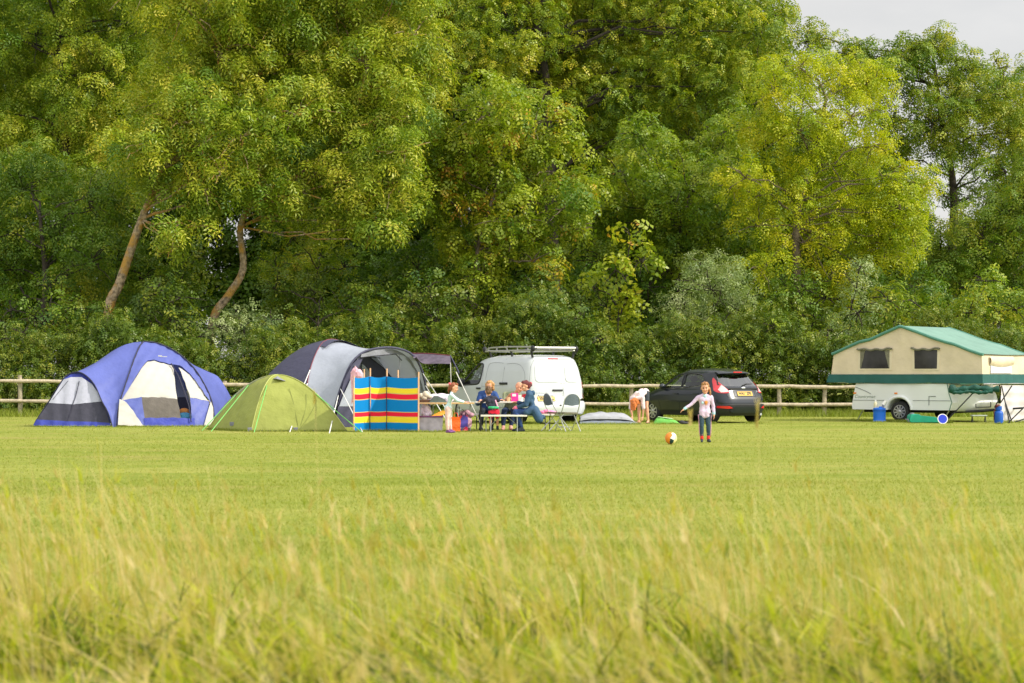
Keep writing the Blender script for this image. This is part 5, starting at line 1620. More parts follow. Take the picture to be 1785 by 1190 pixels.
    # tail lamps: tall, from the hatch shoulder up the pillar
    for sg in (1, -1):
        lens = [(.60, .845), (.84, .82), (.97, .90), (.985, 1.06), (.99, 1.17), (.95, 1.24), (.87, 1.13), (.73, .98)]
        lens = smooth_poly(lens, 3)
        lens = [tuple(p) for p in lens]
        tl = MB(); tl.prism(lens, lambda y, z: lampwrap(S, y * sg * S.at_z(z)[2], z, .016), lambda y, z: lampwrap(S, y * sg * S.at_z(z)[2], z, -.03), .05)
        t = tl.build("tail_lamp", M_redlamp, o, world=False)
        cl = [(.63, .86), (.84, .84), (.90, .92), (.82, 1.05), (.755, .99)]
        MB().prism(cl, lambda y, z: lampwrap(S, y * sg * S.at_z(z)[2], z, .022), lambda y, z: lampwrap(S, y * sg * S.at_z(z)[2], z, .01), .05).build("clear_lens", M_whitelamp, t, world=False)
    # hatch details
    MB().box(re(0, .935, .012), (.03, 1.02, .05), bev=.01).build("hatch_trim", M_plastic, o, world=False)
    em = MB(); em.ell(re(0.0, .955, .03), (.018, .085, .035)); em.build("emblem", M_badge, o, world=False)
    plate(o, re, .0, .805, .52, .115, "WA16 ZPS", .02)
    rc = [(.36, .72), (.36, .88), (-.36, .88), (-.36, .72)]
    g = MB(); strip(g, rc + [rc[0]], re, .012, .002)
    strip(g, [(.64, .90), (.60, .72), (.45, .665), (-.45, .665), (-.60, .72), (-.64, .90)], re, .010, .002)
    g.build("hatch_shut_lines", M_gapdk, o, world=False)
    v, f = text_geo("Zetec", .06, .2); lt = MB(); lt.add([re(-.50 - x, .865 + z, .004) for x, z in v], f)
    v, f = text_geo("FIESTA", .06); lt.add([re(.49 - x, .865 + z, .004) for x, z in v], f)
    lt.build("lettering", M_badge, o, world=False, smooth=False)
    wp = MB(); wp.tube([re(-.03, 1.03, .03), re(-.22, 1.085, .035), re(-.42, 1.075, .03)], [.014, .010, .007], 6); wp.ell(re(-.03, 1.02, .02), .025); wp.build("wiper", M_plastic, o, world=False)
    # bumper: black lower section, painted insert, reflectors
    lo = MB(); lo.grid([[bump_pt(S, t, z, off) for t in np.linspace(-.86, .86, 41)] for z, off in ((.21, .01), (.24, .022), (.40, .026), (.505, .022), (.525, .0))])
    lo.build("bumper_lower", M_plastic, o, world=False)
    MB().prism([(-.50, .27), (.50, .27), (.58, .34), (.44, .455), (-.44, .455), (-.58, .34)], lambda y, z: re(y, z, .042), lambda y, z: re(y, z, .01), .1).build("bumper_insert", M_blackpaint, o, world=False)
    for sg in (1, -1):
        pr = [(.50, .41), (.66, .395), (.80, .42), (.80, .475), (.60, .47)]
        MB().prism(pr, lambda y, z: lampwrap(S, y * sg, z, .045), lambda y, z: lampwrap(S, y * sg, z, .01), .06).build("reflector", M_redlamp, o, world=False)
    ex = MB(); ex.lathe((.12, -.52, .24), [(.035, -.1), (.035, .16)], 14, 'x'); ex.build("exhaust", M_badge, o, world=False)
    for x, sg in ((.62, 1), (.62, -1), (3.11, 1), (3.11, -1)):
        wheel(o, x, sg * .735, sg, .30, .20, 8)
    for x in (1.05, 1.95):
        for sg in (1, -1):
            s = MB(); s.box((x, sg * .34, .82), (.14, .46, .60), Matrix.Rotation(-.22, 3, 'Y'), .05); s.ell((x - .09, sg * .34, 1.20), (.05, .13, .09)); s.box((x + .26, sg * .34, .56), (.48, .46, .14), None, .05)
            s.build("seat", M_seatfab, o, world=False)
    MB().box((2.80, 0, .86), (.4, 1.3, .14), None, .05).build("dashboard", M_interior, o, world=False)
    o.location = ground_at(1302, 54.2)
    return o

def lampwrap(S, y, z, off):
    """rear face that wraps round the corner onto the side for large |y|"""
    xr, xf, w = S.at_z(z)
    sg = 1 if y > 0 else -1
    lim = w * .90
    if abs(y) <= lim:
        return S.rear(y, z, off)
    ex = (abs(y) - lim)
    t = min(1, .90 + ex * .55)
    p = S.rear(sg * w * min(.995, t), z)
    d = Vector((-1, sg * 1.2, 0)).normalized()
    q = S.side(p.x + ex * .6, z, sg, 0)
    return q + d * off
CAR = black_car()
# ------------------------------------------------------------------ folding camper
def camper():
    th = math.atan2(-.64, .768)
    O = Vector(((1484 - CX) * 57.0 / F, 57.0, 0))
    o = thing("folding_camper", "folding camper with beige canvas walls, green roof and white trailer body", "camper", O, th)
    M_beige = mk("beige_canvas", srgb(222, 206, 178), rough=.85, var=.07, scale=2.5, bump=.6, bscale=3.0, trans=.08)
    M_roofg = mk("sea_green_roof_canvas", srgb(118, 154, 140), rough=.7, var=.09, scale=2.0, bump=.6, bscale=3, trans=.1)
    M_piping = mk("green_piping", srgb(82, 134, 118), rough=.7, var=.08, bump=.3)
    M_band = mk("dark_green_skirt", srgb(40, 92, 88), rough=.75, var=.1, scale=3, bump=.45, bscale=4)
    M_win = mk("dark_window_film", (.030, .028, .027), rough=.22, var=.5, scale=3, spec=.5)
    M_curt = mk("net_curtain", srgb(120, 118, 100), rough=.9, var=.2, scale=8, bump=.6)
    M_bodyw = mk("camper_white_panel", (.74, .76, .74), rough=.4, var=.04, scale=2, coat=.2)
    M_under = mk("dark_chassis", (.018, .020, .022), rough=.8, var=.3)
    M_green = mk("dark_green_bag", srgb(18, 108, 84), rough=.7, var=.2, scale=6, bump=.7, bscale=7)
    M_clear = mk("clear_vinyl", srgb(216, 216, 220), rough=.25, var=.06, scale=4)
    W = 2.8
    def L(l, w, z): return Vector((l, w, z))
    prof = [(-.60, 1.93), (-.22, 2.08), (.28, 2.27), (.62, 2.33), (1.1, 2.52), (1.58, 2.70), (2.1, 2.53), (2.6, 2.35), (3.0, 2.23), (3.25, 2.17), (3.7, 2.00), (4.08, 1.88)]
    # walls (near, far), with a wavy hem
    def roofz(l): return float(np.interp(l, [p[0] for p in prof], [p[1] for p in prof]))
    zb = 1.33
    def nearwall(l, z, off=0.0):
        return L(l, -.0 - off - .035 * math.sin((z - zb) / 1.3 * math.pi) * 0 + .012 * math.sin(l * 5.1 + z * 3) - .10 * max(0, (1.6 - z)) * .0, z)
    pts = [(-.66, zb)] + [(-.58, 1.92)] + prof[1:-1] + [(4.06, 1.87), (4.08, zb)]
    bot = [(4.08 - (4.74) * i / 12, zb + .006 * math.sin(i * 2.1)) for i in range(1, 12)]
    poly = pts + bot
    def wall_poly_minus(win):  # simple: wall in one piece, windows sit proud of it in their own frames
        return win
    MB().patch(poly, lambda l, z: nearwall(l, z), .18).build("near_wall", M_beige, o, world=False)
    MB().patch(poly, lambda l, z: L(l, W, z), .3).build("far_wall", M_beige, o, world=False)
    for l0, l1, ztop in ((4.06, 4.08, 1.87), (-.58, -.66, 1.92)):
        MB().grid([[L(l1 + (l0 - l1) * v + .02 * math.sin(9 * u) * math.sin(math.pi * v), W * u, zb + (ztop - zb) * v) for u in np.linspace(0, 1, 13)] for v in np.linspace(0, 1, 7)]).build("end_wall", M_beige, o, world=False)
    # roof with a slight sag between ridges
    rows = []
    dense = [(l, z) for l, z in prof]
    xs = np.linspace(-.62, 4.12, 60)
    for u in np.linspace(-.02, 1.02, 15):
        rows.append([L(l, W * u, roofz(l) + .012 - .05 * math.sin(math.pi * min(1, max(0, u))) * (1 - abs(math.cos((l - 1.58) * .9))) ) for l in xs])
    MB().grid(rows).build("roof", M_roofg, o, world=False)
    for w in (-.03, W + .03):
        mb = MB(); mb.tube([L(l, w, roofz(l) - .01) for l in xs], .042, 8); mb.build("roof_piping", M_piping, o, world=False)
    # skirt
    rows = []
    ring = [(l, -.015) for l in np.linspace(-.72, 4.10, 40)] + [(4.10, w) for w in np.linspace(.1, W, 14)] + [(l, W + .015) for l in np.linspace(4.0, -.72, 20)] + [(-.72, w) for w in np.linspace(W - .1, -.015, 10)]
    for k, z in ((0, 1.335), (.5, 1.22), (1, 1.085)):
        rows.append([L(l + (.0 if l > -.5 else -.08 * k), w - .015 * math.sin(l * 7 + w * 5) * k - (.01 if w < 0 else 0), z + .012 * math.sin(l * 3 + w * 4) * k + (.03 * k if l < -.2 else 0)) for l, w in ring])
    MB().grid(rows).build("skirt", M_band, o, world=False)
    # windows: frame, dark film, curtains, rolled blind above
    def window(l0, l1, z0, z1, curtains):
        fr = MB().prism(rrect(l0 - .07, z0 - .05, l1 + .07, z1 + .05, .02, 2), lambda l, z: nearwall(l, z, .012), lambda l, z: nearwall(l, z, -.012), .09).build("window", mk("pale_beige_frame", srgb(216, 203, 176), .85, .04), o, world=False)
        MB().patch([(l0, z0), (l1, z0), (l1, z1), (l0, z1)], lambda l, z: nearwall(l, z, .018), .1).build("pane", M_win, fr, world=False)
        if curtains:
            for a, b, c in ((l0, l0 + .16, l0 + .03), (l1, l1 - .16, l1 - .02)):
                MB().patch([(a, z1), (b, z1), (c, z0 + .02), (a, z0 + .02)] if b > a else [(b, z1), (a, z1), (a, z0 + .02), (c, z0 + .02)], lambda l, z: nearwall(l, z, .024) + Vector((0, -.006 * math.sin(l * 90), 0)), .03).build("curtain", M_curt, fr, world=False)
        bl = MB(); bl.tube([L(l, -.05 + .01 * math.sin(l * 30), z1 + .035 + .018 * math.sin(l * 17) - .02 * math.sin((l - l0) / (l1 - l0) * math.pi)) for l in np.linspace(l0 - .09, l1 + .09, 16)], .032, 6)
        bl.build("rolled_blind", M_curt, fr, world=False)
    window(.30, 1.24, 1.50, 2.02, True)
    window(2.02, 2.72, 1.49, 2.01, False)
    # end window: rolled valance over clear vinyl
    MB().patch([(.45, 1.36), (1.75, 1.36), (1.75, 1.82), (.45, 1.82)], lambda w, z: L(4.105, w, z), .15).build("end_window", M_clear, o, world=False)
    rows = [[L(4.115 + .05 * math.sin(math.pi * v), w, 1.83 - .24 * v - .05 * math.sin((w - .4) / 1.4 * math.pi) * v) for w in np.linspace(.38, 1.82, 16)] for v in np.linspace(0, 1, 7)]
    MB().grid(rows).build("end_window_blind", M_beige, o, world=False)
    # trailer body: side panel shell with raked front
    sp = [(.02, .335), (0.0, .45), (.06, .75), (.13, 1.07), (3.02, 1.07), (3.06, .80), (3.14, .55), (3.08, .335)]
    a0, a1 = 1.18, 1.86
    arch = [(1.52 + .36 * math.cos(t), .335 + .33 * math.sin(t)) for t in np.linspace(0, math.pi, 12)]
    side = [(.02, .335), (0.0, .45), (.06, .75), (.13, 1.07), (3.02, 1.07), (3.06, .80), (3.14, .55), (3.08, .335)] + arch
    body = MB().prism(side, lambda l, z: L(l, .03, z), lambda l, z: L(l, W - .03, z)).build("body", M_bodyw, o, world=False, angle=25)
    # nose
    rows = []
    for z, x, hw in ((.30, 3.40, .78), (.36, 3.52, .86), (.55, 3.62, .92), (.78, 3.54, .93), (.98, 3.34, .92), (1.03, 3.2, .90)):
        rows.append([L(3.02 + (x - 3.02) * (1 - abs(t) ** 5), W / 2 + t * hw * 1.08, z) for t in np.linspace(-1, 1, 33)])
    n1 = MB().grid(rows); n1.add([L(3.02, .15, 1.03), L(3.2, .2, 1.03), L(3.2, 1.85, 1.03), L(3.02, 1.9, 1.03)], [(0, 1, 2, 3)])
    n1.build("nose_panel", M_bodyw, o, world=False)
    # wheel arch lip, wheel, body trim
    lip = MB(); lip.tube([L(1.52 + .40 * math.cos(t), .015, .335 + .37 * math.sin(t)) for t in np.linspace(0, math.pi, 16)], .045, 8); lip.build("arch_lip", M_bodyw, o, world=False)
    MB().box((1.55, W / 2, .30), (2.9, 1.7, .10)).build("chassis", M_under, o, world=False)
    MB().box((1.52, W / 2, .46), (.70, 1.85, .30)).build("wheel_well", M_under, o, world=False)
    for sg, y in ((-1, .13), (1, W - .13)):
        wheel(o, 1.52, y, sg, .285, .17, 10)
    tr = MB(); tr.tube([L(.02, .022, .60), L(1.05, .022, .60)], .006, 4); tr.tube([L(1.95, .022, .60), L(3.1, .022, .60)], .006, 4); tr.build("side_seam", M_gap, o, world=False)
    tr = MB(); tr.tube([L(3.01, .022, 1.06), L(3.07, .022, .78), L(3.15, .022, .56), L(3.08, .022, .34)], .014, 6); tr.build("corner_trim", mk("grey_green_trim", srgb(104, 134, 122), .6, .1), o, world=False)
    tr = MB(); tr.tube([L(.10, .022, .98), L(.45, .022, .86), L(.62, .022, .78)], .008, 4); tr.build("side_stripe", M_gap, o, world=False)
    for l in (.10, 1.42):
        MB().box((l, .018, .80), (.09, .025, .045), bev=.008).build("side_marker_lamp", M_amber, o, world=False)
    hk = MB(); hk.tube([L(2.45, .02, .47), L(2.45, .02, .72), L(2.66, .02, .72)], .010, 4); hk.build("locker_edge", M_gap, o, world=False)
    v, f = text_geo("Countryman", .13, .35)
    MB().add([L(.42 + x, .024, .70 + z) for x, z in v], f).build("lettering", mk("grey_green_lettering", srgb(120, 136, 122), .6, .1), o, world=False, smooth=False)
    # bed supports under the right end
    for a, b in (((3.95, .25, 1.08), (3.10, -.25, .02)), ((3.98, 1.2, 1.08), (4.35, 1.25, .0)), ((3.98, 1.75, 1.08), (3.7, 1.5, .4))):
        MB().tube([L(*a), L(*b)], .018, 6).build("bed_support", M_under, o, world=False)
    MB().tube([L(3.4, .05, 1.075), L(4.08, .05, 1.075), L(4.08, W - .05, 1.075), L(3.4, W - .05, 1.075)], .022, 6).build("bed_frame", M_alloy, o, world=False)
    MB().box((3.6, W / 2, 1.10), (.95, 1.95, .03)).build("bed_board", M_bodyw, o, world=False)
    MB().box((-.30, W / 2, 1.10), (.80, 1.95, .03)).build("bed_board", M_bodyw, o, world=False)
    # hitch and jockey stand
    h = MB(); h.tube([L(3.3, .55, .30), L(4.3, W / 2, .38), L(3.3, 1.5, .30)], .035, 6); h.tube([L(4.3, W / 2, .38), L(4.6, W / 2, .40)], .03, 6)
    h.tube([L(4.15, W / 2 - .1, .8), L(4.15, W / 2 - .1, .05)], .022, 6); h.tube([L(3.66, .45, .52), L(3.66, .45, .42), L(3.66, 1.35, .42), L(3.66, 1.35, .56)], .014, 6)
    h.build("drawbar", M_under, o, world=False)
    # corner steady legs
    for l, w in ((.2, .15), (.2, W - .15), (2.9, .15)):
        MB().tube([L(l + .1, w, .32), L(l - .1, w, .0)], .016, 6).build("corner_steady", M_alloy, o, world=False)
    return o, O, th
CAMPER, CO, CTH = camper()
def CL(l, w, z):
    M = Matrix.Rotation(CTH, 3, 'Z')
    return CO + M @ Vector((l, w, z))

# things by the camper
M_bag = mk("crumpled_green_bag", srgb(12, 72, 60), rough=.7, var=.25, scale=7, bump=.7, bscale=8)
mb = MB(); R = np.random.default_rng(5)
mb.tube([at(1655 + 86 * t, 677 + 1.5 * math.sin(t * 9), 54.0) for t in np.linspace(0, 1, 22)], [.075 + .022 * math.sin(i * 1.3) + (.03 if i < 3 else 0) for i in range(22)], 12)
mb.tube([at(1660 + 70 * t, 683 + 1.0 * math.sin(t * 11), 53.95) for t in np.linspace(0, 1, 22)], [.05 + .015 * math.sin(i * 1.9) for i in range(22)], 10)
bg_ = mb.build("rolled_bag", M_bag, None, origin=at(1697, 685, 54.0))
tag(bg_, "long crumpled dark green bag tied up under the camper's right bed", "bag")

M_bluepl = mk("blue_plastic", srgb(16, 104, 214), rough=.4, var=.07, scale=5, spec=.5)
M_bluedk = mk("deep_blue_plastic", srgb(14, 84, 176), rough=.45, var=.08)
o = thing("water_carrier", "upright blue drum water carrier in front of the camper's wheel", "water carrier", ground_at(1533, 55.6))
mb = MB(); mb.lathe((0, 0, 0), [(.165, .0), (.185, .012), (.178, .03), (.172, .10), (.172, .28), (.178, .31)], 28); mb.build("drum", M_bluepl, o, world=False)
mb = MB(); mb.lathe((0, 0, 0), [(.178, .312), (.186, .318), (.186, .345), (.178, .35)], 28); mb.build("rim_band", M_bluedk, o, world=False)
mb = MB(); mb.lathe((0, 0, 0), [(.172, .352), (.172, .385), (.14, .40), (.06, .405)], 28); mb.lathe((.03, 0, .40), [(.05, .0), (.05, .03), (.03, .035)], 16); mb.build("lid", M_bluepl, o, world=False)
M_wht = mk("white_plastic", srgb(232, 230, 224), rough=.4, var=.03)
o = thing("water_filter", "white and grey pump head standing on the blue water carrier", "pump", ground_at(1533, 55.6) + Vector((.12, .0, .390)))
mb = MB(); mb.tube([(-.04, 0, 0), (.0, 0, .10)], .035, 10); mb.build("neck", M_greyvent, o, world=False)
mb = MB(); mb.tube([(-.02, 0, .09), (.06, 0, .19)], [.05, .045], 12); mb.build("head", M_wht, o, world=False)
o = thing("bottle", "cream plastic bottle standing on the blue water carrier's lid", "bottle", ground_at(1533, 55.6) + Vector((-.11, .0, .390)))
mb = MB(); mb.lathe((0, 0, 0), [(.042, 0), (.05, .01), (.05, .13), (.03, .17), (.022, .18)], 20); mb.build("bottle_body", mk("cream_plastic", srgb(214, 204, 170), .5, .06), o, world=False)
mb = MB(); mb.lathe((0, 0, 0), [(.026, .181), (.026, .215), (.01, .22)], 16); mb.build("cap", M_wht, o, world=False)
# green waste tank: wedge-shaped carrier lying on the ground
M_jade = mk("jade_plastic", srgb(18, 158, 128), rough=.45, var=.08, scale=6, spec=.5)
o = thing("waste_water_tank", "flat jade green waste water tank on the grass under the camper", "tank", ground(1612, 737))
prof_ = [(-.46, .05), (-.44, .20), (-.40, .245), (-.20, .245), (-.16, .21), (.22, .17), (.48, .075), (.50, .05), (.44, .015), (-.42, .015)]
mb = MB(); mb.prism(prof_, lambda x, z: Vector((x, -.26, z)), lambda x, z: Vector((x, .20, z))); tk = mb.build("tank_body", M_jade, o, world=False, angle=30)
md = tk.modifiers.new("bevel", 'BEVEL'); md.width = .02; md.segments = 2
mb = MB(); mb.lathe((-.36, -.05, .245), [(.06, 0), (.06, .03), (.03, .035)], 16); mb.build("cap", M_greyvent, o, world=False)
mb = MB(); mb.tube([(-.47, -.2, .04), (-.50, -.2, .10), (-.50, .1, .10)], .02, 6); mb.build("wheel_bracket", M_greyvent, o, world=False)
# white bowl with blue inside, standing on edge
o = thing("washing_up_bowl", "round white bowl with blue inside leaning on its edge by the camper", "bowl", ground(1643, 738.5))
Rm = Matrix.Rotation(math.radians(78), 3, 'X')
def tilt(mb, z0=.13):
    mb.v = [tuple(Rm @ Vector(p) + Vector((0, 0, z0))) for p in mb.v]; return mb
tilt(MB().lathe((0, 0, 0), [(.075, -.08), (.10, -.075), (.125, .0), (.14, .005), (.14, .02), (.118, .02)], 28)).build("bowl_shell", M_wht, o, world=False)
tilt(MB().lathe((0, 0, 0), [(.118, .0215), (.115, .016), (.09, -.05), (.0, -.055)], 28)).build("bowl_lining", mk("bright_blue_lining", srgb(36, 62, 200), .4, .06), o, world=False)
# gas bottle
o = thing("gas_bottle", "blue gas bottle with valve beside the camper's drawbar", "gas bottle", ground(1741, 738))
mb = MB(); mb.lathe((0, 0, 0), [(.10, .0), (.115, .01), (.12, .05), (.12, .27), (.105, .32), (.07, .35), (.035, .36)], 24); mb.build("cylinder", M_bluedk, o, world=False)
mb = MB(); mb.lathe((0, 0, 0), [(.075, .36), (.085, .37), (.085, .47), (.075, .47)], 20); mb.build("valve_collar", M_bluedk, o, world=False)
mb = MB(); mb.tube([(0, 0, .36), (0, 0, .52)], .02, 8); mb.ell((-.06, -.05, .48), (.05, .04, .04)); mb.tube([(-.07, -.05, .48), (-.14, -.05, .35), (-.13, 0, .1)], .012, 6); mb.build("regulator_hose", mk("dark_red_hose", srgb(96, 38, 40), .6, .2), o, world=False)
# levelling step / box behind the drawbar
o = thing("folding_step", "small grey folding step under the camper's nose", "step", ground(1706, 736))
MB().box((0, 0, .19), (.42, .26, .03), bev=.008).build("tread", mk("pale_grey_plastic", srgb(188, 196, 190), .5, .06), o, world=False)
for x in (-.18, .18):
    MB().tube([(x, -.1, 0), (x, 0, .18), (x, .1, 0)], .013, 6).build("leg", M_plastic, o, world=False)
# white ribbed awning wall that the frame cuts off at the right
M_awn = mk("white_awning_sheet", srgb(232, 224, 226), rough=.6, var=.05, scale=2, bump=.4, bscale=3, trans=.1)
o = thing("awning", "white awning wall with black poles at the right end of the camper", "awning", ground(1775, 735))
yy = 55.2
a = at(1745, 672, yy); rows = []
for v in np.linspace(0, 1, 14):
    rows.append([Vector((at(1746, 0, yy).x + 1.6 * u - .05 * v, yy + .5 * u + .02 * math.sin(u * 22) + .015 * math.sin(v * 25), .01 + (1 - v) * 1.02)) for u in np.linspace(0, 1, 20)])
MB().grid(rows).build("wall", M_awn, o)
for p, q in ((at(1746, 672, 54.6), at(1760, 737, 54.4)), (at(1764, 672, 54.6), at(1744, 702, 54.5)), (at(1790, 705, 54.3), at(1757, 737, 54.3)), (at(1795, 727, 54.2), at(1770, 735, 54.2))):
    MB().tube([p, q], .018, 6).build("pole", M_plastic, o)
# ------------------------------------------------------------------ tables, benches, chairs and the clutter round them
M_tabletop = mk("white_table_top", srgb(226, 222, 212), rough=.45, var=.04, scale=5)
M_woodedge = mk("pale_wood_edge", srgb(206, 172, 120), rough=.6, var=.12, scale=9)
M_metal = mk("grey_metal_leg", srgb(160, 165, 165), rough=.4, var=.08, metal=.4)
M_darkmetal = mk("dark_metal_leg", srgb(48, 50, 52), rough=.5, var=.1)
M_brown2 = mk("brown_plastic", srgb(84, 56, 36), rough=.6, var=.15)

def X(px, Y): return (px - CX) * Y / F

# folding kitchen table
YT = 46.2
o = thing("folding_table", "pale wood edged folding table with a metal frame between windbreak and picnic table", "table", (X(778, YT), YT, 0))
x0, x1 = X(728, YT), X(827, YT); zt = .655
MB().box(((x0 + x1) / 2, YT, zt), (x1 - x0, .60, .022), bev=.004).build("table_top", M_tabletop, o)
MB().box(((x0 + x1) / 2, YT - .309, zt - .004), (x1 - x0, .016, .036), bev=.004).build("front_edge", M_woodedge, o)
for px in (799, 734):
    for dy in (-.26, .26):
        MB().tube([(X(px, YT) + (.0 if dy < 0 else .27), YT + dy, 0), (X(px, YT) + (.0 if dy < 0 else .27), YT + dy, zt - .012)], .013, 8).build("leg", M_metal, o)
    MB().tube([(X(px, YT), YT - .26, .07), (X(px, YT) + .27, YT + .26, .07)], .011, 6).build("leg_brace", M_metal, o)
# picnic table with two benches
YP = 46.75
o = thing("picnic_table", "white topped picnic table where the people sit", "table", (X(865, YP), YP, 0))
x0, x1 = X(829, YP), X(912, YP)
MB().box(((x0 + x1) / 2, YP, .665), (x1 - x0, .66, .032), bev=.006).build("table_top", M_tabletop, o)
for x in (x0 + .12, x1 - .12):
    for dy in (-.24, .24):
        MB().tube([(x, YP + dy, 0), (x, YP + dy, .65)], .017, 8).build("leg", M_darkmetal, o)
    MB().tube([(x, YP - .24, .12), (x, YP + .24, .12)], .012, 6).build("leg_brace", M_darkmetal, o)
def bench(label, Y, pa, pb, zs, legm):
    o = thing("bench", label, "bench", (X((pa + pb) / 2, Y), Y, 0), 0, "folding benches at the picnic table")
    x0, x1 = X(pa, Y), X(pb, Y)
    MB().box(((x0 + x1) / 2, Y, zs - .02), (x1 - x0, .26, .04), bev=.008).build("seat", M_tabletop, o)
    for x, s in ((x0 + .12, 1), (x1 - .12, -1)):
        for dy in (-.10, .10):
            MB().tube([(x + (.11 * s if dy < 0 else 0), Y + dy, 0), (x + (.11 * s if dy < 0 else 0), Y + dy, zs - .04)], .013, 8).build("leg", legm, o)
        MB().tube([(x + .08 * s, Y, .12), (x + .33 * s, Y, zs - .05)], .009, 6).build("strut", M_metal, o)
    return o
bench("white bench in front of the picnic table with metal legs", 45.85, 838, 919, .385, M_metal)
bench("long white bench behind the picnic table with dark legs", 47.75, 822, 967, .375, M_darkmetal)

# folding chairs
M_chairpad = mk("slate_grey_vinyl", srgb(96, 108, 118), rough=.55, var=.08, scale=8, bump=.2)
M_chrome = mk("pale_tubular_steel", srgb(196, 198, 196), rough=.3, var=.06, metal=.5)
def chair(label, px, Y, rz, grp):
    o = thing("folding_chair", label, "chair", (X(px, Y), Y, 0), rz, grp)
    # local: seat faces -y (towards camera before rotation)
    hw = .20
    bp = [(-.19, .62), (-.20, .66), (-.17, .76), (-.10, .835), (0, .86), (.10, .835), (.17, .76), (.20, .66), (.19, .62), (.10, .605), (0, .59), (-.10, .605)]
    bp = [tuple(p) for p in smooth_poly(bp, 3)]
    def back(x, z): return Vector((x, .17 + (z - .42) * .16 - .03 * (1 - (x / .2) ** 2) * 0 + .03 * (1 - (x / .2) ** 2), z))
    MB().prism(bp, lambda x, z: back(x, z) + Vector((0, -.012, 0)), lambda x, z: back(x, z) + Vector((0, .012, 0)), .06).build("backrest", M_chairpad, o, world=False)
    st = [tuple(p) for p in smooth_poly([(-.20, -.16), (0, -.20), (.20, -.16), (.20, .12), (.12, .18), (-.12, .18), (-.20, .12)], 4)]
    MB().prism(st, lambda x, y: Vector((x, y, .435)), lambda x, y: Vector((x, y, .405)), .1).build("seat", mk("olive_grey_seat", srgb(112, 108, 88), .6, .1), o, world=False)
    top = [Vector((hw * math.cos(a), .21 + (.68 + .19 * math.sin(a) - .42) * .16 - .02, .68 + .19 * math.sin(a))) for a in np.linspace(0, math.pi, 12)]
    pts = [Vector((hw + .01, -.26, 0)), Vector((hw + .01, .0, .30)), Vector((hw, .19, .58))] + top + [Vector((-hw, .19, .58)), Vector((-hw - .01, .0, .30)), Vector((-hw - .01, -.26, 0))]
    MB().tube(pts, .012, 8).build("frame", M_chrome, o, world=False)
    for s in (1, -1):
        MB().tube([(s * (hw - .015), .30, 0), (s * (hw - .015), -.12, .42)], .012, 8).build("leg", M_chrome, o, world=False)
    MB().tube([(hw, -.18, .09), (-hw, -.18, .09)], .009, 6).build("stretcher", M_chrome, o, world=False)
    return o
chair("grey folding chair turned sideways next to the woman in the navy coat", 970, 46.6, math.radians(118), "grey folding chairs behind the van")
chair("grey folding chair seen from behind at the right end of the camp table", 990, 46.1, math.radians(-158), "grey folding chairs behind the van")

# things on the tables
def rot(mb, a, c):
    R_ = Matrix.Rotation(a, 3, 'Z'); c = Vector(c)
    mb.v = [tuple(R_ @ Vector(p) + c) for p in mb.v]; return mb
M_lilac = mk("pale_lilac_cloth", srgb(222, 208, 224), rough=.9, var=.06, scale=8, bump=.6, bscale=9)
z0 = .667
cb = MB()
for dx, dz, r in ((0, .12, .14), (.16, .13, .15), (.30, .11, .13), (-.12, .09, .11)):
    cb.ell((X(758, 46.3) + dx, 46.3, z0 + dz - .02), (r * 1.2, .16, .10))
c = cb.build("folded_blanket", M_lilac, None, origin=(X(764, 46.3), 46.3, z0)); tag(c, "pale lilac blanket heaped on the folding table behind the girl", "blanket")
b = MB(); b.prism([(-.21, 0), (.19, 0), (.16, .07), (-.02, .15), (-.10, .15)], lambda x, z: Vector((x, -.10, z)), lambda x, z: Vector((x, .10, z)))
b.v = [tuple(Vector(p) + Vector((X(764, 46.05), 46.05, z0))) for p in b.v]
c = b.build("sloped_case", mk("grey_green_case", srgb(88, 100, 96), .6, .1, bump=.2), None, origin=(X(764, 46.05), 46.05, z0), angle=20); tag(c, "grey wedge-shaped case on the folding table", "case")
b = MB(); b.box((X(743, 46.1), 46.1, z0 + .03), (.32, .22, .055), bev=.012); c = b.build("brown_tray", M_brown2, None, origin=(X(743, 46.1), 46.1, z0)); tag(c, "dark brown tray at the left end of the folding table", "tray")
b = MB()
for dx, dz, r in ((-.08, .09, .07), (.02, .12, .09), (.10, .08, .06), (-.02, .05, .08)):
    b.ell((X(741, 46.15) + dx, 46.15, z0 + .06 + dz), (r, r, r * .95))
c = b.build("cream_carrier_bag", mk("cream_bag", srgb(214, 202, 178), .8, .15, scale=9, bump=.7, bscale=9), None, origin=(X(741, 46.15), 46.15, z0 + .058)); tag(c, "crumpled cream carrier bag on the brown tray", "bag")
for i, (px, py, w, h, lab) in enumerate(((828, 700.5, .42, .26, "white sheet of paper near the boy's hand"), (815, 702, .20, .16, "white sheet of paper near the standing girl's hands"))):
    Yp = 46.25 if i else 46.55
    b = MB().box((X(px, Yp), Yp, (.682 if not i else .6685)), (w, h, .002)); c = b.build("paper", M_wht, None, origin=(X(px, Yp), Yp, .682)); tag(c, lab, "paper")
b = MB().box((X(811, 46.05), 46.05, .676), (.16, .10, .016), Matrix.Rotation(.5, 3, 'Z'), .004); c = b.build("notebook", mk("dark_pink_cover", srgb(160, 72, 84), .6, .1), None, origin=(X(811, 46.05), 46.05, .667)); tag(c, "small dark red notebook under the standing girl's hand", "notebook")
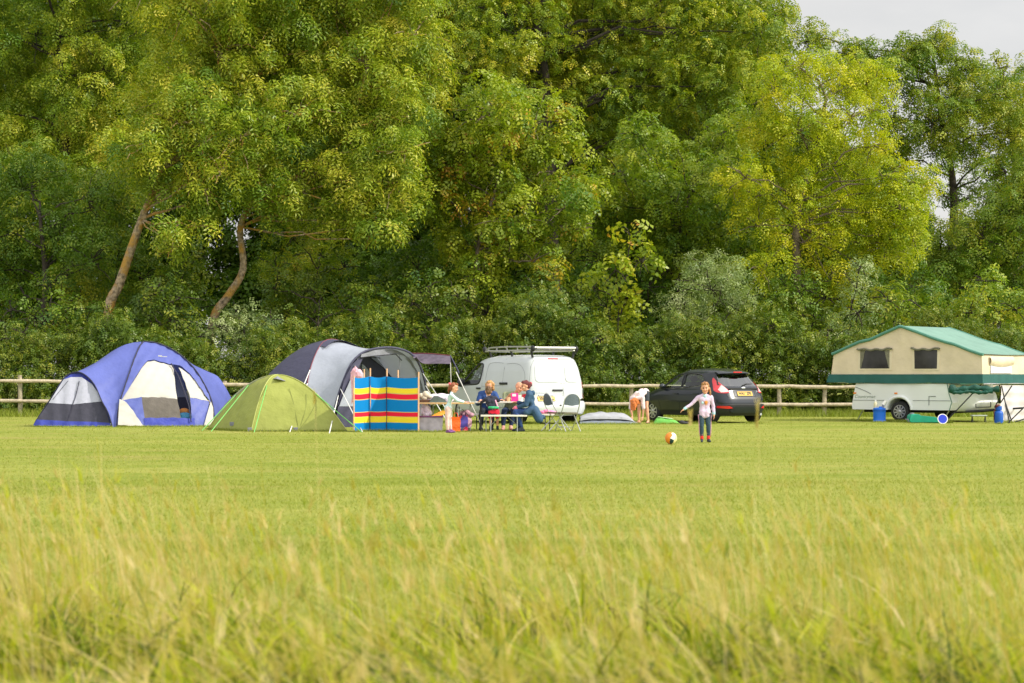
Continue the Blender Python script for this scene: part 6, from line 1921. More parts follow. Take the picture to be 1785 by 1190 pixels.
# pink carton and a cup on the picnic table
o = thing("carton", "bright pink and white carton on the picnic table", "carton", (X(897, 46.7), 46.7, .681))
MB().box((0, 0, .10), (.17, .11, .20), bev=.006).build("box", mk("bright_pink_card", srgb(238, 52, 148), .5, .06), o, world=False)
MB().box((-.01, -.058, .15), (.09, .006, .06)).build("white_label", M_wht, o, world=False)
MB().box((.12, .01, .075), (.07, .09, .15), bev=.006).build("white_pack", M_wht, o, world=False)
for px, cl, lab in ((886, srgb(214, 170, 130), "tan cup on the picnic table left of the pink carton"), (909, srgb(236, 232, 228), "white cup on the picnic table beside the woman in navy")):
    o = thing("cup", lab, "cup", (X(px, 46.6), 46.6, .681), 0, "cups on the picnic table")
    MB().lathe((0, 0, 0), [(.028, 0), (.034, .005), (.04, .10), (.036, .10), (.03, .02)], 18).build("cup_wall", mk("cup_glaze", cl, .4, .06), o, world=False)
    MB().tube([(.038, 0, .085), (.065, 0, .07), (.065, 0, .04), (.035, 0, .025)], .007, 6).build("handle", mk("cup_glaze", cl, .4, .06), o, world=False)
# pink cloth on the back bench
b = MB()
for dx, dz, r in ((-.10, .03, .08), (.0, .05, .10), (.11, .035, .09), (.2, .02, .06)):
    b.ell((X(953, 47.7) + dx, 47.7, .378 + dz), (r, .09, r * .55))
c = b.build("pink_jacket", mk("pink_cloth", srgb(240, 132, 176), .9, .15, scale=8, bump=.6, bscale=9), None, origin=(X(953, 47.7), 47.7, .376)); tag(c, "crumpled pink jacket on the right end of the back bench", "jacket")

# boxes and bags under the tables
M_clearbox = mk("cloudy_grey_plastic", srgb(150, 144, 156), rough=.35, var=.28, scale=5, spec=.5)
YB = 45.75
def crate(px0, px1, h, label, mat, lidm):
    w = X(px1, YB) - X(px0, YB)
    o = thing("storage_box", label, "storage box", (X((px0 + px1) / 2, YB), YB, 0), 0, "storage boxes under the folding table")
    m = MB(); s = .94
    b0 = [(-w / 2 * s, -.19 * s), (w / 2 * s, -.19 * s), (w / 2 * s, .19 * s), (-w / 2 * s, .19 * s)]; t0 = [(x / s, y / s) for x, y in b0]
    m.add([(x, y, .01) for x, y in b0] + [(x, y, h) for x, y in t0], [(3, 2, 1, 0), (0, 1, 5, 4), (1, 2, 6, 5), (2, 3, 7, 6), (3, 0, 4, 7)])
    bx = m.build("tub", mat, o, world=False, angle=20)
    MB().box((0, 0, h + .015), (w * 1.03, .40, .03), bev=.008).build("lid", lidm, o, world=False)
    return o
M_plum = mk("plum_plastic", srgb(92, 40, 84), rough=.5, var=.1)
crate(731, 772, .33, "cloudy grey storage box with plum lid next to the windbreak", M_clearbox, M_plum)
b = MB()
yy = 45.8
b.add([(X(752, yy), yy, .36), (X(770, yy), yy - .1, .37), (X(786, yy), yy, .50), (X(768, yy), yy + .15, .47), (X(770, yy), yy, .362)], [(0, 1, 2), (0, 2, 3), (0, 4, 1), (1, 4, 2), (2, 4, 3), (3, 4, 0)])
c = b.build("orange_bag", mk("orange_yellow_nylon", srgb(244, 160, 56), .6, .1, bump=.5), None, origin=(X(765, yy), yy, .36), angle=10); tag(c, "orange-yellow nylon bag lying on the storage box", "bag")
b = MB()
for dx, dz, r in ((-.06, .10, .09), (.03, .14, .10), (.10, .06, .07), (-.02, .24, .06), (.02, .03, .09)):
    b.ell((X(741, 46.1) + dx, 46.1, .36 + dz), (r, r, r * 1.1))
c = b.build("white_bag", mk("white_pink_carrier_bag", srgb(228, 214, 220), .7, .15, scale=8, bump=.7, bscale=8), None, origin=(X(741, 46.1), 46.1, .36)); tag(c, "crumpled white carrier bag on the plum lid below the table", "bag")
def tote(px, Y, w, d, h, label, mat, hm):
    o = thing("shopping_bag", label, "shopping bag", (X(px, Y), Y, 0))
    m = MB(); n = 8; rows = []
    prof = [(-w / 2, -d / 2), (w / 2, -d / 2), (w / 2, d / 2), (-w / 2, d / 2), (-w / 2, -d / 2)]
    for v in np.linspace(0, 1, 8):
        rows.append([Vector((x * (1 + .05 * math.sin(v * 9 + x * 20)), y * (1 - .25 * v) + .012 * math.sin(v * 11 + x * 9), v * h + (.02 * math.sin(x * 30) if v == 1 else 0))) for x, y in prof])
    m.grid(rows); m.add([(-w / 2, -d / 2, .005), (w / 2, -d / 2, .005), (w / 2, d / 2, .005), (-w / 2, d / 2, .005)], [(3, 2, 1, 0)])
    m.build("bag_body", mat, o, world=False, angle=30)
    for s in (-.3, .3):
        MB().tube([(-w * .25, s * d, h * .97), (-w * .15, s * d, h + .09), (w * .15, s * d, h + .09), (w * .25, s * d, h * .97)], .008, 6).build("strap", hm, o, world=False)
tote(794.5, 45.55, .21, .16, .34, "bright orange shopping bag next to the standing girl's legs", mk("bright_orange_plastic", srgb(244, 104, 30), .5, .06, bump=.3), mk("orange_strap", srgb(210, 80, 24), .6, .1))
mpat = mk("purple_red_patterned_fabric", srgb(120, 80, 170), .7, .2, scale=6)
rp = [n for n in mpat.node_tree.nodes if n.type == 'VALTORGB'][0]; rp.color_ramp.interpolation = 'CONSTANT'
rp.color_ramp.elements[0].color = (*srgb(92, 82, 178), 1); rp.color_ramp.elements[1].color = (*srgb(226, 60, 90), 1); rp.color_ramp.elements[1].position = .54
e = rp.color_ramp.elements.new(.66); e.color = (*srgb(226, 206, 226), 1)
tote(808, 46.3, .20, .18, .36, "purple shopping bag with red and white pattern under the folding table", mpat, M_plum)
b = MB()
for dx, dz, r in ((-.06, .0, .08), (.05, .02, .09), (.14, -.03, .07)): b.ell((X(811, 46.5) + dx, 46.5, .40 + dz), (r, .09, r * .8))
b.ell((X(814, 46.5), 46.5, .19), (.12, .10, .19))
c = b.build("pink_bundle", mk("dusty_pink_cloth", srgb(204, 160, 178), .9, .15, bump=.6), None, origin=(X(811, 46.5), 46.5, 0)); tag(c, "dusty pink bundle behind the purple shopping bag", "clothes bundle")

# ------------------------------------------------------------------ things on the grass
# grey airbed folded over itself
def airbed():
    R = np.random.default_rng(4); Y = 53.6
    o = thing("airbed", "deflating grey airbed folded in two layers on the grass", "airbed", (X(1062, Y), Y, 0))
    M_air = mk("grey_flocked_vinyl", srgb(160, 162, 168), rough=.6, var=.1, scale=5, bump=.5, bscale=6)
    M_air2 = mk("blue_grey_vinyl", srgb(128, 136, 148), rough=.55, var=.14, scale=4, bump=.5, bscale=6)
    def layer(x0, x1, zb, h, y0, y1, ph):
        rows = []; n = 44
        for v in np.linspace(0, 1, 13):
            a = math.pi * v
            row = []
            for u in np.linspace(0, 1, n):
                edge = max(0, 1 - abs(2 * u - 1 + .12) ** 3.2) ** .55 if u < .95 else max(0, 1 - abs(2 * u - 1 + .12) ** 3.2) ** .55 * (1 - u) / .05
                hh = h * edge * (.92 + .05 * math.sin(u * 17 + ph) + .05 * math.sin(u * 31 + v * 5))
                y = y0 + (y1 - y0) * (.5 - .5 * math.cos(a)); z = zb * (edge * .7 + .3) + hh * math.sin(a) ** .7
                row.append(Vector((x0 + (x1 - x0) * u, y, max(.005, z))))
            rows.append(row)
        return MB().grid(rows)
    layer(X(1010, Y), X(1116, Y), .0, .17, Y - .55, Y + .6, 0).build("lower_layer", M_air2, o)
    layer(X(1011, Y), X(1110, Y), .135, .19, Y - .50, Y + .6, 2).build("upper_layer", M_air, o)
    return o
airbed()
# green and white inflatable bag
o = thing("kit_bag", "bright green and white bag lying on the grass by the black car", "bag", (X(1158, 54.0), 53.4, 0))
mg = mk("bright_green_nylon", srgb(104, 176, 74), .55, .08, bump=.4); mw = mk("pale_mint_nylon", srgb(196, 232, 180), .55, .06, bump=.4)
rows = []
for v in np.linspace(0, 1, 9):
    rows.append([Vector((-.34 + .70 * u, -.14 + .28 * (.5 - .5 * math.cos(math.pi * v)), max(.004, (.16 * (1 - u) ** .6 + .05) * math.sin(math.pi * v) ** .6 * (1 - abs(2 * u - 1) ** 6) + .008 * math.sin(u * 20 + v * 6)))) for u in np.linspace(0, 1, 20)])
MB().grid(rows).build("bag_body", mg, o, world=False)
MB().box((-.02, -.02, .165), (.40, .16, .02), Matrix.Rotation(.14, 3, 'Y'), .01).build("flap", mw, o, world=False)
# shoes next to it
o = thing("shoes", "pair of dark shoes left on the grass beside the black car", "shoes", (X(1190, 53.0), 53.0, 0))
for dx in (-.05, .055):
    m = MB(); m.ell((.06, dx, .035), (.12, .048, .034)); m.ell((-.02, dx, .055), (.075, .045, .05)); m.build("shoe", mk("dark_shoe_canvas", srgb(58, 58, 62), .8, .15), o, world=False)
# ball
def ball():
    c = ground(1169.5, 774.5); r = .112
    mats = [mk("orange_panel", srgb(232, 138, 44), .4, .06), mk("cream_panel", srgb(240, 226, 158), .4, .05), mk("white_panel", srgb(240, 236, 224), .4, .04), mk("dark_teal_panel", srgb(28, 66, 74), .4, .08)]
    mb = MB().ell((c.x, c.y, r + .004), r, 56, 36)
    seeds = [((-.8, -.5, .3), 0), ((-.5, -.7, -.5), 0), ((-.2, -.8, .55), 0), ((.05, -.85, -.5), 3), ((.35, -.9, .15), 2), ((.75, -.6, .1), 1), ((.45, -.5, .75), 2), ((.6, -.5, -.6), 1),
             ((-.1, -.2, .97), 0), ((-.9, .4, -.1), 2), ((.9, .4, .2), 0), ((.1, .95, .2), 1), ((-.4, .8, -.4), 3), ((.2, .3, -.93), 0)]
    mi = []
    for f_ in mb.f:
        q = (sum((Vector(mb.v[i]) for i in f_), Vector()) / len(f_) - Vector((c.x, c.y, r + .004))).normalized()
        mi.append(max(seeds, key=lambda sd: Vector(sd[0]).normalized().dot(q))[1])
    mb.mi = mi
    o = mb.build("football", mats, None, origin=(c.x, c.y, 0), angle=0)
    tag(o, "orange, yellow and white football lying on the mown grass", "ball")
ball()
# ------------------------------------------------------------------ people
def capsule(mb, p0, r0, p1, r1, n=12, flat=None):
    """tapered limb segment with round ends; flat = (axis vector, factor) squashes the section along that axis"""
    p0, p1 = Vector(p0), Vector(p1)
    t = (p1 - p0); L = t.length
    t = t / L if L > 1e-6 else Vector((0, 0, 1))
    pts, rad = [], []
    for a in (1.0, .8, .5, .2):
        pts.append(p0 - t * r0 * a); rad.append(r0 * math.sqrt(max(.004, 1 - a * a)))
    k = max(2, int(L / max(r0, r1)) + 1)
    for i in range(k + 1):
        u = i / k; pts.append(p0.lerp(p1, u)); rad.append(r0 + (r1 - r0) * u)
    for a in (.2, .5, .8, 1.0):
        pts.append(p1 + t * r1 * a); rad.append(r1 * math.sqrt(max(.004, 1 - a * a)))
    o = len(mb.v)
    mb.tube(pts, rad, n)
    if flat:
        ax, fac = Vector(flat[0]).normalized(), flat[1]
        for i in range(o, len(mb.v)):
            v = Vector(mb.v[i]); q = v - p0; c = p0 + t * q.dot(t); d = v - c
            mb.v[i] = tuple(c + d + ax * (d.dot(ax) * (fac - 1)))

def melt(mb, name, mat, parent, voxel=.008, sm=5):
    """union of the overlapping pieces as one continuous smooth surface"""
    ob = mb.build(name, mat, None, smooth=True, angle=0)
    md = ob.modifiers.new("r", 'REMESH'); md.mode = 'VOXEL'; md.voxel_size = voxel; md.use_smooth_shade = True
    ms = ob.modifiers.new("s", 'SMOOTH'); ms.factor = .5; ms.iterations = sm
    me = evaluated(ob)
    old = ob.data; ob.modifiers.clear(); ob.data = me; bpy.data.meshes.remove(old)
    me.name = name
    amp, fr = {'body': (0, 1), 'hair': (.010, 46)}.get(name, (.0055, 15))
    if amp:      # folds in cloth, strands in hair
        nv = len(me.vertices); co = np.zeros(nv * 3, np.float32); me.vertices.foreach_get('co', co); co = co.reshape(-1, 3)
        nm = np.zeros(nv * 3, np.float32); me.vertices.foreach_get('normal', nm); nm = nm.reshape(-1, 3)
        rr = np.random.default_rng(nv); w = np.zeros(nv)
        for f_ in (1, 1.7, 2.6, 3.9):
            kd = rr.normal(size=3); kd[2] *= .35 if name == 'hair' else 1
            w += np.sin(co @ (kd * fr * f_) + rr.uniform(0, 6)) / f_ ** .6
        co += nm * (amp * .45 * w)[:, None]
        me.vertices.foreach_set('co', co.ravel().astype(np.float32)); me.update()
    ob.parent = parent
    me.polygons.foreach_set('use_smooth', [True] * len(me.polygons))
    return ob

M_skin = mk("fair_skin", srgb(226, 168, 136), rough=.55, var=.06, scale=14, spec=.35)
M_skin2 = mk("tanned_skin", srgb(214, 152, 122), rough=.55, var=.06, scale=14, spec=.35)
M_eye = mk("dark_eye", (.02, .016, .014), rough=.25, var=.1)
M_lip = mk("lip", srgb(186, 96, 90), rough=.5, var=.06)
def hairmat(nm, c): return mk(nm, c, rough=.55, var=.35, scale=26, bump=.6, bscale=40)

def hand(mb, w, d, side, k, curl=.35, grip=None):
    """palm, four bent fingers of different lengths, thumb leaving the side of the palm. d: pointing direction, side: towards the thumb"""
    w, d = Vector(w), Vector(d).normalized()
    s = Vector(side); s = (s - d * s.dot(d)).normalized()
    nrm = d.cross(s)                      # curl direction (palm side)
    if grip is not None and nrm.dot(Vector(grip)) < 0: nrm = -nrm
    pc = w + d * .050 * k
    capsule(mb, w, .021 * k, w + d * .035 * k, .026 * k)
    mb_o = len(mb.v)
    for q in (-.024, -.008, .008, .024):
        capsule(mb, w + d * .02 * k + s * q * .7 * k, .014 * k, w + d * .080 * k + s * q * 1.15 * k, .0135 * k, 8)
    for q, ln in ((.029, .066), (.0105, .076), (-.009, .070), (-.027, .054)):
        a = w + d * .082 * k + s * q * 1.1 * k
        d1 = (d + nrm * curl * .6 + s * q * 2.5).normalized(); d2 = (d + nrm * curl * 1.7 + s * q * 2.0).normalized()
        b = a + d1 * ln * .52 * k; c = b + d2 * ln * .5 * k
        capsule(mb, a, .0098 * k, b, .0088 * k, 8); capsule(mb, b, .0088 * k, c, .0074 * k, 8)
    a = w + d * .025 * k + s * .026 * k
    b = a + (d * .55 + s * .75 + nrm * .25).normalized() * .036 * k
    c = b + (d * .85 + s * .35 + nrm * .35).normalized() * .030 * k
    capsule(mb, a, .0125 * k, b, .0105 * k, 8); capsule(mb, b, .0105 * k, c, .0085 * k, 8)

def person(label, loc, yaw, J, hs=1.0, k=1.0, skin=None, hair=None, hair_kind='short', outfit=None, mouth=True, curl=.35):
    """J: joints in the person's own frame (x forward, y to their left, z up); hs head scale; k body scale for limb radii"""
    skin = skin or M_skin
    o = thing("person", label, "person", loc, yaw)
    V = lambda p: Vector(p)
    b = MB()
    pel, che, nek = V(J['pelvis']), V(J['chest']), V(J['neck'])
    hc = V(J['head']); hf = V(J.get('face', (1, 0, 0))).normalized(); hu = V(J.get('up', (0, 0, 1)))
    hu = (hu - hf * hu.dot(hf)).normalized(); hl = hu.cross(hf)
    lat = (V(J['sh'][0]) - V(J['sh'][1])).normalized()
    def torso(mb, e=0.0, low=0.0):
        fw = lat.cross(che - pel).normalized()
        fl = (fw, .68)
        hipw = (V(J['hip'][0]) - V(J['hip'][1])).length
        for s in (1, -1):
            capsule(mb, pel + lat * s * .055 * k, .098 * k + e, pel.lerp(che, .5) + lat * s * .045 * k, .085 * k + e, 14, fl)
            capsule(mb, pel.lerp(che, .5) + lat * s * .045 * k, .085 * k + e, che + lat * s * .065 * k, .098 * k + e, 14, fl)
        for i, s in ((0, 1), (1, -1)):
            sh = V(J['sh'][i])
            capsule(mb, che + lat * s * .05 * k, .095 * k + e, sh - lat * s * .02 * k, .052 * k + e, 12)
            capsule(mb, sh - lat * s * .03 * k, .050 * k + e, nek, .046 * k + e * .5, 12)
    def arm(mb, i, e=0.0, to=1.0):
        sh, el, wr = V(J['sh'][i]), V(J['el'][i]), V(J['wr'][i])
        capsule(mb, sh, .050 * k + e, el, .038 * k + e)
        if to > .5:
            q = el.lerp(wr, (to - .5) * 2)
            capsule(mb, el, .037 * k + e, q, .037 * k + (.026 - .037) * k * (to - .5) * 2 + e)
        return el, wr
    def leg(mb, i, e=0.0, to=1.0):
        hp, kn, an = V(J['hip'][i]), V(J['kn'][i]), V(J['an'][i])
        if to <= .5:
            capsule(mb, hp, .080 * k + e, hp.lerp(kn, to * 2), .080 * k - .028 * k * to * 2 + e); return
        capsule(mb, hp, .080 * k + e, kn, .052 * k + e)
        m = kn.lerp(an, .32); q = kn.lerp(an, (to - .5) * 2)
        capsule(mb, kn, .051 * k + e, m, .053 * k + e)
        capsule(mb, m, .053 * k + e, q, .034 * k + e)
    def foot(mb, i, e=0.0, h=1.0):
        an = V(J['an'][i]); ft = V(J.get('ft', ((1, .1, 0), (1, -.1, 0)))[i]).normalized()
        z0 = max(.028 * k, an.z - .06 * k)
        hl_ = Vector((an.x, an.y, z0)) - ft * .035 * k; toe = Vector((an.x, an.y, z0 - .004)) + ft * .135 * k
        capsule(mb, an, .034 * k + e, Vector((an.x, an.y, z0 + .01)), .034 * k + e)
        capsule(mb, hl_, .034 * k + e, toe, .028 * k + e, 12, ((0, 0, 1), .8))
        capsule(mb, an, .032 * k + e, Vector((an.x, an.y, z0)) + ft * .07 * k, .030 * k + e)
    torso(b)
    for i in (0, 1):
        arm(b, i); leg(b, i); foot(b, i)
        wr = V(J['wr'][i]); d = V(J['hd'][i]) if 'hd' in J else wr - V(J['el'][i])
        sd = V(J['ts'][i]) if 'ts' in J else lat * (-1 if i == 0 else 1) + Vector((0, 0, .4))
        hand(b, wr, d, sd, k * J.get('hk', 1.0), curl, J.get('palm', (0, 0, -1)))
    capsule(b, nek - (hc - nek) * .2, .050 * k, hc - hu * .05 * hs, .046 * k)
    R3 = Matrix((hf, hl, hu)).transposed()
    E = lambda f, l, u: hc + hf * f * hs + hl * l * hs + hu * u * hs
    b.ell(E(-.008, 0, .030), (.098 * hs, .077 * hs, .092 * hs), 20, 14, R3)
    b.ell(E(.022, 0, -.035), (.070 * hs, .062 * hs, .085 * hs), 18, 12, R3)
    b.ell(E(.055, 0, -.088), (.030 * hs, .034 * hs, .026 * hs), 12, 8, R3)
    capsule(b, E(.090, 0, .008), .009 * hs, E(.104, 0, -.030), .014 * hs, 8)
    for s in (1, -1):
        b.ell(E(-.005, s * .078, -.010), (.020 * hs, .010 * hs, .032 * hs), 10, 8, R3)
        b.ell(E(.070, s * .040, -.028), (.024 * hs, .024 * hs, .024 * hs), 10, 8, R3)
    melt(b, "body", skin, o, .0065 if k > .75 else .0055, 4)
    for s in (1, -1):
        MB().ell(E(.0845, s * .032, .006), (.010 * hs, .015 * hs, .009 * hs), 12, 8, R3).build("eye", M_eye, o, world=False)
        MB().ell(E(.088, s * .032, .027), (.008 * hs, .021 * hs, .0045 * hs), 12, 6, R3).build("eyebrow", hair, o, world=False)
    if mouth:
        MB().ell(E(.090, 0, -.066), (.007 * hs, .024 * hs, .007 * hs), 12, 8, R3).build("mouth", M_lip, o, world=False)
    # hair
    h = MB()
    if hair_kind != 'bald':
        h.ell(E(-.022, 0, .040), (.102 * hs, .086 * hs, .092 * hs), 20, 14, R3)
        h.ell(E(-.060, 0, -.005), (.060 * hs, .074 * hs, .085 * hs), 16, 12, R3)
        h.ell(E(.030, 0, .095), (.062 * hs, .066 * hs, .036 * hs), 16, 10, R3)
        if hair_kind in ('bob', 'hang'):
            for s in (1, -1):
                capsule(h, E(.0, s * .074, .05), .032 * hs, E(-.005, s * .082, -.075), .030 * hs)
                capsule(h, E(-.05, s * .060, .03), .045 * hs, E(-.045, s * .062, -.10), .034 * hs)
            capsule(h, E(-.075, 0, .02), .06 * hs, E(-.07, 0, -.10), .045 * hs)
        if hair_kind == 'hang':
            g_ = Vector((0, 0, -1))
            for f, l in ((.05, .05), (.05, -.05), (-.03, .07), (-.03, -.07), (-.06, 0), (.02, 0.0), (.07, 0)):
                q = E(f, l, .07); capsule(h, q, .042 * hs, q + g_ * .13 * hs + hf * .02, .026 * hs)
        if hair_kind == 'tail':
            q = E(-.115, 0, .035); capsule(h, E(-.08, 0, .05), .030 * hs, q, .026 * hs)
            capsule(h, q, .030 * hs, q + Vector((0, 0, -.14 * hs)) - hf * .03 * hs, .026 * hs); capsule(h, q + Vector((0, 0, -.13 * hs)) - hf * .03 * hs, .026 * hs, q + Vector((0, 0, -.20 * hs)) - hf * .02, .012 * hs)
        if hair_kind == 'sidetail':
            capsule(h, E(-.05, .08, -.02), .030 * hs, E(-.02, .105, -.09), .030 * hs); capsule(h, E(-.02, .105, -.09), .030 * hs, E(.0, .10, -.19), .014 * hs)
        if hair_kind == 'bun':
            h.ell(E(-.118, 0, .02), (.045 * hs, .048 * hs, .05 * hs), 12, 9, R3)
        melt(h, "hair", hair, o, .0085, 3)
    parts = {'torso': torso, 'arm': arm, 'leg': leg, 'foot': foot, 'E': E, 'R3': R3, 'lat': lat, 'V': V, 'pel': pel, 'che': che, 'k': k, 'hs': hs}
    if outfit: outfit(o, parts, J)
    return o

def top(o, P, mat, e=.013, sleeve=1.0, low=.0, name="top", hem=None, collar=False):
    m = MB(); P['torso'](m, e)
    for i in (0, 1): P['arm'](m, i, e * .9, sleeve)
    if hem is not None:
        for q, r in hem: m.ell(q, r)
    if low: 
        d = (P['pel'] - P['che']).normalized()
        for s in (1, -1): capsule(m, P['pel'] + P['lat'] * s * .055 * P['k'], .10 * P['k'] + e, P['pel'] + d * low + P['lat'] * s * .06 * P['k'], .10 * P['k'] + e)
    return melt(m, name, mat, o, .010, 5)

def trousers(o, P, mat, e=.010, to=.94, name="trousers"):
    m = MB()
    for s in (1, -1): capsule(m, P['pel'] + P['lat'] * s * .055 * P['k'], .092 * P['k'] + e * .6, P['pel'] + (P['che'] - P['pel']) * .12 + P['lat'] * s * .05 * P['k'], .074 * P['k'])
    for i in (0, 1): P['leg'](m, i, e, to)
    return melt(m, name, mat, o, .010, 4)

def shoes(o, P, mat, e=.009):
    for i in (0, 1):
        m = MB(); P['foot'](m, i, e); melt(m, "shoe", mat, o, .008, 3)

# --- girl with the football, facing the camera
M_lilact = mk("lilac_jersey", srgb(212, 190, 214), rough=.85, var=.05, bump=.3, bscale=18)
M_paleb = mk("pale_blue_cuff", srgb(176, 214, 222), rough=.85, var=.05)
M_leg = mk("dark_teal_leggings", srgb(52, 74, 88), rough=.8, var=.12, scale=9, bump=.25)
M_pinks = mk("pink_stripe", srgb(222, 160, 186), rough=.8, var=.06)
M_redsock = mk("red_sock", srgb(226, 58, 48), rough=.85, var=.08)
M_dshoe = mk("dark_shoe", srgb(44, 54, 62), rough=.7, var=.15)
h_blond = hairmat("light_brown_hair", srgb(170, 122, 76))
def fit_football(o, P, J):
    top(o, P, M_lilact, .012, .90, low=.05)
    t = trousers(o, P, M_leg, .008, .90)
    V = P['V']
    for i, s in ((0, 1), (1, -1)):
        el, wr = V(J['el'][i]), V(J['wr'][i]); d = (wr - el).normalized()
        m = MB(); capsule(m, wr - d * .045, .030, wr - d * .004, .028); m.build("cuff", M_paleb, o, world=False, angle=0)
        hp, kn, an = V(J['hip'][i]), V(J['kn'][i]), V(J['an'][i])
        off = Vector((.0, s * .052, 0))
        m = MB(); m.tube([hp + Vector((.01, s * .066, -.02)), hp.lerp(kn, .5) + off, kn + Vector((0, s * .046, 0)), kn.lerp(an, .45) + Vector((0, s * .044, 0)), kn.lerp(an, .8) + Vector((0, s * .034, 0))], .009, 6); m.build("side_stripe", M_pinks, o, world=False, angle=0)
        m = MB(); capsule(m, kn.lerp(an, .80), .032, an, .034); m.build("sock", M_redsock, o, world=False, angle=0)
    shoes(o, P, M_dshoe, .006)
    che = P['che']
    m = MB(); m.ell(che + Vector((.079, .02, -.035)), (.012, .030, .034)); m.ell(che + Vector((.077, .015, -.075)), (.010, .014, .016)); m.build("motif", mk("orange_print", srgb(232, 152, 80), .8, .1), o, world=False)
    m = MB(); m.ell(che + Vector((.078, -.05, -.045)), (.010, .022, .026)); m.build("motif", M_paleb, o, world=False)
    m = MB(); capsule(m, V(J['neck']) + Vector((-.02, 0, -.035)), .050, V(J['neck']) + Vector((.01, 0, -.03)), .050); m.build("neckband", M_paleb, o, world=False, angle=0)
person("girl in lilac long-sleeved top and dark leggings standing near the football", ground(1228.5, 771), math.radians(-90), dict(
    pelvis=(0, 0, .575), chest=(.0, -.0, .805), neck=(.0, 0, .915), head=(.02, .005, 1.040), face=(1, -.12, -.08),
    sh=((0, .118, .862), (0, -.118, .862)), el=((.0, .165, .690), (.02, -.255, .735)), wr=((.03, .172, .545), (.05, -.395, .640)),
    hd=((.1, .05, -1), (.1, -.8, -.55)), ts=((1, 0, 0), (1, 0, .2)), palm=(0, 0, -1), hk=1.05,
    hip=((0, .058, .555), (0, -.058, .555)), kn=((.02, .068, .312), (.03, -.062, .312)), an=((0, .070, .070), (.0, -.055, .070)), ft=((1, .25, 0), (1, -.12, 0))),
    hs=.93, k=.66, hair=h_blond, hair_kind='sidetail', outfit=fit_football)

# --- girl at the folding table, in profile facing right
M_aqua = mk("pale_aqua_jersey", srgb(196, 220, 222), rough=.85, var=.05, bump=.3, bscale=18)
M_blush = mk("blush_patterned_cotton", srgb(226, 190, 184), rough=.9, var=.18, scale=12, bump=.35, bscale=10)
M_purple = mk("purple_shoe", srgb(120, 72, 130), rough=.7, var=.2)
h_red = hairmat("auburn_hair", srgb(146, 82, 50))
def fit_table(o, P, J):
    top(o, P, M_aqua, .012, .93, low=.03); trousers(o, P, M_blush, .016, .95); shoes(o, P, M_purple, .008)
    m = MB(); q = P['E'](-.10, .0, .06); m.ell(q, (.03, .05, .035)); m.ell(q + Vector((-.02, 0, .02)), (.03, .03, .02)); m.build("hair_bow", mk("coral_pink_bow", srgb(240, 110, 122), .7, .1), o, world=False)
person("girl with auburn ponytail in a pale aqua top leaning on the folding table", ground(783, 754.5), 0.0, dict(
    pelvis=(-.03, 0, .575), chest=(.03, 0, .80), neck=(.055, 0, .905), head=(.105, 0, 1.015), face=(1, -.1, -.25),
    sh=((.05, .105, .85), (.05, -.105, .85)), el=((.20, .13, .735), (.19, -.14, .730)), wr=((.33, .10, .690), (.34, -.12, .686)),
    hd=((1, -.1, -.12), (1, .1, -.12)), ts=((0, -1, .2), (0, 1, .2)), hk=1.05,
    hip=((-.03, .058, .555), (-.03, -.058, .555)), kn=((.0, .07, .315), (-.04, -.06, .315)), an=((.03, .085, .070), (-.03, -.055, .070)), ft=((1, .3, 0), (1, -.3, 0))),
    hs=.92, k=.66, hair=h_red, hair_kind='tail', outfit=fit_table)

# --- boy on the front bench, back to the camera
M_blackt = mk("charcoal_t_shirt", srgb(50, 52, 66), rough=.85, var=.12, bump=.3)
M_redtr = mk("red_shorts", srgb(222, 34, 60), rough=.8, var=.08, bump=.3)
M_greenb = mk("green_belt_bag", srgb(60, 176, 118), rough=.7, var=.3, scale=18)
h_dk = hairmat("short_brown_hair", srgb(112, 84, 58))
def fit_boy(o, P, J):
    top(o, P, M_blackt, .012, .46, low=.0); trousers(o, P, M_redtr, .016, .62, "shorts"); shoes(o, P, M_dshoe, .006)
    m = MB(); 
    ring = [P['pel'] + Vector((.085 * math.cos(t), .135 * math.sin(t), .085)) for t in np.linspace(0, 2 * math.pi, 25)]
    m.tube(ring, .018, 6); m.build("belt", M_blackt, o, world=False, angle=0)
    m = MB(); m.tube([P['pel'] + Vector((-.098 * math.cos(t) - .012, .125 * math.sin(t), .088)) for t in np.linspace(-.9, 1.2, 12)], .026, 8); m.build("belt_bag", M_greenb, o, world=False, angle=0)
    m = MB(); m.tube([P['V'](J['sh'][1]) + Vector((-.045, .015, -.04)), P['pel'].lerp(P['che'], .5) + Vector((-.04, -.115, 0)), P['pel'] + Vector((-.04, -.125, .08))], .018, 6); m.build("side_panel", M_pinks, o, world=False, angle=0)
person("boy in charcoal t-shirt and red shorts sitting back turned on the front bench", (X(861, 45.87), 45.87, 0), math.radians(90), dict(
    pelvis=(0, 0, .465), chest=(.05, .07, .695), neck=(.075, .10, .805), head=(.10, .125, .925), face=(1, .15, -.15),
    sh=((.05, .185, .745), (.06, -.045, .765)), el=((.17, .29, .67), (.22, -.10, .70)), wr=((.30, .33, .69), (.36, -.05, .692)),
    hd=((.8, .3, -.05), (1, .2, -.05)), ts=((0, -1, .2), (0, 1, .2)), hk=1.05,
    hip=((.02, .06, .455), (.02, -.06, .455)), kn=((.29, .08, .43), (.29, -.08, .43)), an=((.26, .08, .10), (.24, -.08, .10))),
    hs=.93, k=.70, hair=h_dk, hair_kind='short', outfit=fit_boy)

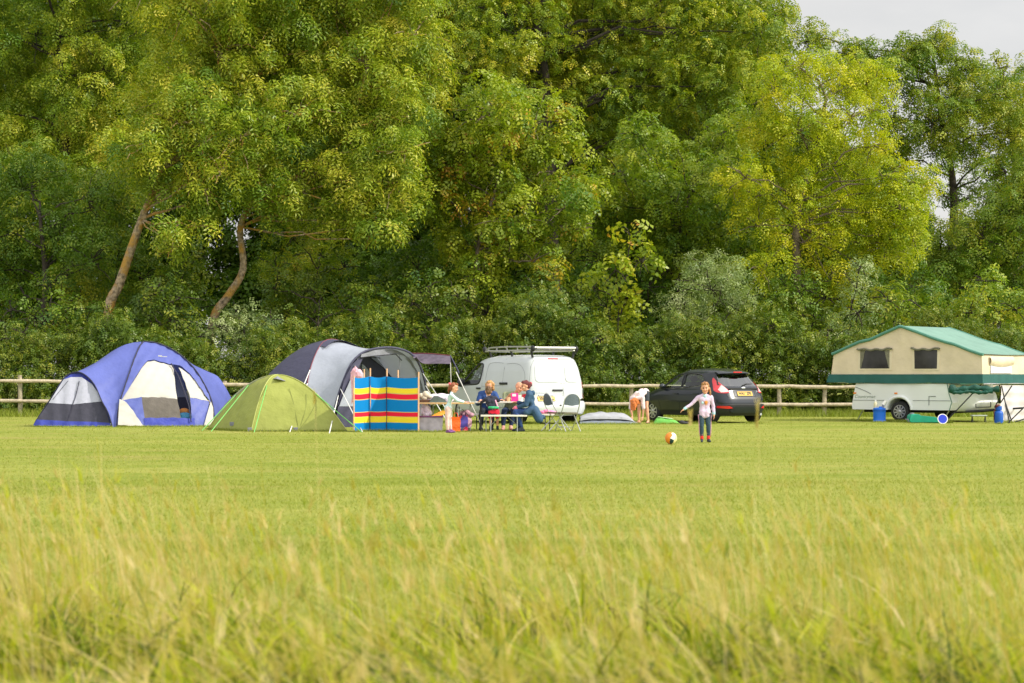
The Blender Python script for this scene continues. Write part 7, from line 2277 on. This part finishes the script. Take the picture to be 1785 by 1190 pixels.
# --- blonde woman on the back bench, facing the camera
M_coatb = mk("royal_blue_coat", srgb(34, 68, 126), rough=.7, var=.12, scale=5, bump=.5, bscale=7)
M_whiteT = mk("white_shirt", srgb(226, 220, 226), rough=.85, var=.05, bump=.3)
M_dtr = mk("black_trousers", srgb(34, 40, 50), rough=.85, var=.15, bump=.3)
h_blonde = hairmat("blonde_hair", srgb(188, 142, 88))
def fit_blonde(o, P, J):
    top(o, P, M_coatb, .026, .96, low=.04, name="coat"); trousers(o, P, M_dtr, .016, .95); shoes(o, P, M_dshoe, .010)
    m = MB(); capsule(m, P['che'] + Vector((.085, 0, .07)), .036, P['che'] + Vector((.10, 0, -.16)), .040, 12); m.build("shirt_front", M_whiteT, o, world=False, angle=0)
    m = MB(); capsule(m, P['V'](J['neck']) + Vector((-.06, .08, -.01)), .038, P['V'](J['neck']) + Vector((-.06, -.08, -.01)), .038); m.build("hood", mk("dark_blue_hood", srgb(24, 56, 112), .75, .12, bump=.4), o, world=False, angle=0)
person("blonde woman in an open royal blue coat sitting behind the picnic table", (X(849, 47.72), 47.72, 0), math.radians(-90), dict(
    pelvis=(0, 0, .455), chest=(.05, .02, .745), neck=(.07, .04, .905), head=(.12, .065, 1.045), face=(1, -.35, -.25),
    sh=((.05, .185, .850), (.05, -.150, .850)), el=((.20, .26, .69), (.14, -.22, .62)), wr=((.42, .33, .712), (.36, -.16, .705)),
    hd=((.7, .7, -.05), (1, .3, -.05)), ts=((.3, -1, .3), (0, 1, .2)),
    hip=((.02, .085, .445), (.02, -.085, .445)), kn=((.42, .12, .44), (.42, -.12, .44)), an=((.40, .12, .085), (.46, -.14, .085))),
    hs=1.0, k=.93, hair=h_blonde, hair_kind='bob', outfit=fit_blonde)

# --- bald man leaning in on the back bench
M_olive = mk("olive_t_shirt", srgb(134, 140, 108), rough=.85, var=.08, bump=.35, bscale=9)
M_jean = mk("dark_blue_jeans", srgb(36, 52, 86), rough=.85, var=.15, bump=.3)
M_pinkshoe = mk("pale_pink_shoe", srgb(214, 160, 152), rough=.7, var=.12)
def fit_bald(o, P, J):
    top(o, P, M_olive, .018, .45, low=.03, name="t_shirt"); trousers(o, P, M_jean, .016, .95, "jeans"); shoes(o, P, M_pinkshoe, .010)
person("bald man in an olive t-shirt leaning over the picnic table", (X(889, 47.72), 47.72, 0), math.radians(-90), dict(
    pelvis=(0, 0, .455), chest=(.12, .05, .725), neck=(.19, .13, .875), head=(.25, .215, 1.005), face=(.75, .7, -.35), up=(0, .35, 1),
    sh=((.16, .215, .80), (.10, -.115, .845)), el=((.34, .25, .68), (.27, -.13, .67)), wr=((.55, .18, .705), (.44, -.03, .80)),
    hd=((1, -.2, -.05), (.6, .4, .5)), ts=((0, -1, .3), (0, 1, .4)),
    hip=((.02, .09, .445), (.02, -.09, .445)), kn=((.43, .10, .45), (.43, -.14, .45)), an=((.52, .02, .085), (.50, -.16, .085))),
    hs=1.06, k=1.0, skin=M_skin2, hair=hairmat("grey_stubble", srgb(150, 118, 96)), hair_kind='bald', outfit=fit_bald)

# --- woman in a navy coat at the end of the front bench, facing left
M_navyc = mk("navy_slate_coat", srgb(52, 82, 112), rough=.75, var=.12, scale=5, bump=.5, bscale=7)
M_jean2 = mk("blue_jeans", srgb(40, 66, 116), rough=.85, var=.15, bump=.3)
h_dred = hairmat("dark_red_hair", srgb(104, 44, 44))
def fit_navy(o, P, J):
    pel = P['pel']
    m = MB(); P['torso'](m, .032)
    for i in (0, 1): P['arm'](m, i, .022, .97)
    # skirt of the coat spreading over the bench and hanging behind
    for y in (-.13, 0, .13):
        capsule(m, pel + Vector((-.02, y, .02)), .11, pel + Vector((-.13, y * 1.15, -.18)), .10)
        capsule(m, pel + Vector((.02, y, .04)), .10, pel + Vector((.16, y * 1.3, -.03)), .085)
    capsule(m, pel + Vector((-.13, -.14, -.16)), .09, pel + Vector((-.22, -.16, -.14)), .06)
    melt(m, "coat", M_navyc, o, .010, 5)
    n = P['V'](J['neck'])
    m = MB(); capsule(m, n + Vector((-.10, .07, -.03)), .060, n + Vector((-.10, -.07, -.03)), .060); capsule(m, n + Vector((-.02, .07, 0)), .045, n + Vector((-.02, -.07, 0)), .045); melt(m, "hood", M_navyc, o, .010, 4)
    trousers(o, P, M_jean2, .016, .95, "jeans"); shoes(o, P, M_dshoe, .012)
    m = MB(); m.ell(P['V'](J['wr'][0]) + Vector((.045, .01, -.02)), (.060, .035, .050)); m.build("glove", mk("pink_patterned_glove", srgb(236, 120, 150), .8, .3, scale=22), o, world=False)
    m = MB(); m.ell(P['E'](-.135, 0, .03), (.03, .035, .05)); m.build("hair_tie", mk("red_scrunchie", srgb(196, 36, 58), .8, .12), o, world=False)
person("dark red haired woman in a navy hooded coat sitting on the front bench", (X(930, 45.95), 45.95, 0), math.radians(180), dict(
    pelvis=(0, 0, .470), chest=(.09, 0, .755), neck=(.12, 0, .915), head=(.185, .0, 1.045), face=(1, .35, -.15),
    sh=((.09, .16, .85), (.09, -.16, .85)), el=((.17, .20, .62), (.16, -.22, .62)), wr=((.36, .10, .56), (.37, -.12, .665)),
    hd=((1, -.3, -.1), (1, .3, .1)), ts=((0, -1, .3), (0, 1, .3)),
    hip=((.02, .09, .455), (.02, -.09, .455)), kn=((.41, .13, .46), (.41, -.13, .44)), an=((.27, .11, .085), (.33, -.12, .085))),
    hs=1.0, k=.96, hair=h_dred, hair_kind='bun', outfit=fit_navy)

# --- ginger-haired person bending down to the airbed
M_tiedye = mk("white_pink_tie_dye", srgb(226, 208, 206), rough=.85, var=.14, scale=7, bump=.35)
M_shorts = mk("dark_grey_shorts", srgb(62, 68, 74), rough=.85, var=.12, bump=.3)
M_sandal = mk("dark_sandal", srgb(52, 48, 58), rough=.7, var=.15)
h_ging = hairmat("ginger_hair", srgb(206, 116, 54))
def fit_ginger(o, P, J):
    top(o, P, M_tiedye, .018, .30, low=.02, name="t_shirt"); trousers(o, P, M_shorts, .018, .24, "shorts"); 
    for i in (0, 1):
        m = MB(); a = P['V'](J['an'][i]); capsule(m, Vector((a.x - .04, a.y, .016)), .036, Vector((a.x + .13, a.y + (.02 if i == 0 else -.02), .014)), .034, 12, ((0, 0, 1), .42)); m.build("sandal", M_sandal, o, world=False, angle=0)
person("ginger-haired person in a pale t-shirt and dark shorts bending down by the black car", (X(1120, 54.35), 54.1, 0), math.radians(-122), dict(
    pelvis=(-.02, 0, .845), chest=(.25, .0, .775), neck=(.395, 0, .685), head=(.465, 0, .560), face=(.35, 0, -1), up=(1, 0, .25),
    sh=((.33, .165, .690), (.33, -.165, .690)), el=((.35, .20, .42), (.35, -.20, .42)), wr=((.30, .15, .19), (.30, -.17, .20)),
    hd=((.1, -.1, -1), (.1, .1, -1)), ts=((1, 0, 0), (1, 0, 0)), palm=(-1, 0, 0),
    hip=((-.02, .085, .82), (-.02, -.085, .82)), kn=((.02, .12, .45), (.02, -.12, .45)), an=((-.03, .14, .075), (-.03, -.14, .075)), ft=((1, .15, 0), (1, -.15, 0))),
    hs=1.0, k=.88, hair=h_ging, hair_kind='hang', outfit=fit_ginger)
